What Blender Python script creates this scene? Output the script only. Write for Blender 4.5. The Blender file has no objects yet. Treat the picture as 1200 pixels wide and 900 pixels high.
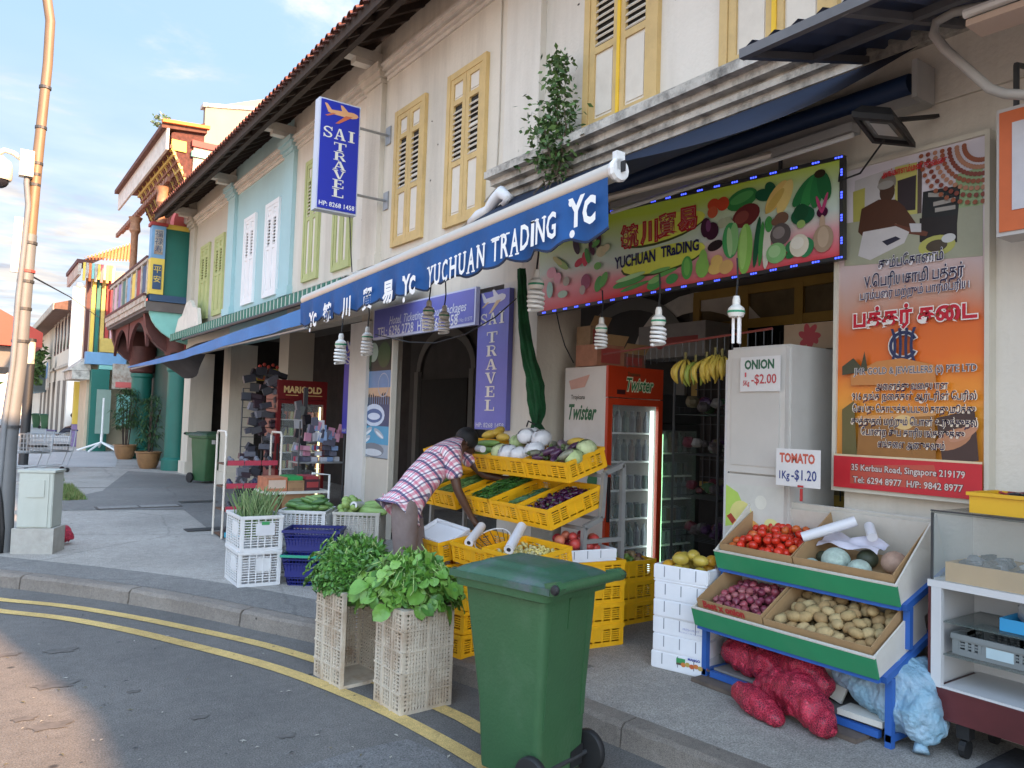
import bpy, bmesh, math, random
from mathutils import Vector, Matrix, Euler
random.seed(7)
SC = bpy.context.scene
COL = SC.collection
# ---------------------------------------------------------------- camera
CAMH = 1.70
F_PX, VPX, VPY, ROLL = 900.0, -40.0, 472.0, 0.032
def _basis():
    Yw = Vector(((VPX-600)/F_PX, (VPY-450)/F_PX, 1.0)).normalized()
    p = -(ROLL*Yw.x - Yw.y)/Yw.z
    U = Vector((ROLL, -1.0, p)).normalized()
    return Yw.cross(U), Yw, U
_X, _Y, _U = _basis()
RM = Matrix((_X, _Y, _U))                       # image axes -> world axes
cam_data = bpy.data.cameras.new('camera'); cam = bpy.data.objects.new('camera', cam_data); COL.objects.link(cam)
cam_data.sensor_width = 36.0; cam_data.lens = 27.0; cam_data.clip_start = 0.05; cam_data.clip_end = 2000
cr, cd, cf = RM.col[0], RM.col[1], RM.col[2]
cam.matrix_world = Matrix(((cr.x, -cd.x, -cf.x, 0), (cr.y, -cd.y, -cf.y, 0), (cr.z, -cd.z, -cf.z, CAMH), (0, 0, 0, 1)))
SC.camera = cam
# ---------------------------------------------------------------- world and sun
SUNV = Vector((0.45, -1.9, 1.02)).normalized()     # towards the sun
sun_el = math.asin(SUNV.z); sun_az = math.atan2(SUNV.x, SUNV.y)
W = bpy.data.worlds.new('World'); SC.world = W; W.use_nodes = True
nt = W.node_tree; nt.nodes.clear(); N = nt.nodes.new; L = nt.links.new
wo = N('ShaderNodeOutputWorld'); bg = N('ShaderNodeBackground'); bg.inputs[1].default_value = 0.122
sky = N('ShaderNodeTexSky'); sky.sky_type = 'NISHITA'; sky.sun_disc = False
sky.sun_elevation = sun_el; sky.sun_rotation = sun_az; sky.dust_density = 0.4; sky.ozone_density = 1.0
tc = N('ShaderNodeTexCoord'); sp = N('ShaderNodeSeparateXYZ'); L(tc.outputs['Generated'], sp.inputs[0])
mx = N('ShaderNodeMath'); mx.operation = 'MAXIMUM'; L(sp.outputs[2], mx.inputs[0]); mx.inputs[1].default_value = 0.06
dv = N('ShaderNodeVectorMath'); dv.operation = 'DIVIDE'; cb = N('ShaderNodeCombineXYZ')
L(mx.outputs[0], cb.inputs[0]); L(mx.outputs[0], cb.inputs[1]); cb.inputs[2].default_value = 1.0
L(tc.outputs['Generated'], dv.inputs[0]); L(cb.outputs[0], dv.inputs[1])
n1 = N('ShaderNodeTexNoise'); n1.inputs['Scale'].default_value = 1.15; n1.inputs['Detail'].default_value = 8; n1.inputs['Roughness'].default_value = 0.62; n1.inputs['Distortion'].default_value = 0.35
L(dv.outputs[0], n1.inputs['Vector'])
rp = N('ShaderNodeValToRGB'); rp.color_ramp.elements[0].position = 0.48; rp.color_ramp.elements[1].position = 0.72; rp.color_ramp.interpolation = 'EASE'
L(n1.outputs[0], rp.inputs[0])
lw = N('ShaderNodeMapRange'); lw.inputs[1].default_value = 0.40; lw.inputs[2].default_value = 0.08; lw.inputs[3].default_value = 0.0; lw.inputs[4].default_value = 0.75
L(sp.outputs[2], lw.inputs[0])
ad = N('ShaderNodeMath'); ad.operation = 'ADD'; ad.use_clamp = True; L(rp.outputs[0], ad.inputs[0]); L(lw.outputs[0], ad.inputs[1])
n2 = N('ShaderNodeTexNoise'); n2.inputs['Scale'].default_value = 2.2; n2.inputs['Detail'].default_value = 6; L(dv.outputs[0], n2.inputs['Vector'])
cr2 = N('ShaderNodeValToRGB'); cr2.color_ramp.elements[0].position = 0.35; cr2.color_ramp.elements[0].color = (1.75, 1.85, 2.15, 1); cr2.color_ramp.elements[1].position = 0.6; cr2.color_ramp.elements[1].color = (2.9, 2.75, 2.6, 1)
L(n2.outputs[0], cr2.inputs[0])
hz = N('ShaderNodeMix'); hz.data_type = 'RGBA'; hz.inputs[0].default_value = 0.72; L(sky.outputs[0], hz.inputs[6]); hz.inputs[7].default_value = (1.15, 1.62, 2.4, 1)
mixc = N('ShaderNodeMix'); mixc.data_type = 'RGBA'; L(ad.outputs[0], mixc.inputs[0]); L(hz.outputs[2], mixc.inputs[6]); L(cr2.outputs[0], mixc.inputs[7])
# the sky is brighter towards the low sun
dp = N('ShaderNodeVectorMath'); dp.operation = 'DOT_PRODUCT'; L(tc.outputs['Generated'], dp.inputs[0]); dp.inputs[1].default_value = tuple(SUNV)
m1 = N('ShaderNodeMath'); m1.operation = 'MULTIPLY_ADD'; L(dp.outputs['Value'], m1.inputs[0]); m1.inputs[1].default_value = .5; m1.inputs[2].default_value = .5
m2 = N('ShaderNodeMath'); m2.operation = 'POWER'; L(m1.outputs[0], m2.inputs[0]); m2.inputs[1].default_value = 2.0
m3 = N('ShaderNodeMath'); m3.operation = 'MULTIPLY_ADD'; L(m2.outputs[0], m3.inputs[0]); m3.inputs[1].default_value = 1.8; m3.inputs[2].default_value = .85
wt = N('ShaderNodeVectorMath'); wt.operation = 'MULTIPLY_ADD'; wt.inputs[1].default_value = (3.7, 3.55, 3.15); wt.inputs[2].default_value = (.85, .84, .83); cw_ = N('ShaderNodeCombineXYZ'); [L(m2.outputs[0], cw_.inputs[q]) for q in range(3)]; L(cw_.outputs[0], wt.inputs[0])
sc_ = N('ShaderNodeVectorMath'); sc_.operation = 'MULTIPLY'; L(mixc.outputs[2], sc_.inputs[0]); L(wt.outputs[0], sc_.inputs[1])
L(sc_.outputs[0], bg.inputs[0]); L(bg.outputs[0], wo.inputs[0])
sd = bpy.data.lights.new('sun', 'SUN'); sd.energy = 5.0; sd.angle = math.radians(0.8); sd.color = (1.0, 0.60, 0.32)
so = bpy.data.objects.new('sun', sd); COL.objects.link(so); so.rotation_euler = SUNV.to_track_quat('Z', 'Y').to_euler(); so.location = (0, 0, 30)
SC.view_settings.view_transform = 'Standard'; SC.view_settings.look = 'None'; SC.view_settings.exposure = 1.8; SC.view_settings.gamma = 1
SC.cycles.max_bounces = 6; SC.cycles.diffuse_bounces = 4; SC.cycles.transparent_max_bounces = 12
# ---------------------------------------------------------------- pixel of the photograph (1200x900) -> point in the place
def ray(px, py): return RM @ Vector(((px-600)/F_PX, (py-450)/F_PX, 1.0))
def fx(px, py, x):
    d = ray(px, py); t = x/d.x; return Vector((x, d.y*t, CAMH+d.z*t))
def fy(px, py, y):
    d = ray(px, py); t = y/d.y; return Vector((d.x*t, y, CAMH+d.z*t))
def gz(px, py, z=0.12):
    d = ray(px, py); t = (z-CAMH)/d.z; return Vector((d.x*t, d.y*t, z))
# ---------------------------------------------------------------- materials
_mc = {}
def M(name, col, rough=0.6, var=0.12, scale=6.0, bump=0.0, metal=0.0, streak=0.0, dirt=None, dirt_amt=0.4, dr=(.5,.78), spec=None, trans=0.0, bscale=None, alpha=1.0, coat=0.0):
    if name in _mc: return _mc[name]
    m = bpy.data.materials.new(name); m.use_nodes = True; t = m.node_tree; b = t.nodes['Principled BSDF']
    b.inputs['Roughness'].default_value = rough; b.inputs['Metallic'].default_value = metal
    if spec is not None: b.inputs['Specular IOR Level'].default_value = spec
    if trans: b.inputs['Transmission Weight'].default_value = trans
    if coat: b.inputs['Coat Weight'].default_value = coat
    if alpha < 1: b.inputs['Alpha'].default_value = alpha
    tc = t.nodes.new('ShaderNodeTexCoord'); n = t.nodes.new('ShaderNodeTexNoise'); n.inputs['Scale'].default_value = scale; n.inputs['Detail'].default_value = 5; n.inputs['Roughness'].default_value = 0.62
    t.links.new(tc.outputs['Object'], n.inputs['Vector'])
    r = t.nodes.new('ShaderNodeValToRGB'); r.color_ramp.elements[0].position = 0.3; r.color_ramp.elements[1].position = 0.7
    r.color_ramp.elements[0].color = (*[max(0, c*(1-var)) for c in col], 1); r.color_ramp.elements[1].color = (*[min(1, c*(1+var)) for c in col], 1)
    t.links.new(n.outputs[0], r.inputs[0]); out = r.outputs[0]
    if dirt is not None:
        n3 = t.nodes.new('ShaderNodeTexNoise'); n3.inputs['Scale'].default_value = 1.0; n3.inputs['Detail'].default_value = 8; n3.inputs['Roughness'].default_value = 0.7
        mp = t.nodes.new('ShaderNodeMapping'); s = scale*0.35
        mp.inputs['Scale'].default_value = (s*2.2, s*2.2, s*(0.25 if streak else 2.0)); t.links.new(tc.outputs['Object'], mp.inputs[0]); t.links.new(mp.outputs[0], n3.inputs['Vector'])
        r3 = t.nodes.new('ShaderNodeValToRGB'); r3.color_ramp.elements[0].position = dr[0]; r3.color_ramp.elements[1].position = dr[1]; t.links.new(n3.outputs[0], r3.inputs[0])
        ml = t.nodes.new('ShaderNodeMath'); ml.operation = 'MULTIPLY'; ml.inputs[1].default_value = dirt_amt; t.links.new(r3.outputs[0], ml.inputs[0])
        mxx = t.nodes.new('ShaderNodeMix'); mxx.data_type = 'RGBA'; t.links.new(ml.outputs[0], mxx.inputs[0]); t.links.new(out, mxx.inputs[6]); mxx.inputs[7].default_value = (*dirt, 1); out = mxx.outputs[2]
    t.links.new(out, b.inputs['Base Color'])
    if bump:
        nb = t.nodes.new('ShaderNodeTexNoise'); nb.inputs['Scale'].default_value = bscale or scale*6; nb.inputs['Detail'].default_value = 4; t.links.new(tc.outputs['Object'], nb.inputs['Vector'])
        bp = t.nodes.new('ShaderNodeBump'); bp.inputs['Strength'].default_value = bump; bp.inputs['Distance'].default_value = 0.02; t.links.new(nb.outputs[0], bp.inputs['Height']); t.links.new(bp.outputs[0], b.inputs['Normal'])
    _mc[name] = m; return m
def EM(name, col, s):
    if name in _mc: return _mc[name]
    m = bpy.data.materials.new(name); m.use_nodes = True; b = m.node_tree.nodes['Principled BSDF']
    b.inputs['Base Color'].default_value = (*col, 1); b.inputs['Emission Color'].default_value = (*col, 1); b.inputs['Emission Strength'].default_value = s
    _mc[name] = m; return m
def INK(c, rough=0.45):
    k = 'ink_%02x%02x%02x' % tuple(int(max(0, min(1, v))*255) for v in c)
    return M(k, c, rough, 0.05, 12)
cream = M('plaster_cream', (.66, .60, .50), .85, .07, 1.3, .25, dirt=(.28, .24, .19), dirt_amt=.6, dr=(.47,.76), streak=1, bscale=30)
cream2 = M('plaster_pale', (.70, .65, .565), .85, .06, 1.1, .25, dirt=(.30, .26, .20), dr=(.47,.76), dirt_amt=.5, streak=1, bscale=30)
greyw = M('plaster_grey', (.50, .46, .38), .85, .06, 1.2, .2, dirt=(.3, .26, .2), dirt_amt=.3, streak=1)
bluew = M('plaster_blue', (.38, .56, .58), .85, .05, 1.2, .2, dirt=(.25, .32, .32), dirt_amt=.25, streak=1)
mould = M('moulding_white', (.66, .61, .53), .8, .08, 3, .25, dirt=(.12, .11, .10), dirt_amt=.35)
mouldy = M('moulding_mouldy', (.52, .49, .43), .9, .2, 5, .5, dirt=(.035, .033, .03), dirt_amt=.8, dr=(.46, .66))
yel = M('paint_ochre', (.60, .42, .17), .55, .08, 5, .1, dirt=(.22, .15, .08), dirt_amt=.35)
yelb = M('paint_bright_yellow', (.80, .50, .02), .5, .05, 5)
panelw = M('paint_offwhite', (.68, .62, .52), .6, .05, 4, dirt=(.4, .33, .25), dirt_amt=.3)
greenp = M('paint_pale_green', (.42, .45, .19), .6, .08, 5)
whitep = M('paint_white', (.78, .78, .78), .5, .03, 4)
darkv = M('gap_dark', (.03, .028, .025), .9, .1)
tile_m = M('roof_tile', (.17, .055, .035), .85, .45, 14, .4, dirt=(.05, .035, .03), dirt_amt=.7)
tile_o = M('roof_tile_orange', (.72, .20, .05), .8, .2, 10, .2)
wood_d = M('wood_dark', (.045, .03, .022), .8, .25, 6, .2)
soffit = M('soffit_brown', (.10, .065, .045), .85, .2, 5, .2)
metal_g = M('metal_grey', (.33, .34, .35), .42, .1, 8, metal=.6)
steel_d = M('steel_dark', (.06, .062, .065), .5, .1, 8, metal=.4)
black = M('rubber_black', (.014, .014, .015), .6, .15, 10)
whitem = M('metal_white', (.74, .74, .72), .4, .04, 5, dirt=(.4, .38, .34), dirt_amt=.3)
def NET(name, c0, c1, sc):
    m = bpy.data.materials.new(name); m.use_nodes = True; t = m.node_tree; b = t.nodes['Principled BSDF']; NN = t.nodes.new; LL = t.links.new; b.inputs['Roughness'].default_value = .4
    tc = NN('ShaderNodeTexCoord'); v = NN('ShaderNodeTexVoronoi'); v.feature = 'DISTANCE_TO_EDGE'; v.inputs['Scale'].default_value = sc; LL(tc.outputs['Object'], v.inputs['Vector'])
    n = NN('ShaderNodeTexNoise'); n.inputs['Scale'].default_value = 13; n.inputs['Detail'].default_value = 4; LL(tc.outputs['Object'], n.inputs['Vector'])
    r = NN('ShaderNodeValToRGB'); r.color_ramp.elements[0].position = .35; r.color_ramp.elements[1].position = .65; r.color_ramp.elements[0].color = (*c0, 1); r.color_ramp.elements[1].color = (*c1, 1); LL(n.outputs[0], r.inputs[0])
    k = NN('ShaderNodeValToRGB'); k.color_ramp.elements[0].position = .03; k.color_ramp.elements[1].position = .10; LL(v.outputs['Distance'], k.inputs[0])
    x = NN('ShaderNodeMix'); x.data_type = 'RGBA'; LL(k.outputs[0], x.inputs[0]); x.inputs[6].default_value = (.72, .05, .10, 1); LL(r.outputs[0], x.inputs[7]); LL(x.outputs[2], b.inputs['Base Color'])
    bp = NN('ShaderNodeBump'); bp.inputs['Strength'].default_value = .6; bp.inputs['Distance'].default_value = .004; bp.invert = True; LL(k.outputs[0], bp.inputs['Height']); LL(bp.outputs[0], b.inputs['Normal']); return m
# ---------------------------------------------------------------- mesh builder
class MB:
    def __init__(s): s.v = []; s.f = []; s.m = []; s.T = None
    def add(s, vs, fs, m=0):
        o = len(s.v)
        s.v += [tuple(s.T @ Vector(v)) if s.T else tuple(v) for v in vs]
        s.f += [tuple(i+o for i in f) for f in fs]; s.m += [m]*len(fs)
    def box(s, x0, x1, y0, y1, z0, z1, m=0):
        s.add([(x0,y0,z0),(x1,y0,z0),(x1,y1,z0),(x0,y1,z0),(x0,y0,z1),(x1,y0,z1),(x1,y1,z1),(x0,y1,z1)],
              [(0,3,2,1),(4,5,6,7),(0,1,5,4),(1,2,6,5),(2,3,7,6),(3,0,4,7)], m); return s
    def obox(s, c, size, R=None, m=0):
        a, b, c_ = [q/2 for q in size]; R = R or Matrix.Identity(3); c = Vector(c)
        P = [c + R @ Vector(q) for q in ((-a,-b,-c_),(a,-b,-c_),(a,b,-c_),(-a,b,-c_),(-a,-b,c_),(a,-b,c_),(a,b,c_),(-a,b,c_))]
        s.add(P, [(0,3,2,1),(4,5,6,7),(0,1,5,4),(1,2,6,5),(2,3,7,6),(3,0,4,7)], m); return s
    def bar(s, p0, p1, w, h, m=0, up=(0,0,1)):
        p0 = Vector(p0); p1 = Vector(p1); d = p1-p0; l = d.length; d.normalize(); u = Vector(up)
        if abs(d.dot(u)) > .98: u = Vector((1,0,0))
        x = d.cross(u).normalized(); u = x.cross(d)
        s.obox((p0+p1)/2, (l, w, h), Matrix((d, x, u)).transposed(), m); return s
    def tube(s, pts, r, n=8, m=0, cap=True):
        pts = [Vector(p) for p in pts]; rs = r if isinstance(r, (list, tuple)) else [r]*len(pts)
        vs = []; fs = []; pu = None
        for i, p in enumerate(pts):
            d = (pts[min(i+1, len(pts)-1)]-pts[max(i-1, 0)]).normalized()
            u = pu if pu is not None else (Vector((0,0,1)) if abs(d.z) < .9 else Vector((1,0,0)))
            x = d.cross(u)
            if x.length < 1e-4: x = d.cross(Vector((1, .3, 0)))
            x.normalize(); u = x.cross(d).normalized(); pu = u
            for k in range(n):
                a = 2*math.pi*k/n; vs.append(p + (x*math.cos(a)+u*math.sin(a))*rs[i])
        for i in range(len(pts)-1):
            for k in range(n):
                a = i*n+k; b = i*n+(k+1) % n; fs.append((a, b, b+n, a+n))
        if cap: fs.append(tuple(range(n-1, -1, -1))); fs.append(tuple(range((len(pts)-1)*n, len(pts)*n)))
        s.add(vs, fs, m); return s
    def lathe(s, prof, c=(0,0,0), n=16, m=0, ax='z', sx=1, sy=1):
        vs = []; fs = []
        for (r, z) in prof:
            for k in range(n):
                a = 2*math.pi*k/n; q = (r*math.cos(a)*sx, r*math.sin(a)*sy, z)
                if ax == 'x': q = (q[2], q[0], q[1])
                if ax == 'y': q = (q[0], q[2], q[1])
                vs.append((q[0]+c[0], q[1]+c[1], q[2]+c[2]))
        for i in range(len(prof)-1):
            for k in range(n):
                a = i*n+k; b = i*n+(k+1) % n; fs.append((a, b, b+n, a+n))
        if prof[0][0] > 1e-4: fs.append(tuple(range(n-1, -1, -1)))
        if prof[-1][0] > 1e-4: fs.append(tuple(range((len(prof)-1)*n, len(prof)*n)))
        s.add(vs, fs, m); return s
    def ball(s, c, r, n=10, k=6, m=0, sc=(1,1,1), R=None, jit=0):
        vs = []; fs = []; R = R or Matrix.Identity(3); c = Vector(c)
        for i in range(1, k):
            t = math.pi*i/k
            for j in range(n):
                a = 2*math.pi*j/n; rr = r*(1+random.uniform(-jit, jit))
                vs.append(c + R @ Vector((rr*sc[0]*math.sin(t)*math.cos(a), rr*sc[1]*math.sin(t)*math.sin(a), rr*sc[2]*math.cos(t))))
        vs.append(c + R @ Vector((0,0,r*sc[2]))); vs.append(c + R @ Vector((0,0,-r*sc[2])))
        for i in range(k-2):
            for j in range(n):
                a = i*n+j; b = i*n+(j+1) % n; fs.append((a, a+n, b+n, b))
        T = (k-1)*n
        for j in range(n): fs.append((T, j, (j+1) % n)); fs.append((T+1, (k-2)*n+(j+1) % n, (k-2)*n+j))
        s.add(vs, fs, m); return s
    def prism(s, pts, d, m=0):
        pts = [Vector(p) for p in pts]; d = Vector(d); n = len(pts)
        s.add(pts+[p+d for p in pts], [tuple(range(n-1, -1, -1)), tuple(range(n, 2*n))]+[(i, (i+1) % n, (i+1) % n+n, i+n) for i in range(n)], m); return s
    def quad(s, *p, m=0): s.add(p, [tuple(range(len(p)))], m); return s
    def grid(s, fn, nu, nv, m=0, th=None):
        vs = [fn(i/nu, j/nv) for i in range(nu+1) for j in range(nv+1)]
        fs = [(i*(nv+1)+j, (i+1)*(nv+1)+j, (i+1)*(nv+1)+j+1, i*(nv+1)+j+1) for i in range(nu) for j in range(nv)]
        s.add(vs, fs, m); return s
    def mesh(s, name, mats, smooth=False):
        me = bpy.data.meshes.new(name); me.from_pydata(s.v, [], s.f)
        if not isinstance(mats, (list, tuple)): mats = [mats]
        for q in mats: me.materials.append(q)
        me.polygons.foreach_set('material_index', s.m)
        if smooth is True: me.polygons.foreach_set('use_smooth', [True]*len(s.f))
        me.update()
        if smooth == 'auto':
            me.polygons.foreach_set('use_smooth', [True]*len(s.f)); me.set_sharp_from_angle(angle=math.radians(35))
        return me
    def build(s, name, mats, parent=None, smooth=False, **tags):
        return link(name, s.mesh(name, mats, smooth), parent, **tags)
def link(name, me, parent=None, loc=None, rot=None, **tags):
    o = bpy.data.objects.new(name, me); COL.objects.link(o)
    if parent is not None: o.parent = parent
    if loc is not None: o.location = loc
    if rot is not None: o.rotation_euler = rot
    for k, v in tags.items():
        if v: o[k] = v
    return o
def thing(name, label, category, loc=(0,0,0), rz=0, group=None, rot=None):
    o = bpy.data.objects.new(name, None); COL.objects.link(o); o.empty_display_size = .1
    o.location = loc; o.rotation_euler = rot or (0, 0, rz); o['label'] = label; o['category'] = category
    if group: o['group'] = group
    return o
def tag(o, label, category, group=None):
    o['label'] = label; o['category'] = category
    if group: o['group'] = group
    return o
KIDS = {}
def dup(root, loc=None, rz=None, label=None, group=None, rot=None):
    def cp(o, par):
        c = o.copy(); COL.objects.link(c)
        if par: c.parent = par; c.matrix_parent_inverse = Matrix.Identity(4)
        for ch in [q for q in KL.get(o.name, [])]: cp(ch, c)
        return c
    KL = {}
    def walk(o):
        KL[o.name] = list(o.children)
        for ch in o.children: walk(ch)
    walk(root); r = cp(root, None)
    if loc is not None: r.location = loc
    if rz is not None: r.rotation_euler = (0, 0, rz)
    if rot is not None: r.rotation_euler = rot
    if label: r['label'] = label
    if group: r['group'] = group
    return r
# ---------------------------------------------------------------- lettering
def text_mb(mb, txt, size, o, xd, yd, m=0, bold=0.0, align='CENTER', sx=1.0, shear=0, ext=0.0, spacing=1.0, fit=None, res=2):
    """adds filled letters to mb: origin o, reading direction xd, up direction yd"""
    c = bpy.data.curves.new('t', 'FONT'); c.body = txt; c.size = size; c.align_x = align; c.align_y = 'CENTER'; c.resolution_u = res
    c.offset = bold; c.shear = shear; c.space_character = spacing; c.extrude = ext
    ob = bpy.data.objects.new('t', c); COL.objects.link(ob); dg = bpy.context.evaluated_depsgraph_get(); dg.update()
    me = bpy.data.meshes.new_from_object(ob.evaluated_get(dg)); bpy.data.objects.remove(ob); bpy.data.curves.remove(c)
    xd = Vector(xd).normalized(); yd = Vector(yd).normalized(); o = Vector(o)
    if len(me.vertices) == 0: return
    if fit:
        xs = [v.co.x for v in me.vertices]; w = max(xs)-min(xs)
        if w > 0: sx = fit/w
        cx_ = (max(xs)+min(xs))/2 if align == 'CENTER' else 0
        mb.add([o+xd*((v.co.x-cx_)*sx)+yd*v.co.y+xd.cross(yd)*v.co.z for v in me.vertices], [tuple(p.vertices) for p in me.polygons], m)
    else:
        mb.add([o+xd*(v.co.x*sx)+yd*v.co.y+xd.cross(yd)*v.co.z for v in me.vertices], [tuple(p.vertices) for p in me.polygons], m)
    bpy.data.meshes.remove(me)
# slab-serif capitals, unit box 0..1 wide, 0..1 high: list of polygons
def _bar(x0, y0, x1, y1): return [(x0,y0),(x1,y0),(x1,y1),(x0,y1)]
def _arc(cx, cy, ro, ri, a0, a1, n=9, sx=1.0, ti=None):
    P = []
    for i in range(n):
        a = math.radians(a0+(a1-a0)*i/(n-1)); b = math.radians(a0+(a1-a0)*(i+1)/(n-1))
        if i < n-1: P.append([(cx+ro*math.cos(a)*sx, cy+ro*math.sin(a)), (cx+ro*math.cos(b)*sx, cy+ro*math.sin(b)), (cx+ri*math.cos(b)*(sx*ro-.12)/ri if False else cx+ri*math.cos(b)*sx, cy+ri*math.sin(b)), (cx+ri*math.cos(a)*sx, cy+ri*math.sin(a))])
    return P
SER = {
 'A': [[(.40,1),(.60,1),(.95,.08),(.70,.08)], [(.40,1),(.50,1),(.22,.08),(.10,.08)], _bar(.26,.30,.70,.39), _bar(0,0,.36,.08), _bar(.60,0,1.04,.08)],
 'V': [[(.62,0),(.44,0),(.06,.92),(.32,.92)], [(.62,0),(.53,0),(.78,.92),(.90,.92)], _bar(-.04,.92,.42,1), _bar(.66,.92,1.0,1)],
 'T': [_bar(.38,.08,.62,.92), _bar(.24,0,.76,.08), _bar(.0,.91,1,1), _bar(0,.68,.08,.91), _bar(.92,.68,1,.91)],
 'I': [_bar(.36,.08,.64,.92), _bar(.2,0,.8,.08), _bar(.2,.92,.8,1)],
 'L': [_bar(.15,.08,.40,.92), _bar(.0,0,.92,.09), _bar(.0,.92,.56,1), _bar(.84,.09,.92,.34)],
 'E': [_bar(.15,.09,.40,.91), _bar(.0,0,.9,.09), _bar(.0,.91,.88,1), _bar(.82,.09,.9,.32), _bar(.80,.70,.88,.91), _bar(.40,.47,.64,.55), _bar(.64,.38,.71,.64)],
 'R': [_bar(.12,.08,.36,.92), _bar(0,0,.48,.08), _bar(0,.92,.55,1), _bar(.36,.46,.55,.54)]+_arc(.55,.73,.27,.17,-90,90,9,1.15)+[[(.50,.46),(.72,.47),(1.02,0),(.74,0)]],
 'S': _arc(.50,.735,.265,.17,20,180,10,1.45)+_arc(.50,.735,.265,.13,180,270,6,1.45)+_arc(.50,.265,.265,.13,0,90,6,1.45)+_arc(.50,.265,.265,.17,-180,0,11,1.45)+[_bar(.80,.66,.88,1.0), _bar(.12,0,.20,.34)],
}
def slab(mb, txt, o, xd, yd, w, h, m=0, vertical=False, gap=.12, step=None, lift=0.0003):
    xd = Vector(xd).normalized(); yd = Vector(yd).normalized(); o = Vector(o); nn = xd.cross(yd); k = 0
    n = len(txt)
    for i, ch in enumerate(txt):
        base = o - yd*(h/2) - xd*(w/2) + (-yd*(i*(step or h*1.15)) if vertical else xd*((i-(n-1)/2)*w*(1+gap)))
        for poly in SER[ch]:
            k += 1; q = [base + xd*(p[0]*w) + yd*(p[1]*h) + nn*(lift*(k % 7)) for p in poly]
            # keep winding facing nn
            a = sum((poly[j][0]*poly[(j+1) % len(poly)][1]-poly[(j+1) % len(poly)][0]*poly[j][1]) for j in range(len(poly)))
            if a < 0: q.reverse()
            mb.add(q, [tuple(range(len(q)))], m)
class Panel:
    """flat print on a board: coordinates 0..1 across and up"""
    def __init__(s, o, xd, yd, w, h, lift=.002): 
        s.o = Vector(o); s.xd = Vector(xd).normalized(); s.yd = Vector(yd).normalized(); s.w = w; s.h = h; s.n = s.xd.cross(s.yd); s.k = 0; s.lift = lift; s.mb = MB(); s.mats = []
    def mi(s, c):
        m = INK(c) if isinstance(c, tuple) else c
        if m not in s.mats: s.mats.append(m)
        return s.mats.index(m)
    def P(s, x, y, l): return s.o + s.xd*(x*s.w) + s.yd*(y*s.h) + s.n*l
    def poly(s, pts, c):
        s.k += 1; l = s.lift + s.k*.00012
        a = sum((pts[j][0]*pts[(j+1) % len(pts)][1]-pts[(j+1) % len(pts)][0]*pts[j][1]) for j in range(len(pts)))
        if a < 0: pts = pts[::-1]
        s.mb.add([s.P(x, y, l) for x, y in pts], [tuple(range(len(pts)))], s.mi(c))
    def ell(s, x, y, rx, ry, c, ang=0, n=18):
        A = math.radians(ang); asp = s.w/s.h; P = []
        for i in range(n):
            t = 2*math.pi*i/n; u = rx*math.cos(t); v = ry*math.sin(t)
            P.append((x+u*math.cos(A)-v*math.sin(A), y+(u*math.sin(A)+v*math.cos(A))*asp))
        s.poly(P, c)
    def text(s, txt, x, y, size, c, bold=0, fit=None, **k):
        s.k += 3; s.mats_i = s.mi(c)
        text_mb(s.mb, txt, size, s.P(x, y, s.lift+s.k*.00012), s.xd, s.yd, s.mats_i, bold, fit=fit, **k)
    def build(s, name, parent): return s.mb.build(name, s.mats, parent)
def rotv(rx=0, ry=0, rz=0): return Euler((rx, ry, rz)).to_matrix()
PI = math.pi
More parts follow.
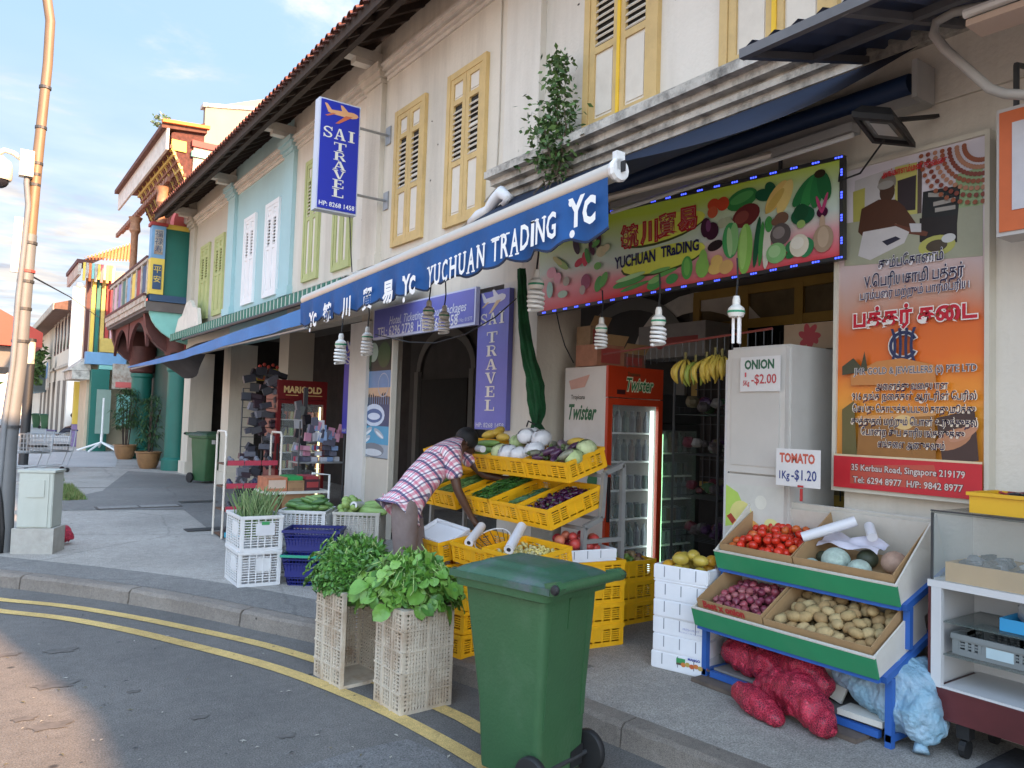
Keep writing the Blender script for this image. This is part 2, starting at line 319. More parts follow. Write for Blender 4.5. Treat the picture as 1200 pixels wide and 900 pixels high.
# ================================================================= GROUND
def road_mat(name, a, b, patch=None, bump=.5, sc=1.0, rough=.9, cracks=True, spots=(.03,.03,.03)):
    m = bpy.data.materials.new(name); m.use_nodes = True; t = m.node_tree; bs = t.nodes['Principled BSDF']; NN = t.nodes.new; LL = t.links.new
    bs.inputs['Roughness'].default_value = rough
    tc = NN('ShaderNodeTexCoord')
    def noise(s, d=6, r=.6):
        n = NN('ShaderNodeTexNoise'); n.inputs['Scale'].default_value = s; n.inputs['Detail'].default_value = d; n.inputs['Roughness'].default_value = r; LL(tc.outputs['Object'], n.inputs['Vector']); return n
    def ramp(src, p0, p1, c0=(0,0,0,1), c1=(1,1,1,1)):
        r = NN('ShaderNodeValToRGB'); r.color_ramp.elements[0].position = p0; r.color_ramp.elements[1].position = p1; r.color_ramp.elements[0].color = c0; r.color_ramp.elements[1].color = c1; LL(src, r.inputs[0]); return r
    def mix(f, c0, c1, mode='MIX'):
        q = NN('ShaderNodeMix'); q.data_type = 'RGBA'; q.blend_type = mode
        LL(f, q.inputs[0]) if not isinstance(f, float) else setattr(q.inputs[0], 'default_value', f)
        for i, c in ((6, c0), (7, c1)):
            LL(c, q.inputs[i]) if not isinstance(c, tuple) else setattr(q.inputs[i], 'default_value', (*c, 1))
        return q.outputs[2]
    big = ramp(noise(.55*sc, 5).outputs[0], .35, .65); out = mix(big.outputs[0], a, b)
    fine = ramp(noise(110*sc, 2, .8).outputs[0], .3, .7, (.5,.5,.5,1), (1.5,1.5,1.5,1)); out = mix(1.0, out, fine.outputs[0], 'MULTIPLY')
    med = ramp(noise(14*sc, 6, .7).outputs[0], .35, .7, (.84,.84,.84,1), (1.1,1.1,1.1,1)); out = mix(1.0, out, med.outputs[0], 'MULTIPLY')
    v = NN('ShaderNodeTexVoronoi'); v.inputs['Scale'].default_value = 2.6*sc; LL(tc.outputs['Object'], v.inputs['Vector'])
    sp = ramp(v.outputs['Distance'], .035, .075, (1,1,1,1), (0,0,0,1)); out = mix(sp.outputs[0], out, spots)
    v3 = NN('ShaderNodeTexVoronoi'); v3.inputs['Scale'].default_value = 9*sc; LL(tc.outputs['Object'], v3.inputs['Vector'])
    sp3 = ramp(v3.outputs['Distance'], .02, .05, (.7,.7,.7,1), (0,0,0,1)); out = mix(sp3.outputs[0], out, tuple(min(1, q*1.45) for q in b))
    if cracks:
        v2 = NN('ShaderNodeTexVoronoi'); v2.feature = 'DISTANCE_TO_EDGE'; v2.inputs['Scale'].default_value = .42*sc
        nz = noise(3.0*sc, 6); ad = NN('ShaderNodeMix'); ad.data_type = 'VECTOR'; ad.inputs[0].default_value = .16; LL(tc.outputs['Object'], ad.inputs[4]); LL(nz.outputs['Color'], ad.inputs[5]); LL(ad.outputs[1], v2.inputs['Vector'])
        ck = ramp(v2.outputs['Distance'], .0015, .007, (.38,.38,.38,1), (0,0,0,1)); out = mix(ck.outputs[0], out, tuple(q*.45 for q in a))
    LL(out, bs.inputs['Base Color'])
    bp = NN('ShaderNodeBump'); bp.inputs['Strength'].default_value = bump; bp.inputs['Distance'].default_value = .012; LL(noise(120*sc, 3).outputs[0], bp.inputs['Height']); LL(bp.outputs[0], bs.inputs['Normal'])
    return m
asph = road_mat('asphalt', (.12,.113,.106), (.178,.166,.152), spots=(.035,.035,.037), cracks=False, bump=.9)
conc = road_mat('concrete_paving', (.275,.252,.225), (.39,.358,.32), bump=.25, spots=(.09,.085,.08))
conc_d = road_mat('concrete_dark_strip', (.155,.146,.136), (.21,.198,.183), bump=.3)
tile_skylit = road_mat('paving_tile_skylit', (.36,.35,.34), (.44,.43,.41), bump=.1, cracks=False)  # tile colour with the brightness of reflected sky mixed in
granite = road_mat('kerb_granite', (.21,.18,.155), (.31,.27,.23), bump=.9, sc=2.2, spots=(.06,.055,.05), cracks=False)
ylw_line = road_mat('road_paint_yellow', (.50,.34,.12), (.72,.51,.19), bump=.6, sc=2.2, spots=(.15,.13,.10))
MB().quad((-700,-700,-.03),(700,-700,-.03),(700,900,-.03),(-700,900,-.03)).build('ground', road_mat('ground_far', (.16,.155,.14), (.2,.19,.17), cracks=False), kind='structure')
KERB = [(-14,13.5),(-8,12.3),(-3.5,11.3),(-1.6,10.6),(-.5,9.65),(.35,8.61),(.81,8.02),(1.24,7.40),(1.62,6.74),(1.94,6.09),(2.25,5.45),(2.52,4.80),(2.72,4.16),(2.82,3.55),(2.90,3.0),(2.97,2.5),(3.08,1.6),(3.15,.5),(3.15,-4),(3.15,-16)]
def resample(P, st):
    P = [Vector((p[0], p[1], 0)) for p in P]; out = [P[0]]; acc = 0
    # smooth by Catmull-Rom
    Q = []
    for i in range(len(P)-1):
        a = P[max(i-1,0)]; b = P[i]; c = P[i+1]; d = P[min(i+2, len(P)-1)]
        for k in range(8):
            t = k/8; Q.append(.5*((2*b)+(-a+c)*t+(2*a-5*b+4*c-d)*t*t+(-a+3*b-3*c+d)*t**3))
    Q.append(P[-1]); out = [Q[0]]; last = Q[0]; 
    for q in Q[1:]:
        acc += (q-last).length; last = q
        if acc >= st: out.append(q.copy()); acc = 0
    out.append(Q[-1]); return out
def off(P, d):
    R = []
    for i, p in enumerate(P):
        t = (P[min(i+1, len(P)-1)]-P[max(i-1, 0)]).normalized(); nrm = Vector((-t.y, t.x, 0)); R.append(p+nrm*d)
    return R
KP = resample(KERB, .22)
def ribbon(P, d0, d1, z, m, name, **k):
    A = off(P, d0); B = off(P, d1); mb = MB()
    mb.add([(a.x,a.y,z) for a in A]+[(b.x,b.y,z) for b in B], [(i, i+1, len(A)+i+1, len(A)+i) for i in range(len(A)-1)])
    me = mb.mesh(name, m); bm = bmesh.new(); bm.from_mesh(me)
    for f in bm.faces:
        f.normal_update()
        if f.normal.z < 0: f.normal_flip()
    bm.to_mesh(me); bm.free(); return link(name, me, **k)
# the kerb polyline runs from far left to near right: its left normal (-t.y,t.x) points to the pavement
_in = off(KP, .14)
mb = MB(); mb.add([(p.x,p.y,0) for p in KP]+[(-14,-30,0)], [tuple(range(len(KP)+1))]); me = mb.mesh('road', asph)
bm = bmesh.new(); bm.from_mesh(me); bmesh.ops.triangulate(bm, faces=bm.faces)
for f in bm.faces:
    f.normal_update()
    if f.normal.z < 0: f.normal_flip()
bm.to_mesh(me); bm.free(); road = link('road', me, kind='structure')
MB().quad((-60,-30,0),(-14,-30,0),(-14,13.5,0),(-60,13.5,0)).build('road', asph, kind='structure')
# pavement: top sheet inside the kerb
mb = MB(); mb.add([(p.x,p.y,.12) for p in _in]+[(14,-16,.12),(14,140,.12),(-60,140,.12),(-60,13.6,.12)], [tuple(range(len(_in)+4))]); me = mb.mesh('pavement', conc)
bm = bmesh.new(); bm.from_mesh(me); bmesh.ops.triangulate(bm, faces=bm.faces)
for f in bm.faces:
    f.normal_update()
    if f.normal.z < 0: f.normal_flip()
bm.to_mesh(me); bm.free(); pav = link('pavement', me, kind='structure')
kerb = bpy.data.objects.new('kerb', None); COL.objects.link(kerb); kerb['kind'] = 'structure'
def kerb_stone(P):
    n = len(P); O = P; I = off(P, .14); b = .022; vs = []; fs = []
    for i in range(n):
        t = (P[min(i+1,n-1)]-P[max(i-1,0)]).normalized(); nr = Vector((-t.y, t.x, 0)); j = lambda a: random.uniform(-a, a)
        for dx, z in ((-.012, -.03), (.0, .06+j(.006)), (.004+j(.005), .102+j(.006)), (.03+j(.006), .123+j(.004)), (.14, .125)):
            q = O[i]+nr*dx; vs.append((q.x, q.y, z))
    for i in range(n-1):
        for k in range(4): fs.append((i*5+k, (i+1)*5+k, (i+1)*5+k+1, i*5+k+1))
    mb = MB(); mb.add(vs, fs); mb.add([vs[k] for k in range(5)]+[(I[0].x,I[0].y,-.03)], [(0,1,2,3,4,5)]); mb.add([vs[(n-1)*5+k] for k in range(5)]+[(I[-1].x,I[-1].y,-.03)], [(5,4,3,2,1,0)])
    return mb
KF = resample(KERB, .06); i = 0; st = 15
while i < len(KF)-2:
    seg = KF[i:i+st]
    if len(seg) < 3: break
    seg = [p.copy() for p in seg]; seg[0] = seg[0].lerp(seg[1], .12); seg[-1] = seg[-1].lerp(seg[-2], .06)
    me = kerb_stone(seg).mesh('kerb_stone', granite); link('kerb_stone', me, kerb); i += st-1
mk = [link('road_line', None) for _ in ()]
def line_px(pts, w, z=.005):
    P = [gz(a, b, 0) for a, b in pts]; P = resample([(p.x, p.y) for p in P], .15); return ribbon(P, -w/2, w/2, z, ylw_line, 'yellow_road_line', kind='structure')
line_px([(-160,684),(-60,694),(0,703),(75,710.5),(150,722.5),(225,737.5),(300,754),(360,771),(430,795),(520,832),(557,851),(640,900),(760,985)], .095)
line_px([(-160,697),(-60,707.5),(0,716.5),(75,725),(150,739),(225,757),(300,776.5),(360,796),(425,822),(480,848),(557,891),(640,945),(740,1030)], .1)
def rpatch(px, m, z):
    mb = MB(); P = [gz(a, b, z) for a, b in px]; mb.add(P, [tuple(range(len(P)))]); me = mb.mesh('road_patch', m)
    if me.polygons[0].normal.z < 0: me.flip_normals()
    return link('road_patch', me, kind='structure')
rpatch([(210,960),(330,905),(420,878),(478,866),(520,884),(600,960)], road_mat('asphalt_patch_light', (.145,.142,.14), (.19,.185,.18), cracks=False, bump=1.0), .003)
for (px_, py_, r_) in ((60,850,.10),(29,842,.06),(66,802,.12),(10,767,.07),(157,810,.04),(234,840,.05),(72,762,.10),(336,862,.05)):
    c = gz(px_, py_, .0042); MB().add([], []); mb = MB(); mb.add([(c.x+r_*math.cos(2*PI*k/14)*(1+.3*math.sin(k*2.3)), c.y+r_*.6*math.sin(2*PI*k/14)*(1+.3*math.sin(k*1.7)), c.z) for k in range(14)], [tuple(range(14))]); mb.build('road_stain', M('oil_stain', (.105,.096,.088), .8, .3, 20), kind='structure')
# dark asphalt band beside the kerb and other patches in the paving
ribbon(KP[18:-28], .15, .62, .124, conc_d, 'pavement_strip', kind='structure')
def patch(px, m, z, name='pavement_patch'):
    mb = MB(); P = [gz(a, b, z) for a, b in px]; mb.add(P, [tuple(range(len(P)))]); me = mb.mesh(name, m)
    if me.polygons[0].normal.z < 0: me.flip_normals()
    return link(name, me, kind='structure')
patch([(60,588),(62,598),(215,597),(270,640),(340,640),(300,575),(205,555),(150,552),(120,575)], conc_d, .125)
patch([(-200,546),(60,547),(135,547),(150,500),(110,497),(75,496),(50,492),(-200,492)], tile_skylit, .126, 'pavement_tiles_skylit')  # far tiles, painted paler to stand for the sky they reflect
for (a, b) in (((100,547.5),(262,552)),((70,572),(240,571))):
    p = gz(*a); q = gz(*b); MB().bar((p.x,p.y,.1262),(q.x,q.y,.1262), .035, .005).build('pavement_joint', conc_d, kind='structure')
t = thing('manhole_cover', 'long dark rectangular drain cover set in the pavement behind the white meter cabinet', 'drain cover', gz(163,594,.127))
MB().box(-.62,.62,-.17,.17,0,.006).build('frame', M('iron_rust', (.07,.06,.055), .8, .3, 20), t)
for k in range(2): MB().box(-.58+k*.6,-.02+k*.6,-.13,.13,.006,.012).build('cover_plate', M('concrete_cover', (.22,.21,.2), .9, .2, 12), t)
t2 = thing('drain_cover', 'small dark metal grating in the pavement left of the tall shoe rack', 'drain cover', gz(245,620,.127)); MB().box(-.3,.3,-.12,.12,0,.006).build('cover_plate', steel_d, t2)
t2 = thing('drain_cover', 'narrow dark slot cover in the pavement in front of the green bin', 'drain cover', gz(232,588,.127)); MB().box(-.3,.3,-.14,.14,0,.006).build('cover_plate', steel_d, t2)
lit = MB(); rr = random.Random(77)
for k in range(110):
    if k < 90: q = gz(rr.uniform(0,560), rr.uniform(720,900), .0); zz = .006
    else: q = gz(rr.uniform(80,900), rr.uniform(600,800), .12); zz = .129
    if q.x > 5 or abs(q.y) > 30: continue
    a = rr.uniform(0,6.3); s_ = rr.uniform(.006,.02); dx, dy = math.cos(a)*s_, math.sin(a)*s_; lit.add([(q.x-dx,q.y-dy,zz),(q.x+dy*.4,q.y-dx*.4,zz+.004),(q.x+dx,q.y+dy,zz+.001),(q.x-dy*.4,q.y+dx*.4,zz+.003)], [(0,1,2,3)], rr.choice((0,0,1,2)))
lit.build('litter', [INK((.34,.32,.27)), INK((.12,.10,.04)), INK((.03,.03,.03))], kind='stuff')
# grass patches
def grass(poly_px, n, name='grass'):
    P = [gz(a, b) for a, b in poly_px]; xs = [p.x for p in P]; ys = [p.y for p in P]; mb = MB()
    def inside(x, y):
        c = False; j = len(P)-1
        for i in range(len(P)):
            if (P[i].y > y) != (P[j].y > y) and x < (P[j].x-P[i].x)*(y-P[i].y)/(P[j].y-P[i].y)+P[i].x: c = not c
            j = i
        return c
    k = 0
    while k < n:
        x = random.uniform(min(xs), max(xs)); y = random.uniform(min(ys), max(ys))
        if not inside(x, y): continue
        k += 1; h = random.uniform(.03,.09); a = random.uniform(0, PI); w = .008; dx, dy = math.cos(a)*w, math.sin(a)*w; lx, ly = random.uniform(-.03,.03), random.uniform(-.03,.03)
        mb.add([(x-dx,y-dy,.12),(x+dx,y+dy,.12),(x+lx,y+ly,.12+h)], [(0,1,2)], k % 2)
    mb.add([(p.x, p.y, .128) for p in P], [tuple(range(len(P)))], 2)
    return mb.build(name, [M('grass_blade', (.10,.17,.04), .8, .3, 3), M('grass_blade_dry', (.19,.2,.07), .8, .3, 3), M('soil_grass', (.10,.12,.05), .95, .4, 6)], kind='stuff')
grass([(40,552),(68,552),(76,564),(44,565)], 1500)
grass([(57,569),(84,569),(102,586),(76,587),(60,585)], 2600)
grass([(-60,569),(14,569),(12,586),(-60,585)], 2000)
patch([(30,574),(60,573),(78,586),(30,586)], M('bare_soil', (.30,.23,.16), .95, .2, 4), .124, 'soil_patch')
# ================================================================= SHOPHOUSES (wall plane X = 4.5, the street runs along Y)
XF = 4.5
slat_meshes = {}
def slat(w, mat, key):
    k = (round(w, 3), key)
    if k not in slat_meshes:
        mb = MB(); mb.obox((0,0,0), (.012, w, .052), rotv(0, .72, 0)); slat_meshes[k] = mb.mesh('slat', mat)
    return slat_meshes[k]
def shutter(parent, y0, y1, z0, z1, fm, pm, single=False, step=.062, split=(.14,.52), yel_edge=False, halfopen=False, label=None, ajar=0):
    """tall two-leaf louvred window: frame, leaves, panels, slats"""
    X = XF; w = y1-y0; fw = .075
    mb = MB(); mb.box(X-.05,X+.0,y0,y0+fw,z0,z1); mb.box(X-.05,X,y1-fw,y1,z0,z1); mb.box(X-.047,X,y0+fw,y1-fw,z1-fw,z1); mb.box(X-.047,X,y0+fw,y1-fw,z0,z0+fw*.8)
    wn = mb.build('window', fm, parent)
    if label: wn['label'] = label
    mid = (y0+y1)/2; zz = [z0+fw*.8, z0+(z1-z0)*(1-split[1])-.0, z1-(z1-z0)*split[0]-fw*.5, z1-fw]
    dk = MB(); dk.box(X-.006,X-.002,y0+fw,y1-fw,z0+fw,z1-fw).build('pane', darkv, wn)
    for (a, b) in ((y0+fw+.004, mid-.004), (mid+.004, y1-fw-.004)):
        st = .07; lb = MB()
        lb.box(X-.04,X-.008,a,a+st,zz[0],zz[3]); lb.box(X-.04,X-.008,b-st,b,zz[0],zz[3])
        for z in (zz[0], zz[1], zz[2], zz[3]-st*.9): lb.box(X-.0385,X-.0095,a+st,b-st,z,z+st*.9)
        lb.build('shutter_leaf', fm, wn)
        for (p, q) in ((zz[0]+st*.9, zz[1]), (zz[2]+st*.9, zz[3]-st*.9)):
            pb = MB(); pb.box(X-.022,X-.012,a+st,b-st,p,q); pb.box(X-.030,X-.0215,a+st+.018,b-st-.018,p+.03,q-.03); pb.build('shutter_panel', pm, wn)
        z = zz[1]+st*.9+.03; sw = b-a-2*st
        if single:
            sb = MB()
            while z < zz[2]-.02: sb.obox((X-.022,(a+b)/2,z), (.012,sw,.052), rotv(0,.72,0)); z += step
            sb.build('louvre', pm, wn, kind='stuff')
        else:
            me = slat(sw, pm, pm.name)
            while z < zz[2]-.02: link('slat', me, wn, (X-.022, (a+b)/2, z+random.uniform(-.004,.004)), (0, random.choice((0,0,0,random.uniform(-.5,.3))), 0)); z += step
    if yel_edge: MB().box(X-.052,X-.0405,mid-.018,mid+.018,z0+fw*.8,z1-fw).build('shutter_edge', yelb, wn)
    return wn
def cornice(mb, y0, y1, z, prof, x=XF):
    """prof: list of (protrusion, height) from bottom to top"""
    zz = z
    for pr, h in prof: mb.box(x-pr, x, y0, y1, zz, zz+h); zz += h
def house(label, y0, y1, wm, pw, zb=3.75, pil=.55):
    t = thing('shophouse', label, 'shophouse', (0,0,0))
    mb = MB(); mb.box(XF,XF+.3,y0,y1,zb,6.95); mb.build('wall', wm, t)
    mb = MB(); mb.box(XF+.02,XF+.3,y0,y1,3.12,zb-.002); mb.build('beam', wm, t)
    return t
def pilaster(t, ya, yb, m, z0=3.9, z1=6.28, brk=True):
    mb = MB(); mb.box(XF-.07,XF-.001,ya,yb,z0,z1); mb.box(XF-.10,XF-.001,ya-.03,yb+.03,z0-.16,z0-.002)
    mb.box(XF-.10,XF-.001,ya-.02,yb+.02,z1+.002,z1+.06); mb.box(XF-.14,XF-.001,ya-.05,yb+.05,z1+.062,z1+.15); mb.box(XF-.18,XF-.001,ya-.08,yb+.08,z1+.152,z1+.25); mb.build('pilaster', m, t)
    if brk:
        b = MB(); yc = (ya+yb)/2; b.box(XF-.62,XF-.001,yc-.09,yc+.09,6.62,6.76); b.box(XF-.40,XF-.002,yc-.08,yc+.08,6.55,6.618); b.build('roof_bracket', mould, t)
def uppercornice(t, y0, y1, m):
    mb = MB(); cornice(mb, y0, y1, 6.30, ((.03,.05),(.07,.03),(.05,.03),(.11,.05),(.14,.035))); mb.build('cornice', m, t)
def roof(t, y0, y1):
    # sloping roof: underside boards, rafters, rows of barrel tiles
    ex, ez, rx, rz = XF-.86, 6.50, 8.6, 9.55; sl = (rz-ez)/(rx-ex)
    mb = MB(); mb.add([(ex,y0,ez),(rx,y0,rz),(rx,y1,rz),(ex,y1,ez),(ex,y0,ez+.05),(rx,y0,rz+.05),(rx,y1,rz+.05),(ex,y1,ez+.05)], [(0,3,2,1),(4,5,6,7),(0,1,5,4),(1,2,6,5),(2,3,7,6),(3,0,4,7)]); r = mb.build('roof', soffit, t)
    mb = MB(); mb.box(ex-.05,ex-.005,y0,y1,ez-.10,ez+.06); mb.box(ex+.18,ex+.26,y0,y1,ez+.0,ez+.11); mb.build('fascia', wood_d, r)
    rb = MB(); y = y0+.2
    while y < y1: rb.bar((ex,y,ez-.04),(XF+.1,y,ez-.04+sl*(XF+.1-ex)),.06,.09); y += .42
    rb.build('rafter', wood_d, r, kind='stuff')
    tb = MB(); n = int((y1-y0)/.17); st = (y1-y0)/n
    for i in range(n):
        yc = y0+(i+.5)*st; rad = .058
        for j in range(3):
            x0 = ex-.11+j*.34; x1 = x0+.37; za = ez+.075+sl*(x0-ex)+.02; zb = ez+.075+sl*(x1-ex)-.005; jit = random.uniform(-.012,.012); dz = random.uniform(-.006,.006)
            vs = []; 
            for (x, z, r_) in ((x0,za,rad*1.1),(x1,zb,rad*.9)):
                for k in range(6):
                    a = PI*k/5; vs.append((x, yc+jit+r_*math.cos(a), z+dz+r_*math.sin(a)*1.05))
                for k in range(6):
                    a = PI*k/5; vs.append((x, yc+jit+(r_-.014)*math.cos(a), z+dz+(r_-.014)*math.sin(a)*1.05))
            fs = [(k,k+1,12+k+1,12+k) for k in range(5)]+[(k,6+k,7+k,k+1) for k in range(5)]
            tb.add(vs, fs, 0)
            tb.add([(x0-.01,yc+.04,za-.035),(x1,yc+.04,zb-.03),(x1,yc+st-.04,zb-.03),(x0-.01,yc+st-.04,za-.035)], [(0,1,2,3)], 0)
    tb.build('roof_tiles', tile_m, r, kind='stuff')
    MB().add([(ex+.9,y0,ez+.12+sl*.9),(rx,y0,rz+.12),(rx,y1,rz+.12),(ex+.9,y1,ez+.12+sl*.9)], [(0,1,2,3)]) 
    q = MB(); q.quad((ex+.9,y0,ez+.13+sl*.9),(rx,y0,rz+.12),(rx,y1,rz+.12),(ex+.9,y1,ez+.13+sl*.9)); q.quad((rx,y0,rz+.12),(13.2,y0,ez),(13.2,y1,ez),(rx,y1,rz+.12)); q.build('roof_slope', tile_m, r)
def pier(t, ya, yb, m, x1=5.05, z1=3.12, base=True):
    mb = MB(); mb.box(XF,x1,ya,yb,.12,z1)
    if base: mb.box(XF-.05,x1+.03,ya-.04,yb+.04,.12,.42)
    mb.build('pier', m, t)
# --- A : the greengrocer's house
A = house('cream shophouse with tall ochre shutters above the greengrocer stall, nearest on the right', 1.52, 6.245, cream2, None, zb=3.62)
shutter(A, 4.38, 5.31, 4.30, 6.2, yel, panelw, yel_edge=True, split=(.12,.62), label='tall ochre louvred shutters above the shop awning')
shutter(A, 2.78, 3.74, 4.30, 6.2, yel, panelw, yel_edge=True, split=(.12,.62))
uppercornice(A, 1.52, 5.90, mould); pilaster(A, 5.95, 6.54, cream2, 4.32, brk=True)
mb = MB(); cornice(mb, 1.52, 6.60, 3.98, ((.06,.06),(.12,.05),(.09,.03),(.18,.06),(.26,.07),(.22,.035))); mb.build('window_ledge', mouldy, A)
roof(A, 1.5, 6.25)
pier(A, 5.95, 6.54, cream2)
MB().box(XF,XF+.45,1.52,2.72,.12,3.12).build('poster_wall', cream2, A)
wm_ = MB(); rr = random.Random(19)
for k in range(60):
    y = rr.uniform(4.0,12.8); z = rr.uniform(4.5,6.2)
    if any(a-.1 < y < b+.1 for a, b in ((4.38,5.31),(6.96,7.8),(8.34,9.17),(10.53,11.21),(11.81,12.49),(5.9,6.6),(9.5,10.1))): continue
    s_ = rr.uniform(.008,.022); wm_.obox((XF-.002,y,z), (.004,s_*rr.uniform(.8,2),s_), rotv(rr.uniform(-.5,.5),0,0))
wm_.build('wall_marks', M('mark_dark', (.10,.085,.07), .9, .3, 9), A, kind='stuff')
cb_ = MB(); cb_.tube([(XF-.012,6.75,3.9),(XF-.012,6.72,5.0),(XF-.012,6.74,6.28)], .008, 5); cb_.tube([(XF-.012,6.1,4.45),(XF-.012,7.5,3.83),(XF-.012,9.5,3.80)], .007, 5); cb_.build('cable', M('cable_cream', (.45,.41,.34), .7, .1, 5), A)
# --- B
B = house('cream shophouse with two ochre shuttered windows beside the projecting travel sign', 6.25, 9.795, cream, None)
shutter(B, 6.96, 7.80, 3.92, 5.74, yel, panelw, split=(.2,.62)); shutter(B, 8.34, 9.17, 3.92, 5.74, yel, panelw, split=(.2,.62))
uppercornice(B, 6.60, 9.50, mould); pilaster(B, 9.56, 10.06, cream); roof(B, 6.25, 9.8); pier(B, 9.56, 10.06, cream, x1=4.9)
# --- C
C_ = house('pale shophouse with green shutters behind the blue projecting travel sign', 9.80, 13.295, cream2, None)
for (a, b) in ((10.53,11.21),(11.81,12.49)): shutter(C_, a, b, 3.88, 5.92, greenp, panelw, single=True, split=(.16,.5))
uppercornice(C_, 10.12, 13.0, mould); pilaster(C_, 13.04, 13.54, bluew); roof(C_, 9.8, 13.3); pier(C_, 13.04, 13.54, greyw, x1=4.95)
# --- D
D = house('pale blue shophouse with two narrow white louvred windows', 13.30, 16.895, bluew, None)
for (a, b) in ((13.8,14.58),(15.2,15.96)): shutter(D, a, b, 3.85, 5.64, whitep, whitep, single=True, split=(.16,.5))
uppercornice(D, 13.6, 16.6, mould); pilaster(D, 16.64, 17.15, bluew); roof(D, 13.3, 16.9); pier(D, 16.6, 17.15, cream)
# --- E
E_ = house('beige shophouse with narrow green louvred windows at the far end of the tiled row', 16.90, 20.695, greyw, None)
for (a, b) in ((17.48,18.26),(18.72,19.56)): shutter(E_, a, b, 3.85, 5.66, greenp, greenp, single=True, split=(.16,.5))
uppercornice(E_, 17.2, 20.1, mould); pilaster(E_, 20.18, 20.68, greyw); roof(E_, 16.9, 20.7); pier(E_, 20.1, 20.7, cream)
mb = MB(); z0 = 3.62
mb.prism([(XF-.30,20.7,3.62),(XF-.30,20.4,3.95),(XF-.30,20.0,4.0),(XF-.30,19.6,4.28),(XF-.30,19.2,4.30),(XF-.30,18.9,4.1),(XF-.30,18.5,4.05),(XF-.30,18.3,3.62)], (.08,0,0)); mb.build('scroll_gable', mould, E_)
# --- next house to the right and behind the camera (casts the shade; skewed block and overhang added for it)
Z = thing('shophouse', 'plain pale wall of the neighbouring shophouse at the right edge, beyond the dark gap, plus unseen added shade blocks', 'shophouse')
_shade_wall = MB(); _shade_wall.box(XF-.02,XF+.3,-16,1.36,.12,6.95); _shade_wall.prism([(2.75,-2.7,.0),(3.1,-5.1,.0),(3.7,-8.3,.0),(4.6,-14,.0),(4.6,-2.7,.0)][::-1], (0,0,6.55)); _shade_wall.prism([(1.5,.5,6.1),(1.75,-1.2,6.1),(2.1,-2.695,6.1),(4.4,-2.695,6.1),(4.4,.5,6.1)][::-1], (0,0,.45)); _shade_wall.build('wall', M('plaster_lavender', (.52,.50,.52), .8, .05, 1.5, .15, dirt=(.3,.28,.27), dirt_amt=.25, streak=1), Z); roof(Z, -16, 1.5)  # skewed block and high overhang are added out of view to shape the road shadow
MB().box(XF+.16,XF+.3,1.36,1.52,.12,6.95).build('recess_wall', darkv, Z)
MB().tube([(XF+.08,1.44,.2),(XF+.08,1.44,6.4)], .05, 8).build('drain_pipe', steel_d, Z)
# --- covered walkway behind the piers: ceiling, back walls, doors
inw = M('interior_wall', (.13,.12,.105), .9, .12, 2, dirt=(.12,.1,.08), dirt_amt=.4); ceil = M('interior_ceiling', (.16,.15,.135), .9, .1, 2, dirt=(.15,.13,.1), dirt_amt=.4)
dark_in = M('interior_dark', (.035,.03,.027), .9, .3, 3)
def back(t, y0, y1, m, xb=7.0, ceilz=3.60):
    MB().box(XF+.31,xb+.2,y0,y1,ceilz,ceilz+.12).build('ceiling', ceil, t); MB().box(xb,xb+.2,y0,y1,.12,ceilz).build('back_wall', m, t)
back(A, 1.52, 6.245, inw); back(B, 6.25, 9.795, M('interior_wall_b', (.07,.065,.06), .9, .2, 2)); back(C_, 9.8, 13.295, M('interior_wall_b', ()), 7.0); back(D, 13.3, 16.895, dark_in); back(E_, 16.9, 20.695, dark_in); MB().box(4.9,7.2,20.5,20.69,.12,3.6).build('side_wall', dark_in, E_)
MB().box(7.0,11,1.4,1.5,.12,4).build('side_wall', inw, A)
MB().box(4.96,7.0,1.54,1.66,.12,3.6).build('side_wall', inw, A)
# ochre door with iron grille on the back wall of A
d = thing('shop_door', 'ochre wooden double door with iron grille at the back of the greengrocer shop', 'door', (6.99,4.1,.12))
mb = MB()
for y in (-.05,.62,1.3,1.98): mb.box(-.06,0,y-.05,y+.05,0,3.1)
for z in (.9,2.2,2.72,3.1): mb.box(-.055,0,-.1,2.03,z-.05,z+.05)
mb.build('frame', M('door_ochre', (.42,.26,.05), .6, .1, 4), d)
MB().box(-.02,0,0,1.95,0,3.08).build('door_panel', M('door_dull', (.16,.12,.06), .7, .2, 4), d)
mb = MB()
for k in range(20): mb.box(-.075,-.065,.02+k*.1,.03+k*.1,.9,2.6)
for k in range(8): mb.box(-.08,-.07,0,1.95,1.0+k*.2,1.01+k*.2)
mb.build('grille', steel_d, d); MB().box(-.05,-.045,.1,1.8,2.3,2.68).build('glass', M('glass_black', (.01,.01,.012), .1, .1), d)
# arch on A's back wall
mb = MB()
for k in range(12):
    a0 = PI*k/12; a1 = PI*(k+1)/12; mb.add([(6.95, 7.1-1.0+ .75*math.cos(a0)*1.1, 2.5+.55*math.sin(a0)),(6.95,6.1+.75*math.cos(a1)*1.1,2.5+.55*math.sin(a1)),(6.95,6.1+.95*math.cos(a1)*1.1,2.5+.78*math.sin(a1)),(6.95,6.1+.95*math.cos(a0)*1.1,2.5+.78*math.sin(a0))], [(0,1,2,3)])
mb.build('arch_moulding', mould, A)
MB().box(6.94,6.99,5.4,6.9,.12,2.55).build('doorway', dark_in, A)
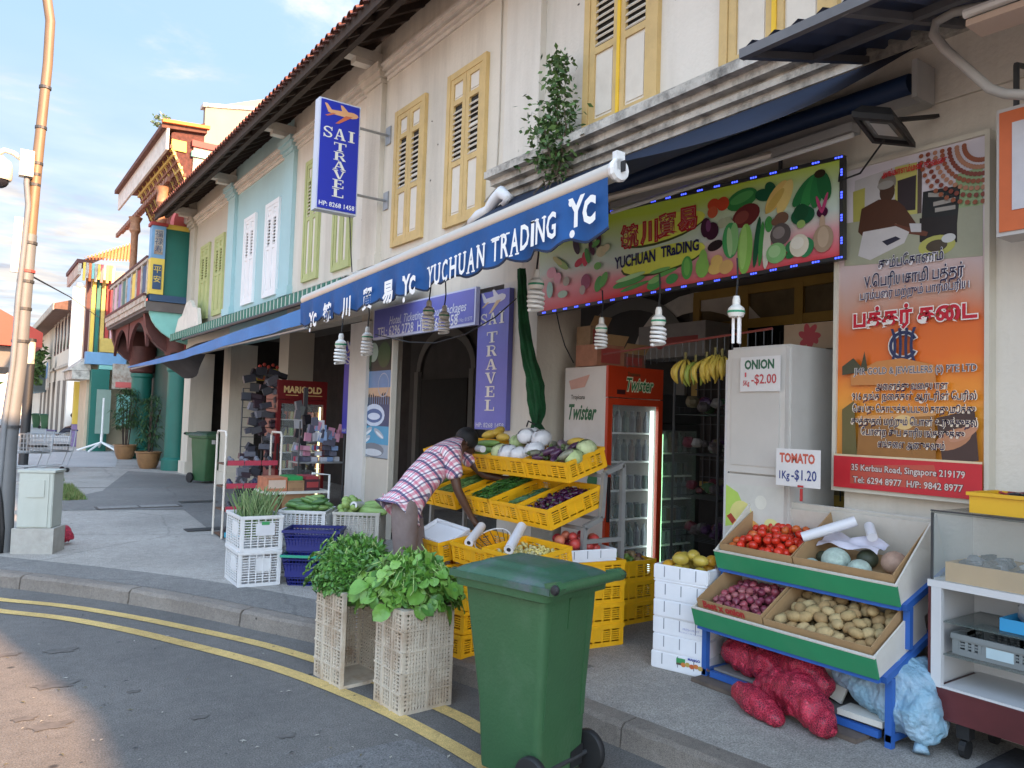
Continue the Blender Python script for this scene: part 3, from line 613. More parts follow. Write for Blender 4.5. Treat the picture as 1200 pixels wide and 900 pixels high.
# B: arched openings, dark doorways, a red shrine poster
mb = MB()
for (yc, hw) in ((11.9,.9),(9.4,.9),(7.2,.85)):
    for k in range(14):
        a0 = PI*k/14; a1 = PI*(k+1)/14
        mb.add([(6.94,yc+hw*math.cos(a0),2.55+.62*math.sin(a0)),(6.94,yc+hw*math.cos(a1),2.55+.62*math.sin(a1)),(6.94,yc+(hw+.14)*math.cos(a1),2.55+.78*math.sin(a1)),(6.94,yc+(hw+.14)*math.cos(a0),2.55+.78*math.sin(a0))], [(0,1,2,3)])
    mb.box(6.90,6.98,yc-hw-.14,yc-hw,.12,2.55); mb.box(6.90,6.98,yc+hw,yc+hw+.14,.12,2.55)
mb.build('arch_moulding', M('interior_arch', (.2,.19,.17), .9, .1, 2), B)
mb = MB()
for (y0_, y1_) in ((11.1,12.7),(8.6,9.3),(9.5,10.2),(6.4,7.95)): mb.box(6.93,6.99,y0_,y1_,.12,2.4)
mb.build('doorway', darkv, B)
mb = MB()
for k in range(4): mb.box(6.90,6.92,8.7+k*.3,8.9+k*.3,1.3,2.3)
mb.build('door_glass', M('glass_green_dark', (.02,.05,.045), .15, .3, 9), B)
p = Panel((6.925,8.05,1.15),(0,-1,0),(0,0,1),.6,1.3); 
red_o = MB().box(6.90,6.905,9.0,9.45,1.7,2.5).build('notice', INK((.25,.03,.03)), B)
# --- tall party wall seen above the roofs
pw = thing('party_wall', 'tall weathered cream gable wall rising above the tiled roofs', 'wall')
a = fy(241,126,30); b = fy(335,112,30); c = fy(335,260,30)
mb = MB(); mb.prism([(a.x,30,5),(a.x,30,a.z),(b.x,30,b.z),(b.x+5,30,b.z+.2),(b.x+5,30,5)], (0,.3,0)); mb.build('wall', M('plaster_weathered', (.27,.26,.20), .9, .1, .5, .3, dirt=(.3,.3,.24), dirt_amt=.5, streak=1), pw)
mb = MB(); mb.prism([(a.x-.1,29.95,a.z),(a.x-.1,29.95,a.z+.14),(b.x+5,29.95,b.z+.34),(b.x+5,29.95,b.z+.2)], (0,.45,0)); mb.build('coping', mouldy, pw)
# ================================================================= ORNATE GREEN AND RED HOUSE (Y 20.75 - 33)
teal = M('paint_teal', (.008,.13,.10), .5, .08, 2, dirt=(.02,.1,.08), dirt_amt=.4); red_b = M('paint_deep_red', (.32,.035,.03), .6, .1, 2); red_l = M('paint_rose_red', (.62,.13,.12), .6, .06, 2)
maroon = M('timber_maroon', (.075,.018,.014), .6, .2, 6); white_s = M('ornate_white', (.46,.42,.35), .7, .2, 6, dirt=(.22,.10,.06), dirt_amt=.7, dr=(.45,.65)); gold = M('ornate_gold', (.55,.40,.10), .5, .12, 5)
blue_s = M('ornate_blue', (.16,.32,.50), .6, .08, 4); yl = M('ornate_yellow', (.70,.50,.08), .6, .06, 3); pink = M('ornate_pink', (.60,.38,.42), .6, .08, 3); lteal = M('ornate_pale_teal', (.22,.50,.44), .6, .08, 3); navy = M('ornate_navy', (.03,.07,.14), .6, .1, 3); purple = M('ornate_purple', (.24,.17,.34), .6, .1, 3)
G = thing('ornate_house', 'ornate teal and red house with painted balcony beside the beige shophouse', 'house')
MB().box(4.9,9,20.75,30,.12,4.5).build('wall', M('paint_dark_teal', (.025,.07,.055), .6, .15, 2), G); MB().box(4.6,9,20.76,25.4,4.51,8.4).build('wall', red_b, G)
MB().box(4.55,4.9,20.72,21.0,.12,8.2).build('side_wall', M('ornate_cream', (.5,.44,.34), .8, .08, 2), G)
a = fy(192,268,20.82); b = fy(225,345,20.82)
zb = fy(190,346,20.82).z; zt = a.z; bx = 3.88
MB().box(bx,4.95,20.80,20.98,zb,zt).build('side_panel', teal, G)
MB().box(bx-.02,4.95,20.76,20.99,zt+.002,zt+.12).build('side_band', yl, G)
MB().box(bx-.3,4.95,20.74,21.0,zb-.17,zb-.002).build('side_band', navy, G)
# curved bracket under the side panel (pale teal spandrel)
mb = MB(); pts = [(4.95,20.85,zb-.175),(3.6,20.85,zb-.175)]+[(3.6+1.15*(1-math.cos(t)), 20.85, zb-.30-.9*math.sin(t)) for t in [PI/2*k/8 for k in range(9)]]+[(4.95,20.85,zb-1.25)]
mb.prism(pts, (0,.12,0)); mb.build('spandrel', lteal, G)
# red half-dome gable
mb = MB(); mb.prism([(4.95,20.9,zt+.13)]+[(4.5-.42*math.cos(t) if True else 0, 20.9, zt+.13+.62*math.sin(t)**.7) for t in [PI/2*k/10 for k in range(11)]][::1]+[(4.95,20.9,zt+.75)], (0,.5,0)); mb.build('gable', red_l, G)
# end pillar of the balcony, with character plaques
mb = MB(); mb.box(3.56,3.878,20.72,21.05,zb,zb+.9); mb.build('balcony_pillar', yl, G)
mb = MB(); mb.box(3.56,3.878,20.72,21.05,zb+.902,zb+1.72); pl = mb.build('balcony_pillar', blue_s, G)
MB().box(3.52,3.92,20.68,21.08,zb+1.722,zb+1.80).build('pillar_cap', red_b, G); 
for z, c in ((zb+.12, navy), (zb+1.0, white_s)):
    MB().box(3.62,3.82,20.705,20.719,z,z+.62).build('plaque', c, G)
pm = MB()
for i, ch in enumerate('福禄寿'): text_mb(pm, ch, .19, (3.72,20.700,zb+1.50-i*.19), (1,0,0), (0,0,1), 0)
for i, ch in enumerate('平安'): text_mb(pm, ch, .19, (3.72,20.700,zb+.60-i*.24), (1,0,0), (0,0,1), 1)
pm.build('lettering', [navy, yl], G)
# balcony : slab, parapet panels, posts, rail
BY0, BY1, BX = 21.05, 27.2, 3.56
MB().box(BX-.05,4.9,20.78,BY1,zb-.42,zb-.18).build('balcony_slab', M('ornate_soffit', (.12,.10,.09), .8, .2, 3), G)
mb = MB(); mb.box(BX-.12,BX-.052,20.76,BY1,zb-.20,zb-.06); mb.box(BX-.09,BX-.052,20.76,BY1,zb-.34,zb-.202); mb.build('balcony_cornice', white_s, G); MB().box(BX-.14,BX-.053,20.75,BY1,zb-.058,zb-.0).build('balcony_band', maroon, G)
cols = [navy, red_b, yl, blue_s, teal, purple, pink, red_l]; n = 8; st = (BY1-BY0)/n
for k in range(n):
    y = BY0+k*st; MB().box(BX+.0,BX+.12,y+.12,y+st-.10,zb+.12,zb+.80).build('balcony_panel', cols[k], G)
    MB().box(BX-.02,BX+.14,y-.05,y+.07,zb,zb+.86).build('balcony_post', white_s, G)
mb = MB(); mb.box(BX-.03,BX+.16,BY0,BY1,zb+.862,zb+.94); mb.build('balcony_rail', white_s, G); MB().box(BX-.05,BX+.17,BY0,BY1,zb+.945,zb+1.0).build('balcony_rail', maroon, G)
MB().box(BX,BX+.13,BY0,BY1,zb-.0,zb+.11).build('balcony_kerb', white_s, G)
# arches beneath the balcony, red corbels
for yc in (21.4, 26.8):
    mb = MB(); pts = [(4.9,yc,zb-.43),(3.6,yc,zb-.43)]+[(3.62+1.2*(1-math.cos(t)), yc, zb-.55-1.0*math.sin(t)) for t in [PI/2*k/8 for k in range(9)]]+[(4.9,yc,zb-1.6)]
    mb.prism(pts, (0,.25,0)); mb.build('corbel', maroon, G)
mb = MB()
for (y0_, y1_) in ((21.65,24.2),(24.4,26.9)):
    P = [(3.7,y0_,zb-.43)]+[(3.7, y0_+(y1_-y0_)*k/12, zb-1.25+.72*math.sin(PI*k/12)**.6) for k in range(13)]+[(3.7,y1_,zb-.43)]
    mb.prism(P, (.08,0,0))
mb.build('balcony_arch', maroon, G)
for yc in (21.5, 26.9):
    MB().lathe([(.36,.12),(.36,.4),(.30,.45),(.30,zb-1.9),(.34,zb-1.85),(.34,zb-1.75)], (4.55,yc,0), 16).build('column', teal, G, smooth='auto'); MB().lathe([(.31,zb-1.748),(.37,zb-1.7),(.37,zb-1.5),(.42,zb-1.4),(.42,zb-.9)], (4.55,yc,0), 16).build('capital', maroon, G, smooth='auto')
# upper gallery : dark timber screen, carved posts, big eave with white valance
MB().box(4.4,4.5,21.1,25.4,zb,8.3).build('screen', maroon, G)
mb = MB()
for k in range(17): mb.box(4.36,4.395,21.2+k*.25,21.26+k*.25,zb+1.0,8.0)
for z in (zb+1.1,zb+1.7,7.4): mb.box(4.34,4.40,21.15,25.4,z,z+.07)
mb.build('screen_slats', M('timber_red_brown', (.24,.07,.04), .6, .2, 8), G, kind='stuff')
mb = MB()
for k in range(24):
    for j in range(3): mb.box(3.9+j*.15,3.98+j*.15,21.1+k*.35,21.35+k*.35,7.55+j*.16,7.68+j*.16)
mb.build('carved_brackets', M('timber_carved', (.22,.09,.05), .6, .35, 9), G, kind='stuff')
for yc in (21.25,25.2): MB().lathe([(.10,zb+.9),(.10,6.9),(.16,7.0),(.13,7.25),(.2,7.4)], (3.85,yc,0), 12).build('carved_post', M('timber_carved2', (.30,.15,.08), .6, .3, 9), G, smooth='auto')
e0 = fy(197,157,20.4); e1 = fx(139,246,e0.x)
xr = fy(243,151,20.4).x; zr = fy(243,151,20.4).z; ex = e0.x; ez = e1.z; ey0 = 20.4; ey1 = max(e1.y, 27)
mb = MB(); mb.box(ex-.03,ex+.03,ey0,ey1,ez-.02,ez+.52); mb.build('valance_board', M('board_white_worn', (.62,.58,.52), .7, .15, 6, dirt=(.25,.2,.15), dirt_amt=.6), G)
ce = MB(); ce.prism([(ex+.10,20.5,ez+.12),(4.62,20.5,ez-1.35),(4.62,20.5,ez+.9),(ex+.10,20.5,ez+.45)], (0,4.9,0)); ce.build('eave_panelling', M('eave_dark_red', (.085,.025,.018), .8, .5, 12, .5), G)
cv = MB()
for k in range(9):
    f_ = k/9; x_ = ex+.10+(4.62-ex-.10)*f_; z_ = ez+.12-1.47*f_; cv.box(x_-.03,x_+.03,20.44,25.4,z_-.07,z_+.01,k % 2)
for k in range(26): 
    y_ = 20.5+k*.19; cv.bar((ex+.14,y_,ez+.04),(4.55,y_,ez-1.38),.05,.05,(k % 3 == 0)*1)
cv.build('carved_eave', [M('carved_brown', (.20,.075,.04), .7, .4, 12), gold], G, kind='stuff')
mb = MB(); mb.add([(ex-.15,ey0,ez+.50),(xr,ey0,zr-.12),(xr,ey1,zr-.12),(ex-.15,ey1,ez+.50),(ex-.15,ey0,ez+.62),(xr,ey0,zr),(xr,ey1,zr),(ex-.15,ey1,ez+.62)], [(0,3,2,1),(4,5,6,7),(0,1,5,4),(1,2,6,5),(2,3,7,6),(3,0,4,7)]); rf = mb.build('roof', M('roof_brown', (.12,.05,.035), .85, .3, 8), G)
mb = MB(); mb.add([(ex-.1,ey0-.06,ez+.64),(xr,ey0-.06,zr+.0),(xr,ey0+.2,zr+.02),(ex-.1,ey0+.2,ez+.66)], [(0,1,2,3),(0,3,2,1)]); 
mb.bar((ex-.15,ey0-.02,ez+.66),(xr+.05,ey0-.02,zr+.02),.14,.08); mb.build('verge_tiles', tile_o, rf)
# painted end pier under the verge
q0 = fy(226,165,20.5); px0 = q0.x; zz = q0.z
for k, (h, c) in enumerate(((.16,red_b),(.12,white_s),(.14,lteal),(.5,white_s),(.1,red_l),(.1,lteal),(.14,gold),(.3,pink),(.5,white_s))):
    MB().box(px0+(.02 if k % 2 else -.03),px0+.75,20.45-(.0 if k % 2 else .05),21.0,zz-h+.0,zz-.003).build('painted_block', c, G); zz -= h
MB().box(px0-.5,px0-.15,20.46,20.7,q0.z-.35,q0.z-.08).build('painted_block', yl, G)
MB().ball((px0+.35,20.42,q0.z-.72),.13,10,6,0,(1,.3,1)).build('ornament', red_l, G, True)
# low details : cream and teal pier panel beside the shophouse
MB().box(4.52,4.9,21.05,22.6,2.9,4.2).build('shop_panel', red_b, G)
# tree / shrub growing on the roof
def leaf_cloud(n, c, r, s, sc=(1,1,1), m2=.5, seed=1, up=.3, shell=.35):
    rr = random.Random(seed); mb = MB()
    for i in range(n):
        v = Vector((rr.gauss(0,1), rr.gauss(0,1), rr.gauss(0,1))).normalized()*r*(shell+(1-shell)*rr.random()**.6)
        p = Vector(c)+Vector((v.x*sc[0], v.y*sc[1], v.z*sc[2])); a = Vector((rr.uniform(-1,1), rr.uniform(-1,1), rr.uniform(-1,.6))).normalized(); b = a.cross(Vector((rr.uniform(-1,1), rr.uniform(-1,1), rr.uniform(0,1)))).normalized(); l = s*rr.uniform(.7,1.3)
        mb.add([p, p+a*l*.5+b*l*.28, p+a*l, p+a*l*.5-b*l*.28], [(0,1,2,3)], 0 if rr.random() < m2 else 1)
    return mb
lf1 = M('leaf_green', (.055,.115,.03), .55, .3, 4); lf2 = M('leaf_green_light', (.10,.18,.045), .55, .3, 4); lf3 = M('leaf_dark', (.025,.06,.018), .6, .3, 4)
p = fy(190,147,24); t = thing('wild_plant', 'small wild shrub growing on the roof ridge of the ornate house', 'plant', p)
leaf_cloud(150, (0,0,.1), .27, .12, seed=3).build('foliage', [lf1, M('leaf_grey', (.2,.24,.17), .6, .2, 4)], t, kind='stuff'); MB().tube([(0,0,-.6),(.03,0,-.3),(0,0,.1)], .012, 5).build('stem', wood_d, t)
# ================================================================= ORANGE TILED HOUSE with teal and yellow piers (Y 33 - 45)
H = thing('ornate_house', 'narrow house with bright orange tiled hip roof and striped hanging fringe', 'house')
def X2(px, py, Y): return fy(px, py, Y)
Y2 = 31.0
a = X2(98,304,Y2); b = X2(160,307,Y2); c = X2(162,284,Y2+3.0); dd = X2(100,300,Y2)
mb = MB(); n = 16
for k in range(n):
    u0 = k/n; u1 = (k+.5)/n; u2 = (k+1)/n
    for (p, q, h) in ((u0,u1,.07),(u1,u2,-.0)):
        A0 = a.lerp(b, p); A1 = a.lerp(b, q); T0 = a.lerp(c, .0).lerp(c, p)+Vector((0,3*(1-p)*0,0)); T1 = a.lerp(c, q)
        T0 = a.lerp(c, p); T1 = a.lerp(c, q)
        mb.add([A0+Vector((0,0,h)), A1+Vector((0,0,h)), T1+Vector((0,.1,h+.02)), T0+Vector((0,.1,h+.02))], [(0,1,2,3)])
hr = mb.build('roof', tile_o, H)
Yf = fx(80,333,a.x-.1).y; print('Yf', Yf, a, ex, ez, xr, zr)
mb = MB(); mb.add([a, c, Vector((c.x,Yf,c.z)), Vector((a.x-.1,Yf,a.z))], [(0,1,2,3)]); mb.build('roof_slope', tile_m, hr)
mb = MB(); mb.box(a.x-.15,a.x-.05,Y2,Yf,a.z-.55,a.z-.15); mb.build('valance_board', white_s, H); MB().box(a.x-.2,a.x+.1,Y2,Yf,a.z-.14,a.z).build('fascia', maroon, H)
fr = [yl, white_s, tile_o, lteal, white_s, yl, red_l, white_s, gold]
for k in range(11):
    w = (b.x-a.x)*.6/11; MB().box(a.x+k*w,a.x+(k+.85)*w,Y2-.02,Y2+.04,a.z-.75+(k % 2)*.1,a.z-.1).build('fringe', fr[k % 9], H)
w0 = X2(133,298,Y2); mb = MB(); mb.prism([(w0.x,Y2+.1,a.z-2.2)]+[(w0.x+.0,Y2+.1,a.z-.9),(w0.x+.4,Y2+.1,a.z-.35),(w0.x+1,Y2+.1,a.z-.3),(w0.x+1.3,Y2+.1,a.z-.02),(w0.x+2.2,Y2+.1,a.z+.1),(w0.x+2.2,Y2+.1,a.z-2.2)], (0,.3,0)); mb.build('gable_wall', red_b, H)
f0 = X2(100,320,Y2); f1 = X2(133,420,Y2)
MB().box(f0.x+.3,w0.x+3,Y2+.5,Y2+2.6,.12,a.z-.2).build('wall', M('ornate_cream2', (.5,.42,.3), .8, .1, 2), H)
for k, cc in enumerate((maroon, yl, teal, gold, red_b, pink)):
    MB().box(f0.x+.12+k*.16,f0.x+.24+k*.16,Y2+.3,Y2+.42,X2(110,420,Y2).z,a.z-.6).build('shutter_post', cc, H)
zc = X2(110,412,Y2).z
MB().box(f0.x+.15,w0.x+.6,Y2-.1,Y2+.4,zc-.45,zc-.02).build('painted_band', blue_s, H); MB().box(f0.x+.6,w0.x+1.2,Y2-.12,Y2+.38,zc-.0,zc+.5).build('painted_band', gold, H); MB().box(f0.x+.6,w0.x+1.4,Y2-.11,Y2+.3,zc-.62,zc-.47).build('painted_band', lteal, H)
g0 = X2(109,415,Y2-.2); g1 = X2(130,415,Y2-.2); MB().box(g0.x,g1.x,Y2-.2,Y2+.3,.12,zc-.64).build('teal_pier', teal, H)
y0_ = X2(89,430,Y2+3.5); y1_ = X2(109,430,Y2+3.5); MB().box(y0_.x,y1_.x+.3,Y2+3.5,Y2+3.9,1.0,zc-1.0).build('yellow_wall', yl, H); MB().box(y0_.x,y1_.x+.4,Y2+3.45,Y2+3.9,.12,.99).build('plinth', purple, H)
MB().box(y0_.x+.35,y0_.x+.8,Y2+3.40,Y2+3.49,1.9,2.5).build('plaque', navy, H)
s0 = X2(83,412,Y2+1); mb = MB(); mb.box(s0.x,g0.x-.02,Y2+.2,Y2+3,zc-1.0,zc-.7); mb.prism([(s0.x-.1,Y2+.2,zc-.69),(g0.x,Y2+.2,zc-.1),(g0.x,Y2+.2,zc-.69)], (0,2.8,0)); mb.build('side_canopy', mouldy, H)
r0 = X2(133,400,Y2); MB().box(r0.x,r0.x+2.2,Y2-.3,Y2-.1,zc-1.3,zc-.4).build('sign_board', white_s, H); MB().box(r0.x+.1,r0.x+2.0,Y2-.315,Y2-.302,zc-1.25,zc-1.05).build('sign_stripe', red_l, H)
MB().box(r0.x+.2,r0.x+2.4,Y2-.25,Y2-.05,zc-2.6,zc-1.5).build('wall_panel', lteal, H)
# bright white wall behind
Wt = thing('party_wall', 'bright white sunlit end wall left of the orange tiled roof', 'wall')
a = X2(86,336,47); b = X2(104,336,47); MB().box(a.x,b.x+2.5,47,47.4,.12,a.z).build('wall', M('plaster_bright', (.74,.70,.62), .85, .05, 1), Wt)
mb = MB()
for k in range(5): mb.ball((a.x+.3+k*.4,47.1,a.z+.1),.18,8,6)
mb.build('coping_balls', white_s, Wt, True, kind='stuff')
# far cream row with small windows
R = thing('far_building', 'far cream two storey building with a row of small dark windows', 'building')
rm = M('plaster_far', (.62,.54,.44), .85, .06, 1.0, dirt=(.35,.3,.24), dirt_amt=.3, streak=1)
Xr = 4.5
w1 = fx(88,350,Xr).y; 
MB().box(Xr,Xr+9,47.5,84,.12,fx(85,365,Xr).z).build('wall', rm, R)
zt = fx(85,365,Xr).z
mb = MB(); mb.prism([(Xr-.9,47.6,zt),(Xr-.9,47.6,zt+.3),(Xr+6,47.6,zt+2.6),(Xr+9,47.6,zt)], (0,36,0)); mb.build('roof', M('roof_far', (.13,.07,.05), .85, .3, 5), R)
MB().box(Xr-.98,Xr-.92,47.6,83,zt-.05,zt+.32).build('fascia', white_s, R)
for k in range(5):
    y = 49.5+k*1.9; za = fx(75,390,Xr).z
    f = MB().box(Xr-.03,Xr,y-.42,y+.42,4.9,6.8).build('window', maroon, R); MB().box(Xr-.045,Xr-.032,y-.3,y+.3,5.0,6.7).build('pane', M('glass_dark', (.02,.025,.03), .2, .2, 3), f); MB().box(Xr-.09,Xr,y-.5,y+.5,6.82,6.95).build('window_head', white_s, R)
for k in range(6):
    y = 49.5+k*3.2; MB().box(Xr-.02,Xr+.0,y,y+1.5,.12,3.2).build('door_opening', M('recess_dull', (.16,.13,.10), .9, .2, 2), R)
MB().box(Xr-.12,Xr,47.5,84,3.9,4.05).build('string_course', white_s, R)
mb = MB()
for k in range(7): mb.box(Xr-.9,Xr-.05,62+k*3,62.5+k*3,2.6,4.4)
mb.build('signs', INK((.15,.2,.22)), R, kind='stuff')
R2 = thing('far_building', 'tall narrow dark sign frame on the far white shopfronts behind the lamp post', 'sign', fx(56,440,4.1))
MB().box(-.05,.05,-.6,.6,-.9,1.0).build('board', white_s, R2); MB().box(-.07,-.055,-.5,.5,-.2,.8).build('picture', INK((.1,.2,.35)), R2)
# red roofed canopy at the far left
K = thing('canopy', 'red roofed canopy with grey underside at the far left behind the lamp pole', 'canopy')
a = fy(50,398,34); b = fy(-60,370,34)
za = fy(0,362,34).z
MB().add([], [])
mb = MB(); mb.prism([(a.x,34,a.z-.3),(a.x,34,a.z+.25),(fy(0,362,34).x,34,za),(-22,34,za+.3),(-22,34,a.z-.3)], (0,9,0)); mb.build('roof', M('canopy_red', (.42,.05,.03), .6, .06, 1), K)
MB().box(-22,a.x-.8,34.4,42.8,a.z-1.1,a.z-.32).build('soffit', M('canopy_grey', (.16,.15,.14), .8, .1, 1), K)
for x in (-6,-14): MB().tube([(x,38,.12),(x,38,a.z-1.1)], .25, 12).build('post', metal_g, K)
# distant greenery and low buildings closing the street
t = thing('far_trees', 'far off green trees at the end of the street behind the lamp pole', 'trees', (0,0,0)); t['kind'] = 'stuff'
mb = leaf_cloud(2600, (-9,95,3.2), 5.5, .8, (2.2,1,.75), seed=9); mb.build('foliage', [lf1, lf2], t, kind='stuff')
mb = leaf_cloud(900, (.5,62,2.6), 1.7, .4, (1,1,1.4), seed=12); q = thing('tree', 'small green tree in front of the far white shopfronts', 'tree', (3.2,60,0)); 
mb = leaf_cloud(900, (0,0,4.6), 1.3, .4, (.8,1,1.3), seed=12); mb.build('crown', [lf1, lf2], q, kind='stuff'); MB().tube([(0,0,.12),(.05,0,2),(0,.05,3.8)], [.12,.09,.05], 7).build('trunk', wood_d, q)
FB = thing('far_building', 'row of low far buildings closing off the end of the street', 'building'); MB().box(-40,9,135,140,.12,9).build('wall', rm, FB)
# ================================================================= AWNINGS
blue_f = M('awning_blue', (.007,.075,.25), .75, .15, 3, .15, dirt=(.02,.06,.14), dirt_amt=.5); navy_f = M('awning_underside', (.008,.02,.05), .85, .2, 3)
alu = M('aluminium_cream', (.60,.55,.48), .35, .06, 3, metal=.25, dirt=(.35,.28,.2), dirt_amt=.35)
wtxt = INK((.82,.82,.80)); 
AW = thing('shop_awning', 'long retractable blue awning with white lettering YUCHUAN TRADING on its scalloped valance', 'awning')
aR = fx(721,201,2.4); aL = fx(358,352,2.4); al = aR-aL; aln = al.normalized()
MB().tube([aL, aR], .046, 14).build('front_bar', alu, AW, smooth='auto')
mb = MB(); mb.T = Matrix.Translation(aR+aln*.004) @ Vector(aln).to_track_quat('X','Z').to_matrix().to_4x4(); mb.lathe([(.052,0),(.058,.02),(.05,.035)], n=12, ax='x'); mb.obox((.02,-.0,.04),(.03,.05,.09)); mb.build('end_cap', whitem, AW)
MB().obox(aR+aln*.042+Vector((0,0,.01)), (.006,.05,.05)).build('cap_opening', black, AW)
NL = 110; nscal = 15
def val(u, v):
    p = aL.lerp(aR, u); drop = .235 + .035*abs(math.sin(PI*u*nscal)) - .06*(1-u) ; wob = .02*math.sin(u*47)*v + .012*math.sin(u*113+1)*v
    return (p.x-.045+wob-.0*v, p.y, p.z-.035-drop*v)
MB().grid(val, NL, 6).build('valance', blue_f, AW, smooth=True)
mb = MB()
for i in range(NL):
    a = val(i/NL, 1); b = val((i+1)/NL, 1); mb.bar(a, b, .006, .012)
mb.build('valance_trim', M('trim_navy', (.01,.02,.05), .8, .1), AW)
wR = Vector((4.44, 2.25, 3.93)); wL = Vector((4.44, 6.45, 3.93)); tR = Vector((4.36, 2.25, 3.72)); tL = Vector((4.36, 6.45, 3.70))
def fab(u, v):
    p = aL.lerp(aR, u); q = wL.lerp(wR, u); r = p.lerp(q, v); sag = .10*math.sin(PI*v); return (r.x, r.y, r.z+.04-sag)
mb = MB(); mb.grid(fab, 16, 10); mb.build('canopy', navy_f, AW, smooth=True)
MB().tube([tL, tR], .06, 12).build('roller', M('roller_navy',(.01,.03,.09),.6,.1,3), AW, smooth='auto')
mb = MB(); mb.box(4.38,4.5,2.2,6.4,3.60,3.78); mb.obox((4.36,2.18,3.70),(.20,.03,.22)); mb.build('cassette', M('cassette_grey',(.42,.41,.39),.5,.08,4,metal=.3), AW)
for y0 in (3.1, 5.6):
    mb = MB(); k = Vector((3.45, y0+.75, 3.22)); e = Vector((2.44, y0+.1, aR.z-.06)); w = Vector((4.36, y0, 3.55))
    mb.tube([w, k], .025, 8); mb.tube([k, e], .022, 8); mb.ball(k, .04, 8, 6); mb.build('folding_arm', alu, AW, smooth='auto')
# lettering on the valance
lm = MB()
dv_ = aln; upv = Vector((0,0,1))
def vpos(px, py): p = fx(px, py, 2.4-.075); return p
def logo(px, py, s):
    p = vpos(px, py); text_mb(lm, 'Y', s*1.0, p-dv_*s*.22+upv*s*.05, dv_, upv, 0, .03*s, sx=.85, shear=0); text_mb(lm, 'C', s*.85, p+dv_*s*.26-upv*s*.02+Vector((-.002,0,0)), dv_, upv, 0, .045*s, sx=.75)
    u = p-dv_*s*.34-upv*s*.42; lm.ball(u+Vector((-.001,0,0)), s*.10, 8, 4, 0, (.02,1,1)); lm.ball(p-dv_*s*.42+upv*s*.35+Vector((-.001,0,0)), s*.09, 8, 4, 0, (.02,1,1))
logo(366.5,376,.17); logo(479,336,.185); logo(682,250,.20)
for ch, x, y in (('毓',383,368),('川',406,361),('貿',430,352),('易',454.5,343.5)): text_mb(lm, ch, .165, vpos(x, y), dv_, upv, 0, .006)
# condensed roman capitals: each letter laid along the valance
word = 'YUCHUAN TRADING'; ws = [.8,.95,.85,1.0,.95,.95,1.0,.5,.9,.95,.95,1.0,.45,1.0,1.0]; tot = sum(ws); acc = 0
for ch, w in zip(word, ws):
    t_ = (acc+w/2)/tot; acc += w
    px = 501+(652-501)*(t_**1.12); py = 327+(263.5-327)*(t_**1.12)
    if ch == ' ': continue
    p = vpos(px, py); cw = w*.083; 
    text_mb(lm, ch, .185, p, dv_, upv, 0, .004, fit=None if ch == 'I' else cw*.92, shear=.0)
    if ch in 'YUHANTRI': 
        for sx_ in (-1, 1):
            top = ch != 'A'; lm.obox(p+dv_*(sx_*cw*.36 if ch != 'I' else 0)+upv*(.066 if top else -.066)+Vector((-.0012,0,0)), (.0005,.034,.009), Matrix(((1,0,0),(0,1,0),(0,0,1))))
lm.build('lettering', wtxt, AW)
# green striped pent eave along the houses to the left
PE = thing('metal_eave', 'green and cream striped corrugated metal eave running above the far shops', 'awning')
g1 = M('eave_green', (.02,.16,.11), .6, .1, 4); g2 = M('eave_cream', (.50,.55,.48), .6, .1, 4)
mb = MB(); Y0, Y1 = 9.9, 20.6; y = Y0
while y < Y1:
    for k, (w, m) in enumerate(((.10,0),(.09,1))):
        mb.box(4.085+.012*k,4.10+.012*k,y,y+w,3.42-.02*(1-k),3.58,m); mb.add([(4.09,y,3.58+.01*(1-k)),(4.09,y+w,3.58+.01*(1-k)),(4.495,y+w,3.76+.01*(1-k)),(4.495,y,3.76+.01*(1-k))], [(0,1,2,3)], m); y += w
mb.build('corrugated_strip', [g1, g2], PE, kind='stuff')
mb = MB(); mb.box(4.12,4.16,Y0,Y1,3.40,3.46); mb.build('batten', wood_d, PE)
MB().tube([(3.95,Y0-.3,3.33),(3.95,Y1-2,3.30)], .035, 8).build('roller_tube', steel_d, PE)
# blue tarpaulin awning
TA = thing('shop_awning', 'sagging plain blue tarpaulin awning over the shoe and drinks shops', 'awning')
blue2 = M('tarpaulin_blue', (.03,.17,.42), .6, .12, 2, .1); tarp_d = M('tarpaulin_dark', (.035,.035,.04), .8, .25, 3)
pts = [(150,431),(180,427),(212,421),(245,411.5),(280,401),(320,390.5),(358,379)]; P3 = [fx(a, b, 3.0) for a, b in pts]
def tl(u):
    s_ = u*(len(P3)-1); i = min(int(s_), len(P3)-2); return P3[i].lerp(P3[i+1], s_-i)
hh = [.03,.10,.14,.17,.18,.19,.20]
def th(u):
    s_ = u*(len(hh)-1); i = min(int(s_), len(hh)-2); return hh[i]*(1-s_+i)+hh[i+1]*(s_-i)
mb = MB(); mb.grid(lambda u, v: (lambda p: (p.x-.01+.015*math.sin(u*40)*(1-v), p.y, p.z+th(u)*v*.9))(tl(u)), 40, 3); mb.build('valance', blue2, TA, smooth=True)
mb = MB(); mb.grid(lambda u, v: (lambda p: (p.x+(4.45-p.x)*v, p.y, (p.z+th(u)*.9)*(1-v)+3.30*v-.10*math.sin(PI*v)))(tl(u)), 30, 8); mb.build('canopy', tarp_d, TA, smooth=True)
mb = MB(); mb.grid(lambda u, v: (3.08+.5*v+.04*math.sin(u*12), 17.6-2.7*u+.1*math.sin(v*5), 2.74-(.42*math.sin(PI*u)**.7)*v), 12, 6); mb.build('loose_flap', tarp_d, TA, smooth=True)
MB().tube([(3.05,8.3,2.66),(3.05,19.4,2.60)], .022, 8).build('front_bar', metal_g, TA)
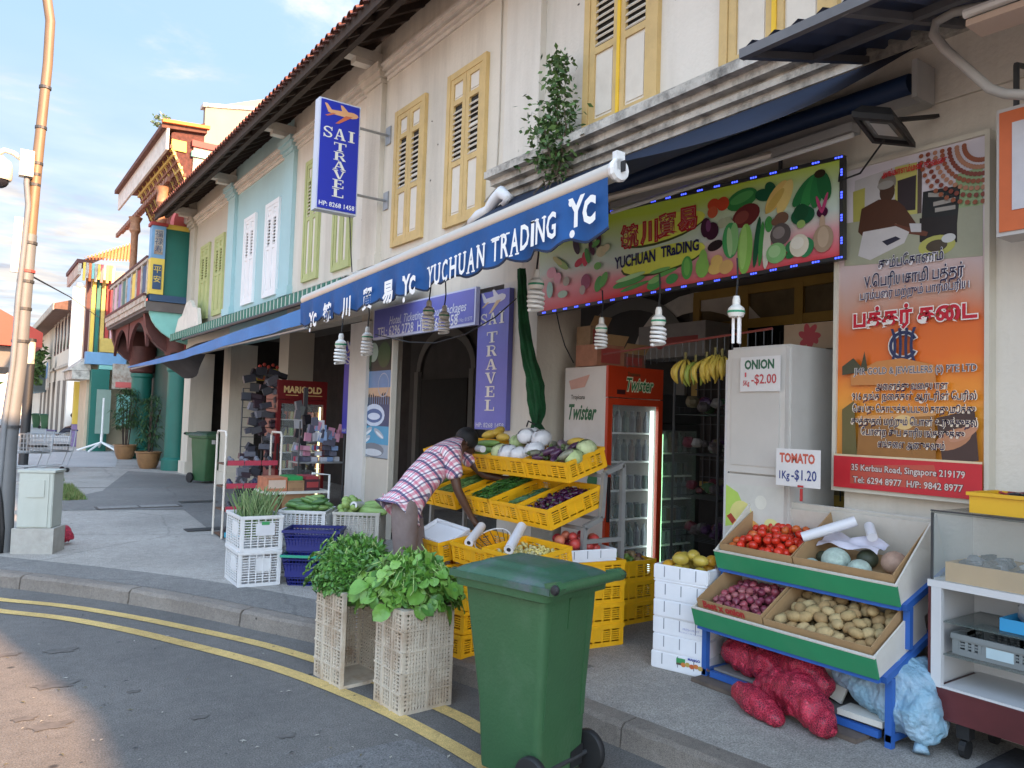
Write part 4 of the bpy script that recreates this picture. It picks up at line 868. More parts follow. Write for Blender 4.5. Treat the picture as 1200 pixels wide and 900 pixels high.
# ================================================================= SIGNS
sblue = M('sign_blue', (.015,.03,.36), .35, .05, 2); sfade = M('sign_blue_faded', (.13,.14,.46), .5, .08, 1.5, dirt=(.25,.25,.5), dirt_amt=.4); cream_i = INK((.72,.68,.52)); orange_i = INK((.75,.33,.12))
def plane_icon(pn, cx_, cy_, s, c, c2=None, flip=1):
    f = flip; asp = pn.w/pn.h
    T = lambda P: [(cx_+x*s*f, cy_+y*s*asp) for x, y in P]
    pn.poly(T([(-.46,.02),(-.40,.10),(.34,.17),(.47,.13),(.50,.08),(.44,.02),(.30,-.02),(-.3,-.02)]), c)
    pn.poly(T([(-.46,.04),(-.56,.26),(-.48,.26),(-.32,.08)]), c); pn.poly(T([(-.02,.13),(-.08,.30),(.0,.30),(.18,.15)]), c)
    pn.poly(T([(.10,.02),(-.22,-.28),(-.10,-.26),(.32,.03)]), c2 or c); pn.poly(T([(-.30,.02),(-.54,-.10),(-.46,-.11),(-.2,.01)]), c2 or c)
t = thing('projecting_sign', 'tall blue box sign reading SAI TRAVEL, hung out from the cream upper wall', 'sign')
Ys = 9.35; tl_ = fy(375,114,Ys); tr_ = fy(423,125,Ys); x0, x1 = tl_.x, tr_.x; zt = (tl_.z+tr_.z)/2; zb_ = fy(417,253,Ys).z
MB().box(x0,x1,Ys,Ys+.15,zb_,zt).build('casing', M('sign_casing', (.55,.58,.66), .4, .05, 3), t)
MB().box(x0+.02,x1-.02,Ys-.012,Ys-.0,zb_+.02,zt-.02).build('face', sblue, t)
pn = Panel((x0,Ys-.012,zb_), (1,0,0), (0,0,1), x1-x0, zt-zb_)
plane_icon(pn, .55, .875, .78, INK((.70,.36,.16)), INK((.55,.14,.06)))
pn.text('HP: 8268 1458', .5, .055, .085, (.8,.8,.8), .001, fit=(x1-x0)*.86)
mb = pn.mb; W_ = x1-x0; H_ = zt-zb_; mi = pn.mi(INK((.74,.72,.62)))
slab(mb, 'SAI', (x0+W_*.5,Ys-.0155,zb_+H_*.70), (1,0,0), (0,0,1), W_*.27, H_*.10, mi, gap=.06); slab(mb, 'TRAVEL', (x0+W_*.52,Ys-.0155,zb_+H_*.585), (1,0,0), (0,0,1), W_*.30, H_*.076, mi, vertical=True, step=H_*.083)
pn.build('lettering', t)
mb = MB(); 
for z in (zt-.25, zb_+.3): mb.tube([(x1,Ys+.07,z),(XF,Ys+.07,z)], .018, 6); mb.box(XF-.02,XF,Ys+.0,Ys+.14,z-.12,z+.12)
mb.build('bracket', metal_g, t)
mb = MB().tube([(x1-.05,Ys+.1,zb_),(x1-.0,Ys+.12,zb_-.5),(x1+.06,Ys+.1,zb_-1.15)], .008, 5).build('cable', black, t)
def pole_sign(px0, px1, pyt, pyb, label, face, small):
    a = fx(px0, pyt, XF-.03); b = fx(px1, pyt, XF-.03); zt = (fx(px0, pyt, XF).z+fx(px1, pyt, XF).z)/2 if False else a.z; zb = fx(px0, pyb, XF-.03).z
    ya, yb = b.y, a.y; t = thing('wall_sign', label, 'sign'); w = yb-ya; h = zt-zb; X = XF-.03
    MB().box(X-.03,XF-.001,ya,yb,zb,zt).build('board', face, t)
    pn = Panel((X-.03,yb,zb),(0,-1,0),(0,0,1),w,h); plane_icon(pn,.52,.92,.75,INK((.62,.60,.62)),INK((.6,.42,.25)))
    mi = pn.mi(INK((.70,.66,.58)))
    slab(pn.mb,'SAI',(X-.034,yb-w*.5,zb+h*.80),(0,-1,0),(0,0,1),w*.26,h*.085,mi,gap=.12); slab(pn.mb,'TRAVEL',(X-.034,yb-w*.5,zb+h*.665),(0,-1,0),(0,0,1),w*.34,h*.078,mi,vertical=True,step=h*.098)
    pn.text(small,.5,.03,.07,(.6,.6,.66),0,fit=w*.9); pn.build('lettering', t); return t
pole_sign(564,600,345,503,'faded blue vertical SAI TRAVEL board on the cream pier beside the green curtain', sfade, 'HP: 8268 1458')
pole_sign(407,429,402,508,'blue vertical SAI TRAVEL board on the white post beside the dolphin poster', M('sign_blue_mid',(.05,.05,.38),.4,.06,2), 'HP: 8268 1458')
# white post and cream partition below, dolphin poster
a = fx(404,575,XF-.06); b = fx(424,575,XF-.06)
t = thing('post', 'white painted post with a worn surface below the blue SAI TRAVEL board', 'post'); MB().box(XF-.07,XF-.002,b.y,a.y,.12,3.0).build('shaft', M('post_white',(.66,.64,.60),.7,.06,3,dirt=(.3,.26,.22),dirt_amt=.5,streak=1), t)
a = fx(425,400,XF-.02); b = fx(461,395,XF-.02); zt = fx(461,393,XF-.02).z; zm = fx(440,536,XF-.02).z; ya, yb = b.y, a.y
t = thing('partition', 'plain cream partition board standing beside the white post, poster above', 'partition'); MB().box(XF-.02,XF+.03,ya,yb,.12,zm-.01).build('board', M('board_cream',(.55,.50,.42),.7,.05,2), t); MB().box(XF-.035,XF+.04,ya-.03,ya,.12,zt).build('edge', panelw, t)
t = thing('poster', 'tall travel poster with night skyline, leaping dolphins and a sea lion', 'poster'); w = yb-ya; h = zt-zm
MB().box(XF-.02,XF+.02,ya,yb,zm,zt).build('board', INK((.05,.12,.22)), t)
pn = Panel((XF-.02,yb,zm),(0,-1,0),(0,0,1),w,h)
pn.poly([(0,.72),(1,.72),(1,1),(0,1)], (.015,.025,.02)); pn.poly([(0,.44),(1,.44),(1,.72),(0,.72)], (.13,.26,.48)); pn.poly([(0,.50),(1,.50),(1,.58),(0,.58)], (.55,.38,.25))
for k in range(14): pn.poly([(k/14,.44),(k/14+.05,.44),(k/14+.05,.50+.05*random.random()),(k/14,.50+.05*random.random())], (.03,.03,.04))
for k in range(24):
    t0 = 2*PI*k/24; t1 = 2*PI*(k+1)/24; ra, rb = .17, .155; A_ = w/h
    pn.poly([(.76+ra*math.cos(t0),.60+ra*A_*math.sin(t0)),(.76+ra*math.cos(t1),.60+ra*A_*math.sin(t1)),(.76+rb*math.cos(t1),.60+rb*A_*math.sin(t1)),(.76+rb*math.cos(t0),.60+rb*A_*math.sin(t0))], (.35,.42,.55))
pn.ell(.4,.88,.16,.14,(.3,.4,.35)); pn.ell(.2,.84,.16,.2,(.03,.08,.03)); pn.ell(.75,.85,.2,.18,(.03,.07,.02))
pn.poly([(0,.24),(1,.24),(1,.44),(0,.44)], (.02,.05,.14)); pn.ell(.5,.35,.34,.16,(.55,.65,.8)); pn.ell(.5,.345,.27,.10,(.05,.12,.3)); pn.ell(.5,.34,.2,.05,(.6,.7,.85))
pn.poly([(0,.10),(1,.10),(1,.26),(0,.26)], (.05,.30,.50))
for (x, y, f) in ((.3,.21,1),(.68,.20,-1),(.25,.14,1)):
    pn.ell(x,y,.17,.045,(.35,.42,.5),20*f); pn.ell(x+.02,y-.01,.13,.02,(.7,.75,.8),20*f)
pn.poly([(0,0),(1,0),(1,.11),(0,.11)], (.30,.36,.42)); pn.ell(.5,.06,.36,.10,(.16,.19,.23)); pn.ell(.5,.04,.30,.05,(.55,.6,.65))
pn.build('picture', t)
# TEL board hanging across the travel shop opening
a = fx(440,384,XF-.1); b = fx(561,336,XF-.1); zb0 = fx(440,404,XF-.1).z; zb1 = fx(561,374,XF-.1).z
t = thing('hanging_sign', 'wide faded blue board with telephone numbers and Tour Packages above the travel shop', 'sign'); ya, yb = b.y, a.y; w = yb-ya; zb = (zb0+zb1)/2; zt = b.z; h = zt-zb; X = XF-.1
MB().box(X-.03,X+.02,ya,yb,zb,zt).build('board', M('sign_pale_frame',(.55,.56,.72),.5,.05,2), t); MB().box(X-.034,X-.0305,ya+.03,yb-.03,zb+.03,zt-.02).build('face', sfade, t)
pn = Panel((X-.034,yb,zb),(0,-1,0),(0,0,1),w,h); pn.text('TEL: 6296 2728  HP: 8268 1458', .46,.20,.17,(.72,.70,.72),.002,fit=w*.8); pn.text('Hotel, Ticketing & Tour Packages', .56,.52,.15,(.66,.66,.74),.001,fit=w*.74,shear=.3); pn.text('TA No: 01577', .91,.17,.06,(.6,.6,.7)); pn.build('lettering', t)
# --- the vegetable banner
vs_t = thing('shop_sign', 'wide printed banner reading YUCHUAN TRADING with fruit and vegetables on green and red', 'sign')
xL, xR = 4.40, 4.36
cBL, cBR, cTR, cTL = fx(632,366,xL), fx(985,300,xR), fx(985,187,xR), fx(632,270,xL)
W_, H_ = 2.9, .68
def warp(mb):
    out = []
    for v in mb.v:
        u = v[0]/W_; w = v[1]/H_; p = (cBL*(1-u)+cBR*u)*(1-w)+(cTL*(1-u)+cTR*u)*w; out.append((p.x-v[2], p.y, p.z))
    mb.v = out; return mb
def grad_mat():
    m = bpy.data.materials.new('banner_print'); m.use_nodes = True; t = m.node_tree; b = t.nodes['Principled BSDF']; b.inputs['Roughness'].default_value = .4
    tc = t.nodes.new('ShaderNodeTexCoord'); sp = t.nodes.new('ShaderNodeSeparateXYZ'); t.links.new(tc.outputs['Generated'], sp.inputs[0])
    nz = t.nodes.new('ShaderNodeTexNoise'); nz.inputs['Scale'].default_value = 2.5; t.links.new(tc.outputs['Generated'], nz.inputs['Vector'])
    # height within the board, following its slope
    a = t.nodes.new('ShaderNodeMath'); a.operation = 'MULTIPLY_ADD'; t.links.new(nz.outputs[0], a.inputs[0]); a.inputs[1].default_value = .30; t.links.new(sp.outputs[2], a.inputs[2])
    r = t.nodes.new('ShaderNodeValToRGB'); e = r.color_ramp.elements; e[0].position = .16; e[0].color = (.72,.03,.05,1); e[1].position = .40; e[1].color = (.85,.36,.42,1)
    for p, c in ((.58,(.66,.80,.74,1)),(.80,(.62,.80,.48,1)),(.98,(.60,.80,.08,1))): q = e.new(p); q.color = c
    t.links.new(a.outputs[0], r.inputs[0]); t.links.new(r.outputs[0], b.inputs['Base Color']); return m
mb = MB(); n = 24
for (z0, z1) in ((-.03,0),):
    mb.add([(0,0,z0),(W_,0,z0),(W_,H_,z0),(0,H_,z0),(0,0,z1),(W_,0,z1),(W_,H_,z1),(0,H_,z1)], [(0,3,2,1),(4,5,6,7),(0,1,5,4),(1,2,6,5),(2,3,7,6),(3,0,4,7)])
mb.v = [(a, b, c) for a, b, c in mb.v]; warp(mb).build('banner', grad_mat(), vs_t)
mb = MB()
for (x0_, x1_, y0_, y1_) in ((-.02,W_+.022,-.026,0),(-.02,W_+.022,H_,H_+.026),(W_,W_+.022,0,H_)): mb.add([(x0_,y0_,-.03),(x1_,y0_,-.03),(x1_,y1_,-.03),(x0_,y1_,-.03),(x0_,y0_,.012),(x1_,y0_,.012),(x1_,y1_,.012),(x0_,y1_,.012)], [(0,3,2,1),(4,5,6,7),(0,1,5,4),(1,2,6,5),(2,3,7,6),(3,0,4,7)])
warp(mb).build('frame', steel_d, vs_t)
mb = MB(); led = []
for k in range(20):
    for (yy) in (-.013, H_+.013):
        for j in range(3): mb.add([(.06+k*.148+j*.018,yy-.006,.014),(.072+k*.148+j*.018,yy-.006,.014),(.072+k*.148+j*.018,yy+.006,.014),(.06+k*.148+j*.018,yy+.006,.014)], [(0,1,2,3)])
for k in range(4):
    for j in range(3): mb.add([(W_+.008,.08+k*.16+j*.018,.014),(W_+.02,.08+k*.16+j*.018,.014),(W_+.02,.092+k*.16+j*.018,.014),(W_+.008,.092+k*.16+j*.018,.014)], [(0,1,2,3)])
warp(mb).build('led_lights', EM('led_blue', (.05,.08,1.0), 1.1), vs_t, kind='stuff')
pn = Panel((0,0,0),(1,0,0),(0,1,0),W_,H_)
# banner pixel -> local coordinates (inverse bilinear by simple iteration)
def bl(px, py):
    u, w = .5, .5
    for _ in range(30):
        p = (cBL*(1-u)+cBR*u)*(1-w)+(cTL*(1-u)+cTR*u)*w; q = RM.transposed() @ (p-Vector((0,0,CAMH))); X = 600+F_PX*q.x/q.z; Y = 450+F_PX*q.y/q.z
        u += (px-X)/390.; w -= (py-Y)/105.
    return u, w
lime = (.62,.78,.10)
def bell(px, py, rx, ry, c, ang=0): u, w = bl(px, py); c = tuple(min(.9, q*1.3) for q in c); pn.ell(u, w, rx/390*1.0, ry/390*1.0, c, ang)
for (x, y) in ((775,268),(775,303)):
    bell(x-1,y+2.5,56,13.5,(.04,.06,.01),4 if y < 290 else 3); bell(x,y,56,13,lime,4 if y < 290 else 3)
for ch, x, y in (('毓',738,279),('川',762,273),('貿',782,266),('易',807,258)):
    u, w = bl(x, y); pn.text(ch, u, w, .185, (.5,.02,.03), .012); pn.text(ch, u, w, .18, (.72,.68,.5), -.0005)
    pn.text(ch, u, w, .178, (.45,.01,.03), -.002)
u, w = bl(771, 298); pn.k += 2; pn.text('YUCHUAN', bl(744,305)[0], bl(744,305)[1], .125, (.01,.02,.10), .004, fit=.44); pn.text('TRaDING', bl(797,292)[0], bl(797,292)[1], .115, (.01,.02,.10), .004, fit=.36)
gr = (.06,.28,.07); dg = (.01,.09,.04); lg = (.22,.48,.10); pu = (.045,.01,.03); tm = (.50,.06,.02); yo = (.65,.47,.15); br = (.16,.09,.06); wh = (.6,.62,.55); br2 = (.12,.02,.02); pnk=(.62,.30,.38)
for a in ((870,234,17,10,(.03,.20,.05),14),(870,232,13,5,(.08,.33,.09),14),(837,240,7,6,tm,0),(848,239,7,7,tm,0),(836,249,6,6,(.5,.1,.04),0),(875,253,15,11,br2,20),(870,255,8,6,(.2,.05,.04),20),
  (853,259,5,4,(.35,.42,.28),0),(847,262,5,5,(.4,.46,.32),0),(856,263,5,4,(.38,.45,.3),0),(828,267,6,10,pu,0),(835,271,8,9,pu,0),(831,265,3,6,(.16,.05,.14),0),(839,288,9,5,(.02,.012,.015),12),
  (857,282,9,18,(.05,.32,.10),0),(861,280,5,16,(.22,.5,.2),-3),(856,284,3,15,(.35,.58,.3),3),(874,292,8,25,lg,-3),(872,290,4,22,(.32,.58,.17),-3),(888,284,3,25,dg,-7),(893,286,2.5,22,(.05,.25,.06),-5),(900,284,4,26,wh,-5),(902,263,4,8,gr,0),
  (806,314,7,12,(.07,.33,.07),0),(806,313,4,9,(.15,.45,.10),0),(824,313,8,11,lg,0),(825,303,5,9,lg,0),(841,306,7,6,yo,0),(839,315,8,6,yo,0),(852,313,8,7,(.6,.4,.15),15),
  (896,229,9,6,dg,-20),(904,221,5,7,dg,30),(911,231,7,17,yo,-35),(921,231,6,17,(.7,.55,.2),-20),(909,236,4,14,(.55,.4,.1),-40),(944,224,6,17,(.02,.16,.05),-38),(951,224,6,18,(.03,.22,.06),-22),(959,222,6,18,(.02,.17,.05),-8),(967,218,6,15,(.015,.12,.04),10),(962,204,5,4,(.03,.02,.01),0),
  (917,256,7,6,br,0),(911,260,5,4,br,0),(942,253,11,9,dg,0),(940,249,7,8,(.01,.07,.03),0),(940,263,4,4,(.25,.4,.12),0),(965,249,5,5,(.05,.005,.03),0),(961,240,1.5,9,(.4,.05,.15),15),(968,238,1.5,10,(.4,.05,.15),-15),(965,262,2.5,8,(.4,.3,.22),0),(966,280,9,13,(.32,.24,.17),0),(966,278,5,10,(.42,.33,.24),0),
  (916,275,10,11,(.09,.08,.08),0),(914,273,6,6,(.22,.2,.2),0),(911,297,10,10,(.20,.45,.18),0),(909,295,6,6,(.32,.55,.28),0),(938,288,13,8,(.03,.17,.07),0),(930,297,7,4,(.02,.15,.05),30),(947,291,6,9,(.03,.2,.08),-20),(938,288,9,11,(.62,.6,.5),0),(936,285,6,6,(.72,.7,.62),0),
  (738,331,24,4,gr,6),(740,325,22,2.5,(.35,.6,.3),6),(745,336,21,2.2,gr,8),(780,321,17,2.2,(.1,.35,.08),10),(775,317,14,2,(.15,.42,.12),4),(768,334,10,5,gr,8),(768,329,8,3,(.2,.45,.15),8),(789,327,8,5,(.05,.28,.08),10),
  (703,333,6,9,(.06,.3,.07),-30),(709,328,5,9,(.1,.35,.08),-35),(688,330,8,8,(.25,.05,.12),0),(684,340,5,5,(.4,.35,.32),0),(665,330,6,5,(.35,.35,.3),0),(680,308,8,4,(.45,.03,.06),20),(687,304,5,8,(.5,.04,.08),10),(690,300,4,9,(.05,.25,.06),20),
  (695,291,4,9,pu,25),(703,283,4,8,pu,-10),(677,289,5,10,(.03,.02,.04),25),(706,295,8,6,(.5,.48,.3),0),(712,291,6,4,(.55,.5,.32),20),(702,312,6,4,(.15,.4,.1),0),(660,310,13,4,(.25,.4,.12),-28),(655,306,10,3,(.4,.4,.15),-30),(700,286,7,3,(.1,.32,.08),20),
  (648,320,9,6,pnk,0),(655,326,7,6,pnk,0),(661,345,9,4,(.35,.55,.45),0),(646,340,6,9,(.3,.55,.5),0)): bell(*a)
mbp = pn.mb; warp(mbp); pn.build('printed_picture', vs_t)
mb = MB()
for k in range(3): mb.obox((4.40,5.35-k*1.1,3.6),(.02,.02,.5))
mb.build('hanger', steel_d, vs_t)
# --- Tamil poster
p0 = fx(986,206,XF-.05); p1 = fx(1157,156,XF-.05); pb = fx(985,570,XF-.05); X = XF-.05; ya, yb = p1.y, p0.y; zt = (p0.z+p1.z)/2; zb = pb.z; w = yb-ya; h = zt-zb
T = thing('poster', 'tall framed orange and white jeweller poster in Tamil beside the shop opening', 'poster')
mb = MB(); f_ = .025
mb.box(X-.03,XF-.001,ya-f_,ya,zb-f_,zt+f_); mb.box(X-.03,XF-.001,yb,yb+f_,zb-f_,zt+f_); mb.box(X-.03,XF-.001,ya,yb,zb-f_,zb); mb.box(X-.03,XF-.001,ya,yb,zt,zt+f_); mb.build('frame', M('frame_cream',(.62,.58,.48),.5,.06,3), T)
def poster_mat():
    m = bpy.data.materials.new('poster_print'); m.use_nodes = True; t = m.node_tree; b = t.nodes['Principled BSDF']; b.inputs['Roughness'].default_value = .3
    tc = t.nodes.new('ShaderNodeTexCoord'); sp = t.nodes.new('ShaderNodeSeparateXYZ'); t.links.new(tc.outputs['Generated'], sp.inputs[0])
    nz = t.nodes.new('ShaderNodeTexNoise'); nz.inputs['Scale'].default_value = 3.5; nz.inputs['Detail'].default_value = 7; t.links.new(tc.outputs['Generated'], nz.inputs['Vector'])
    a = t.nodes.new('ShaderNodeMath'); a.operation = 'MULTIPLY_ADD'; t.links.new(nz.outputs[0], a.inputs[0]); a.inputs[1].default_value = .14; t.links.new(sp.outputs[2], a.inputs[2])
    r = t.nodes.new('ShaderNodeValToRGB'); e = r.color_ramp.elements; e[0].position = .12; e[0].color = (.68,.24,.04,1); e[1].position = 1.0; e[1].color = (.66,.62,.68,1)
    for p, c in ((.3,(.80,.33,.03,1)),(.38,(.78,.25,.02,1)),(.46,(.74,.15,.015,1)),(.56,(.66,.14,.03,1)),(.64,(.55,.32,.24,1)),(.72,(.60,.46,.44,1)),(.9,(.68,.63,.66,1))): q = e.new(p); q.color = c
    t.links.new(a.outputs[0], r.inputs[0]); t.links.new(r.outputs[0], b.inputs['Base Color']); return m
MB().box(X-.012,X+.03,ya,yb,zb,zt).build('print', poster_mat(), T)
pn = Panel((X-.012,yb,zb),(0,-1,0),(0,0,1),w,h)
def pc(px, py):   # photo pixel on the poster -> 0..1
    p = fx(px, py, X-.012); return (yb-p.y)/w, (p.z-zb)/h
def pp(pts, c): pn.poly([pc(*q) for q in pts], c)
def pt(txt, px, py, size, c, fitpx, bold=0, out=None, bo=.006):
    u, v = pc(px, py); a, _ = pc(px-fitpx/2, py); b, _ = pc(px+fitpx/2, py); fw = (b-a)*w
    if out: pn.text(txt, u, v, size, out, bold+bo, fit=fw*1.015)
    pn.text(txt, u, v, size, c, bold, fit=fw)
# photograph part: seated man, cabinet, table
pp([(1002,212),(1066,190),(1073,262),(1000,282)], (.50,.49,.50)); pp([(1000,225),(1014,220),(1013,262),(1000,270)], (.42,.40,.10)); pp([(1049,196),(1075,190),(1076,262),(1049,268)], (.50,.48,.14)); pp([(1052,212),(1074,205),(1073,246),(1052,248)], (.04,.03,.035)); pp([(1076,190),(1081,189),(1080,262),(1075,262)], (.1,.07,.06))
pp([(1120,205),(1152,195),(1152,245),(1122,268)], (.30,.42,.22)); pp([(990,262),(1152,240),(1152,300),(990,312)], (.36,.37,.27)); pp([(1082,225),(1126,217),(1122,262),(1080,262)], (.02,.022,.022)); pp([(1078,256),(1122,252),(1122,284),(1078,284)], (.025,.02,.02))
for q in ((1088,226,1106,229),(1094,237,1120,234),(1096,244,1120,243)): pp([(q[0],q[1]),(q[2],q[3]-3),(q[2],q[3]+2),(q[0],q[1]+5)], (.35,.33,.3))
u, v = pc(1040,215); pn.ell(u, v, .065, .075, (.22,.20,.17)); u, v = pc(1040,225); pn.ell(u, v, .055, .075, (.07,.035,.022)); u, v = pc(1038,217); pn.ell(u, v, .06, .03, (.3,.29,.27))
pp([(1030,234),(1050,234),(1060,242),(1074,262),(1070,272),(1050,262),(1050,272),(1012,278),(1006,272),(1010,245)], (.085,.035,.02)); pp([(1048,262),(1088,272),(1086,277),(1050,272)], (.14,.05,.03)); pp([(1012,272),(1050,265),(1066,272),(1060,285),(1020,305),(1006,300)], (.58,.56,.56)); pp([(1034,283),(1050,277),(1056,280),(1040,288)], (.03,.03,.05)); pp([(1066,262),(1080,262),(1080,272),(1068,272)], (.55,.55,.56))
u, v = pc(1098,288); pn.ell(u, v, .12, .07, (.45,.45,.12)); pn.ell(u, v, .07, .04, (.08,.06,.04)); u, v = pc(1112,279); pn.ell(u, v, .045, .03, (.6,.62,.62))
# gold ornament in the corner
for k in range(7):
    u, v = .99, .985
    for j in range(14):
        a = PI*(1.0+.5*j/13); rr = .12+.045*k; pn.ell(u+rr*math.cos(a), v+rr*math.sin(a)*w/h, .016, .016, ((.30,.09,.04),(.42,.2,.12),(.22,.05,.03))[k % 3], n=8)
pt('அங்காளம்மன் துைண', 1072, 197, .05, (.55,.02,.03), 76, .0015)
pt('கும்பேகாணம்', 1068, 305, .085, (.015,.015,.06), 76, .0015, (.75,.72,.74), .003)
pt('V.ெபரியசாமி பத்தர்', 1070, 325, .095, (.015,.015,.06), 116, .0015, (.75,.72,.74), .003)
pt('பரம்பைர மற்றும் பாரம்பரிய', 1070, 341, .07, (.03,.03,.10), 126, .0008, (.75,.7,.68), .002)
pt('பத்தர் கைட', 1070, 370, .135, (.52,.01,.03), 144, .005, (.80,.74,.68), .0065)
# emblem: ring crossed by two curved bars
u, v = pc(1061,405); A_ = w/h
def ring(cu, cv, r0, r1, a0, a1, c, n=22, sx=1):
    for k in range(n):
        t0 = math.radians(a0+(a1-a0)*k/n); t1 = math.radians(a0+(a1-a0)*(k+1)/n)
        pn.poly([(cu+r1*sx*math.cos(t0),cv+r1*A_*math.sin(t0)),(cu+r1*sx*math.cos(t1),cv+r1*A_*math.sin(t1)),(cu+r0*sx*math.cos(t1),cv+r0*A_*math.sin(t1)),(cu+r0*sx*math.cos(t0),cv+r0*A_*math.sin(t0))], c)
ring(u, v, .070, .108, 25, 335, (.7,.66,.6)); ring(u, v, .078, .099, 28, 332, (.02,.03,.09))
for dx, s_ in ((-.055,1),(-.018,.35),(.018,-.35),(.055,-1)):
    for k in range(6):
        y0 = -.118+.236*k/6; y1 = -.118+.236*(k+1)/6; f = lambda y: dx+s_*.03*(y/.135)**2*(-1); 
        pn.poly([(u+f(y0)-.010,v+y0*A_),(u+f(y0)+.010,v+y0*A_),(u+f(y1)+.010,v+y1*A_),(u+f(y1)-.010,v+y1*A_)], (.02,.03,.09))
pp([(1000,440),(1030,424),(1060,420),(1098,428),(1100,450),(1000,452)], (.55,.22,.06)); pp([(990,430),(1003,420),(1012,430),(1016,412),(1020,435),(990,440)], (.06,.06,.03))
pt('JMR GOLD & JEWELLERS (S) PTE LTD', 1071, 434, .056, (.05,.05,.09), 142, 0, (.55,.5,.45), .003)
pp([(1010,492),(1098,486),(1100,545),(1006,548)], (.30,.13,.03)); pp([(1008,488),(1100,482),(1100,487),(1008,493)], (.62,.30,.10)); u, v = pc(1062,495); pn.ell(u, v, .07, .05, (.7,.48,.2)); pp([(1100,490),(1145,480),(1150,540),(1108,545)], (.06,.03,.025)); u, v = pc(1120,515); pn.ell(u, v, .12, .06, (.45,.20,.10), 25); u, v = pc(1132,508); pn.ell(u, v, .10, .035, (.5,.24,.14), 30); pp([(990,480),(1004,470),(1008,545),(990,540)], (.12,.10,.03))
for s_, y, f in (('அைனத்து வைகயான',453,84),('916 தங்க நைககள் ஆர்டரின் ேபரில்',465,144),('ெசய்து ெகாடுக்கப்படும் காது,மூக்கு',480,142),('குத்துதல் மற்றும் ெபான் உருக்குதல்',495,146),('ேபான்ற சுப காரியங்களுக்கு',508,120),('எங்கைள அணுகவும்',522,78)):
    pt(s_, 1070, y, .058, (.012,.008,.05), f, .0012, (.80,.66,.50), .0022)
v0 = pc(1070,539)[1]; pn.poly([(0,0),(1,0),(1,v0),(0,v0)], (.55,.02,.03)); pn.poly([(0,v0),(1,v0),(1,v0+.006),(0,v0+.006)], (.7,.55,.35)); pp([(1000,545),(1098,545),(1106,574),(1000,566)], (.5,.08,.05))
pt('35 Kerbau Road, Singapore 219179', 1064, 552, .052, (.65,.55,.5), 132, .0008, (.15,.02,.02), .003); pt('Tel: 6294 8977  H/P: 9842 8977', 1064, 567, .052, (.65,.55,.5), 128, .0008, (.15,.02,.02), .003)
pn.build('lettering', T)
# --- orange framed box sign at the right edge
t = thing('projecting_sign', 'white box sign with orange border cut off by the right edge of the view', 'sign'); a = fx(1168,130,4.15); b = fx(1168,278,4.15)
y1_ = a.y; y0_ = y1_-.95; zt, zb = a.z, b.z
MB().box(4.15,4.32,y0_,y1_,zb,zt).build('casing', M('casing_grey',(.5,.48,.46),.5,.06,3), t); MB().box(4.142,4.1495,y0_+.015,y1_-.015,zb+.02,zt-.02).build('border', INK((.60,.13,.03)), t); MB().box(4.136,4.1415,y0_+.09,y1_-.075,zb+.12,zt-.085).build('face', INK((.58,.58,.62)), t)
pn = Panel((4.136,y1_,zb),(0,-1,0),(0,0,1),y1_-y0_,zt-zb); pn.text('OM', .36,.60,.26,(.03,.03,.07),.008); pn.text('50', .34,.30,.12,(.55,.02,.03),.006); pn.build('lettering', t)
MB().tube([(4.25,y1_-.05,zt),(4.25,y1_-.05,zt+.25),(4.5,y1_-.05,zt+.3)], .015, 6).build('bracket', steel_d, t)
# ================================================================= small fixtures overhead
CN = thing('metal_canopy', 'corrugated dark blue metal canopy on a steel frame, top right corner', 'canopy')
wl = fx(1016,64,XF-.02); Yc = wl.y; fl = fy(869,56,Yc); Y0 = -.4; drop = wl.z-fl.z
mb = MB(); nn = 44
for k in range(nn):
    y = Yc-(Yc-Y0)*k/nn; y2 = Yc-(Yc-Y0)*(k+1)/nn; r = .022*math.sin(PI*k); a_ = .018*(1 if k % 2 else -1)
    mb.add([(fl.x,y,fl.z+a_),(wl.x,y,wl.z+a_),(wl.x,y2,wl.z-a_),(fl.x,y2,fl.z-a_)], [(0,1,2,3)])
mb.build('corrugated_sheet', M('sheet_blue', (.06,.08,.14), .55, .2, 3, dirt=(.05,.045,.04), dirt_amt=.6), CN)
mb = MB(); mb.bar((fl.x,Yc,fl.z-.04),(fl.x,Y0,fl.z-.04),.04,.05); mb.bar((fl.x,Yc-.02,fl.z-.045),(wl.x,Yc-.02,wl.z-.045),.04,.04); mb.bar(((fl.x+wl.x)/2,Yc,(fl.z+wl.z)/2-.05),((fl.x+wl.x)/2,Y0,(fl.z+wl.z)/2-.05),.04,.04)
for y in (2.0,1.1,.2): mb.bar((fl.x,y,fl.z-.05),(wl.x,y,wl.z-.05),.04,.04)
mb.build('frame', M('canopy_frame', (.13,.13,.135), .55, .15, 5), CN)
FL = thing('light_fitting', 'double fluorescent tube fitting on a bent grey pipe, top right corner', 'lamp'); a = fx(1130,17,3.7); b = fx(1215,-14,3.7); mb = MB(); mb.tube([a, b], .022, 8); mb.tube([a+Vector((.09,0,-.01)), b+Vector((.09,0,-.01))], .022, 8); mb.build('tube', whitem, FL); MB().bar(a+Vector((.05,-.02,-.06)), b+Vector((.05,0,-.06)), .16,.03).build('reflector', M('fitting_peach', (.55,.42,.33), .5, .05, 3), FL)
q = [fx(x, y, 3.95) for x, y in ((1160,6),(1118,14),(1097,26),(1094,40),(1108,58),(1135,82),(1160,104),(1178,110),(1215,112))]; MB().tube(q, .024, 10).build('pipe', M('pipe_grey', (.38,.36,.33), .5, .1, 5), FL, smooth=True)
t = thing('light_fitting', 'long pale fluorescent batten fixed above the printed banner', 'lamp'); a = fx(720,243,4.33); b = fx(1003,150,4.33)
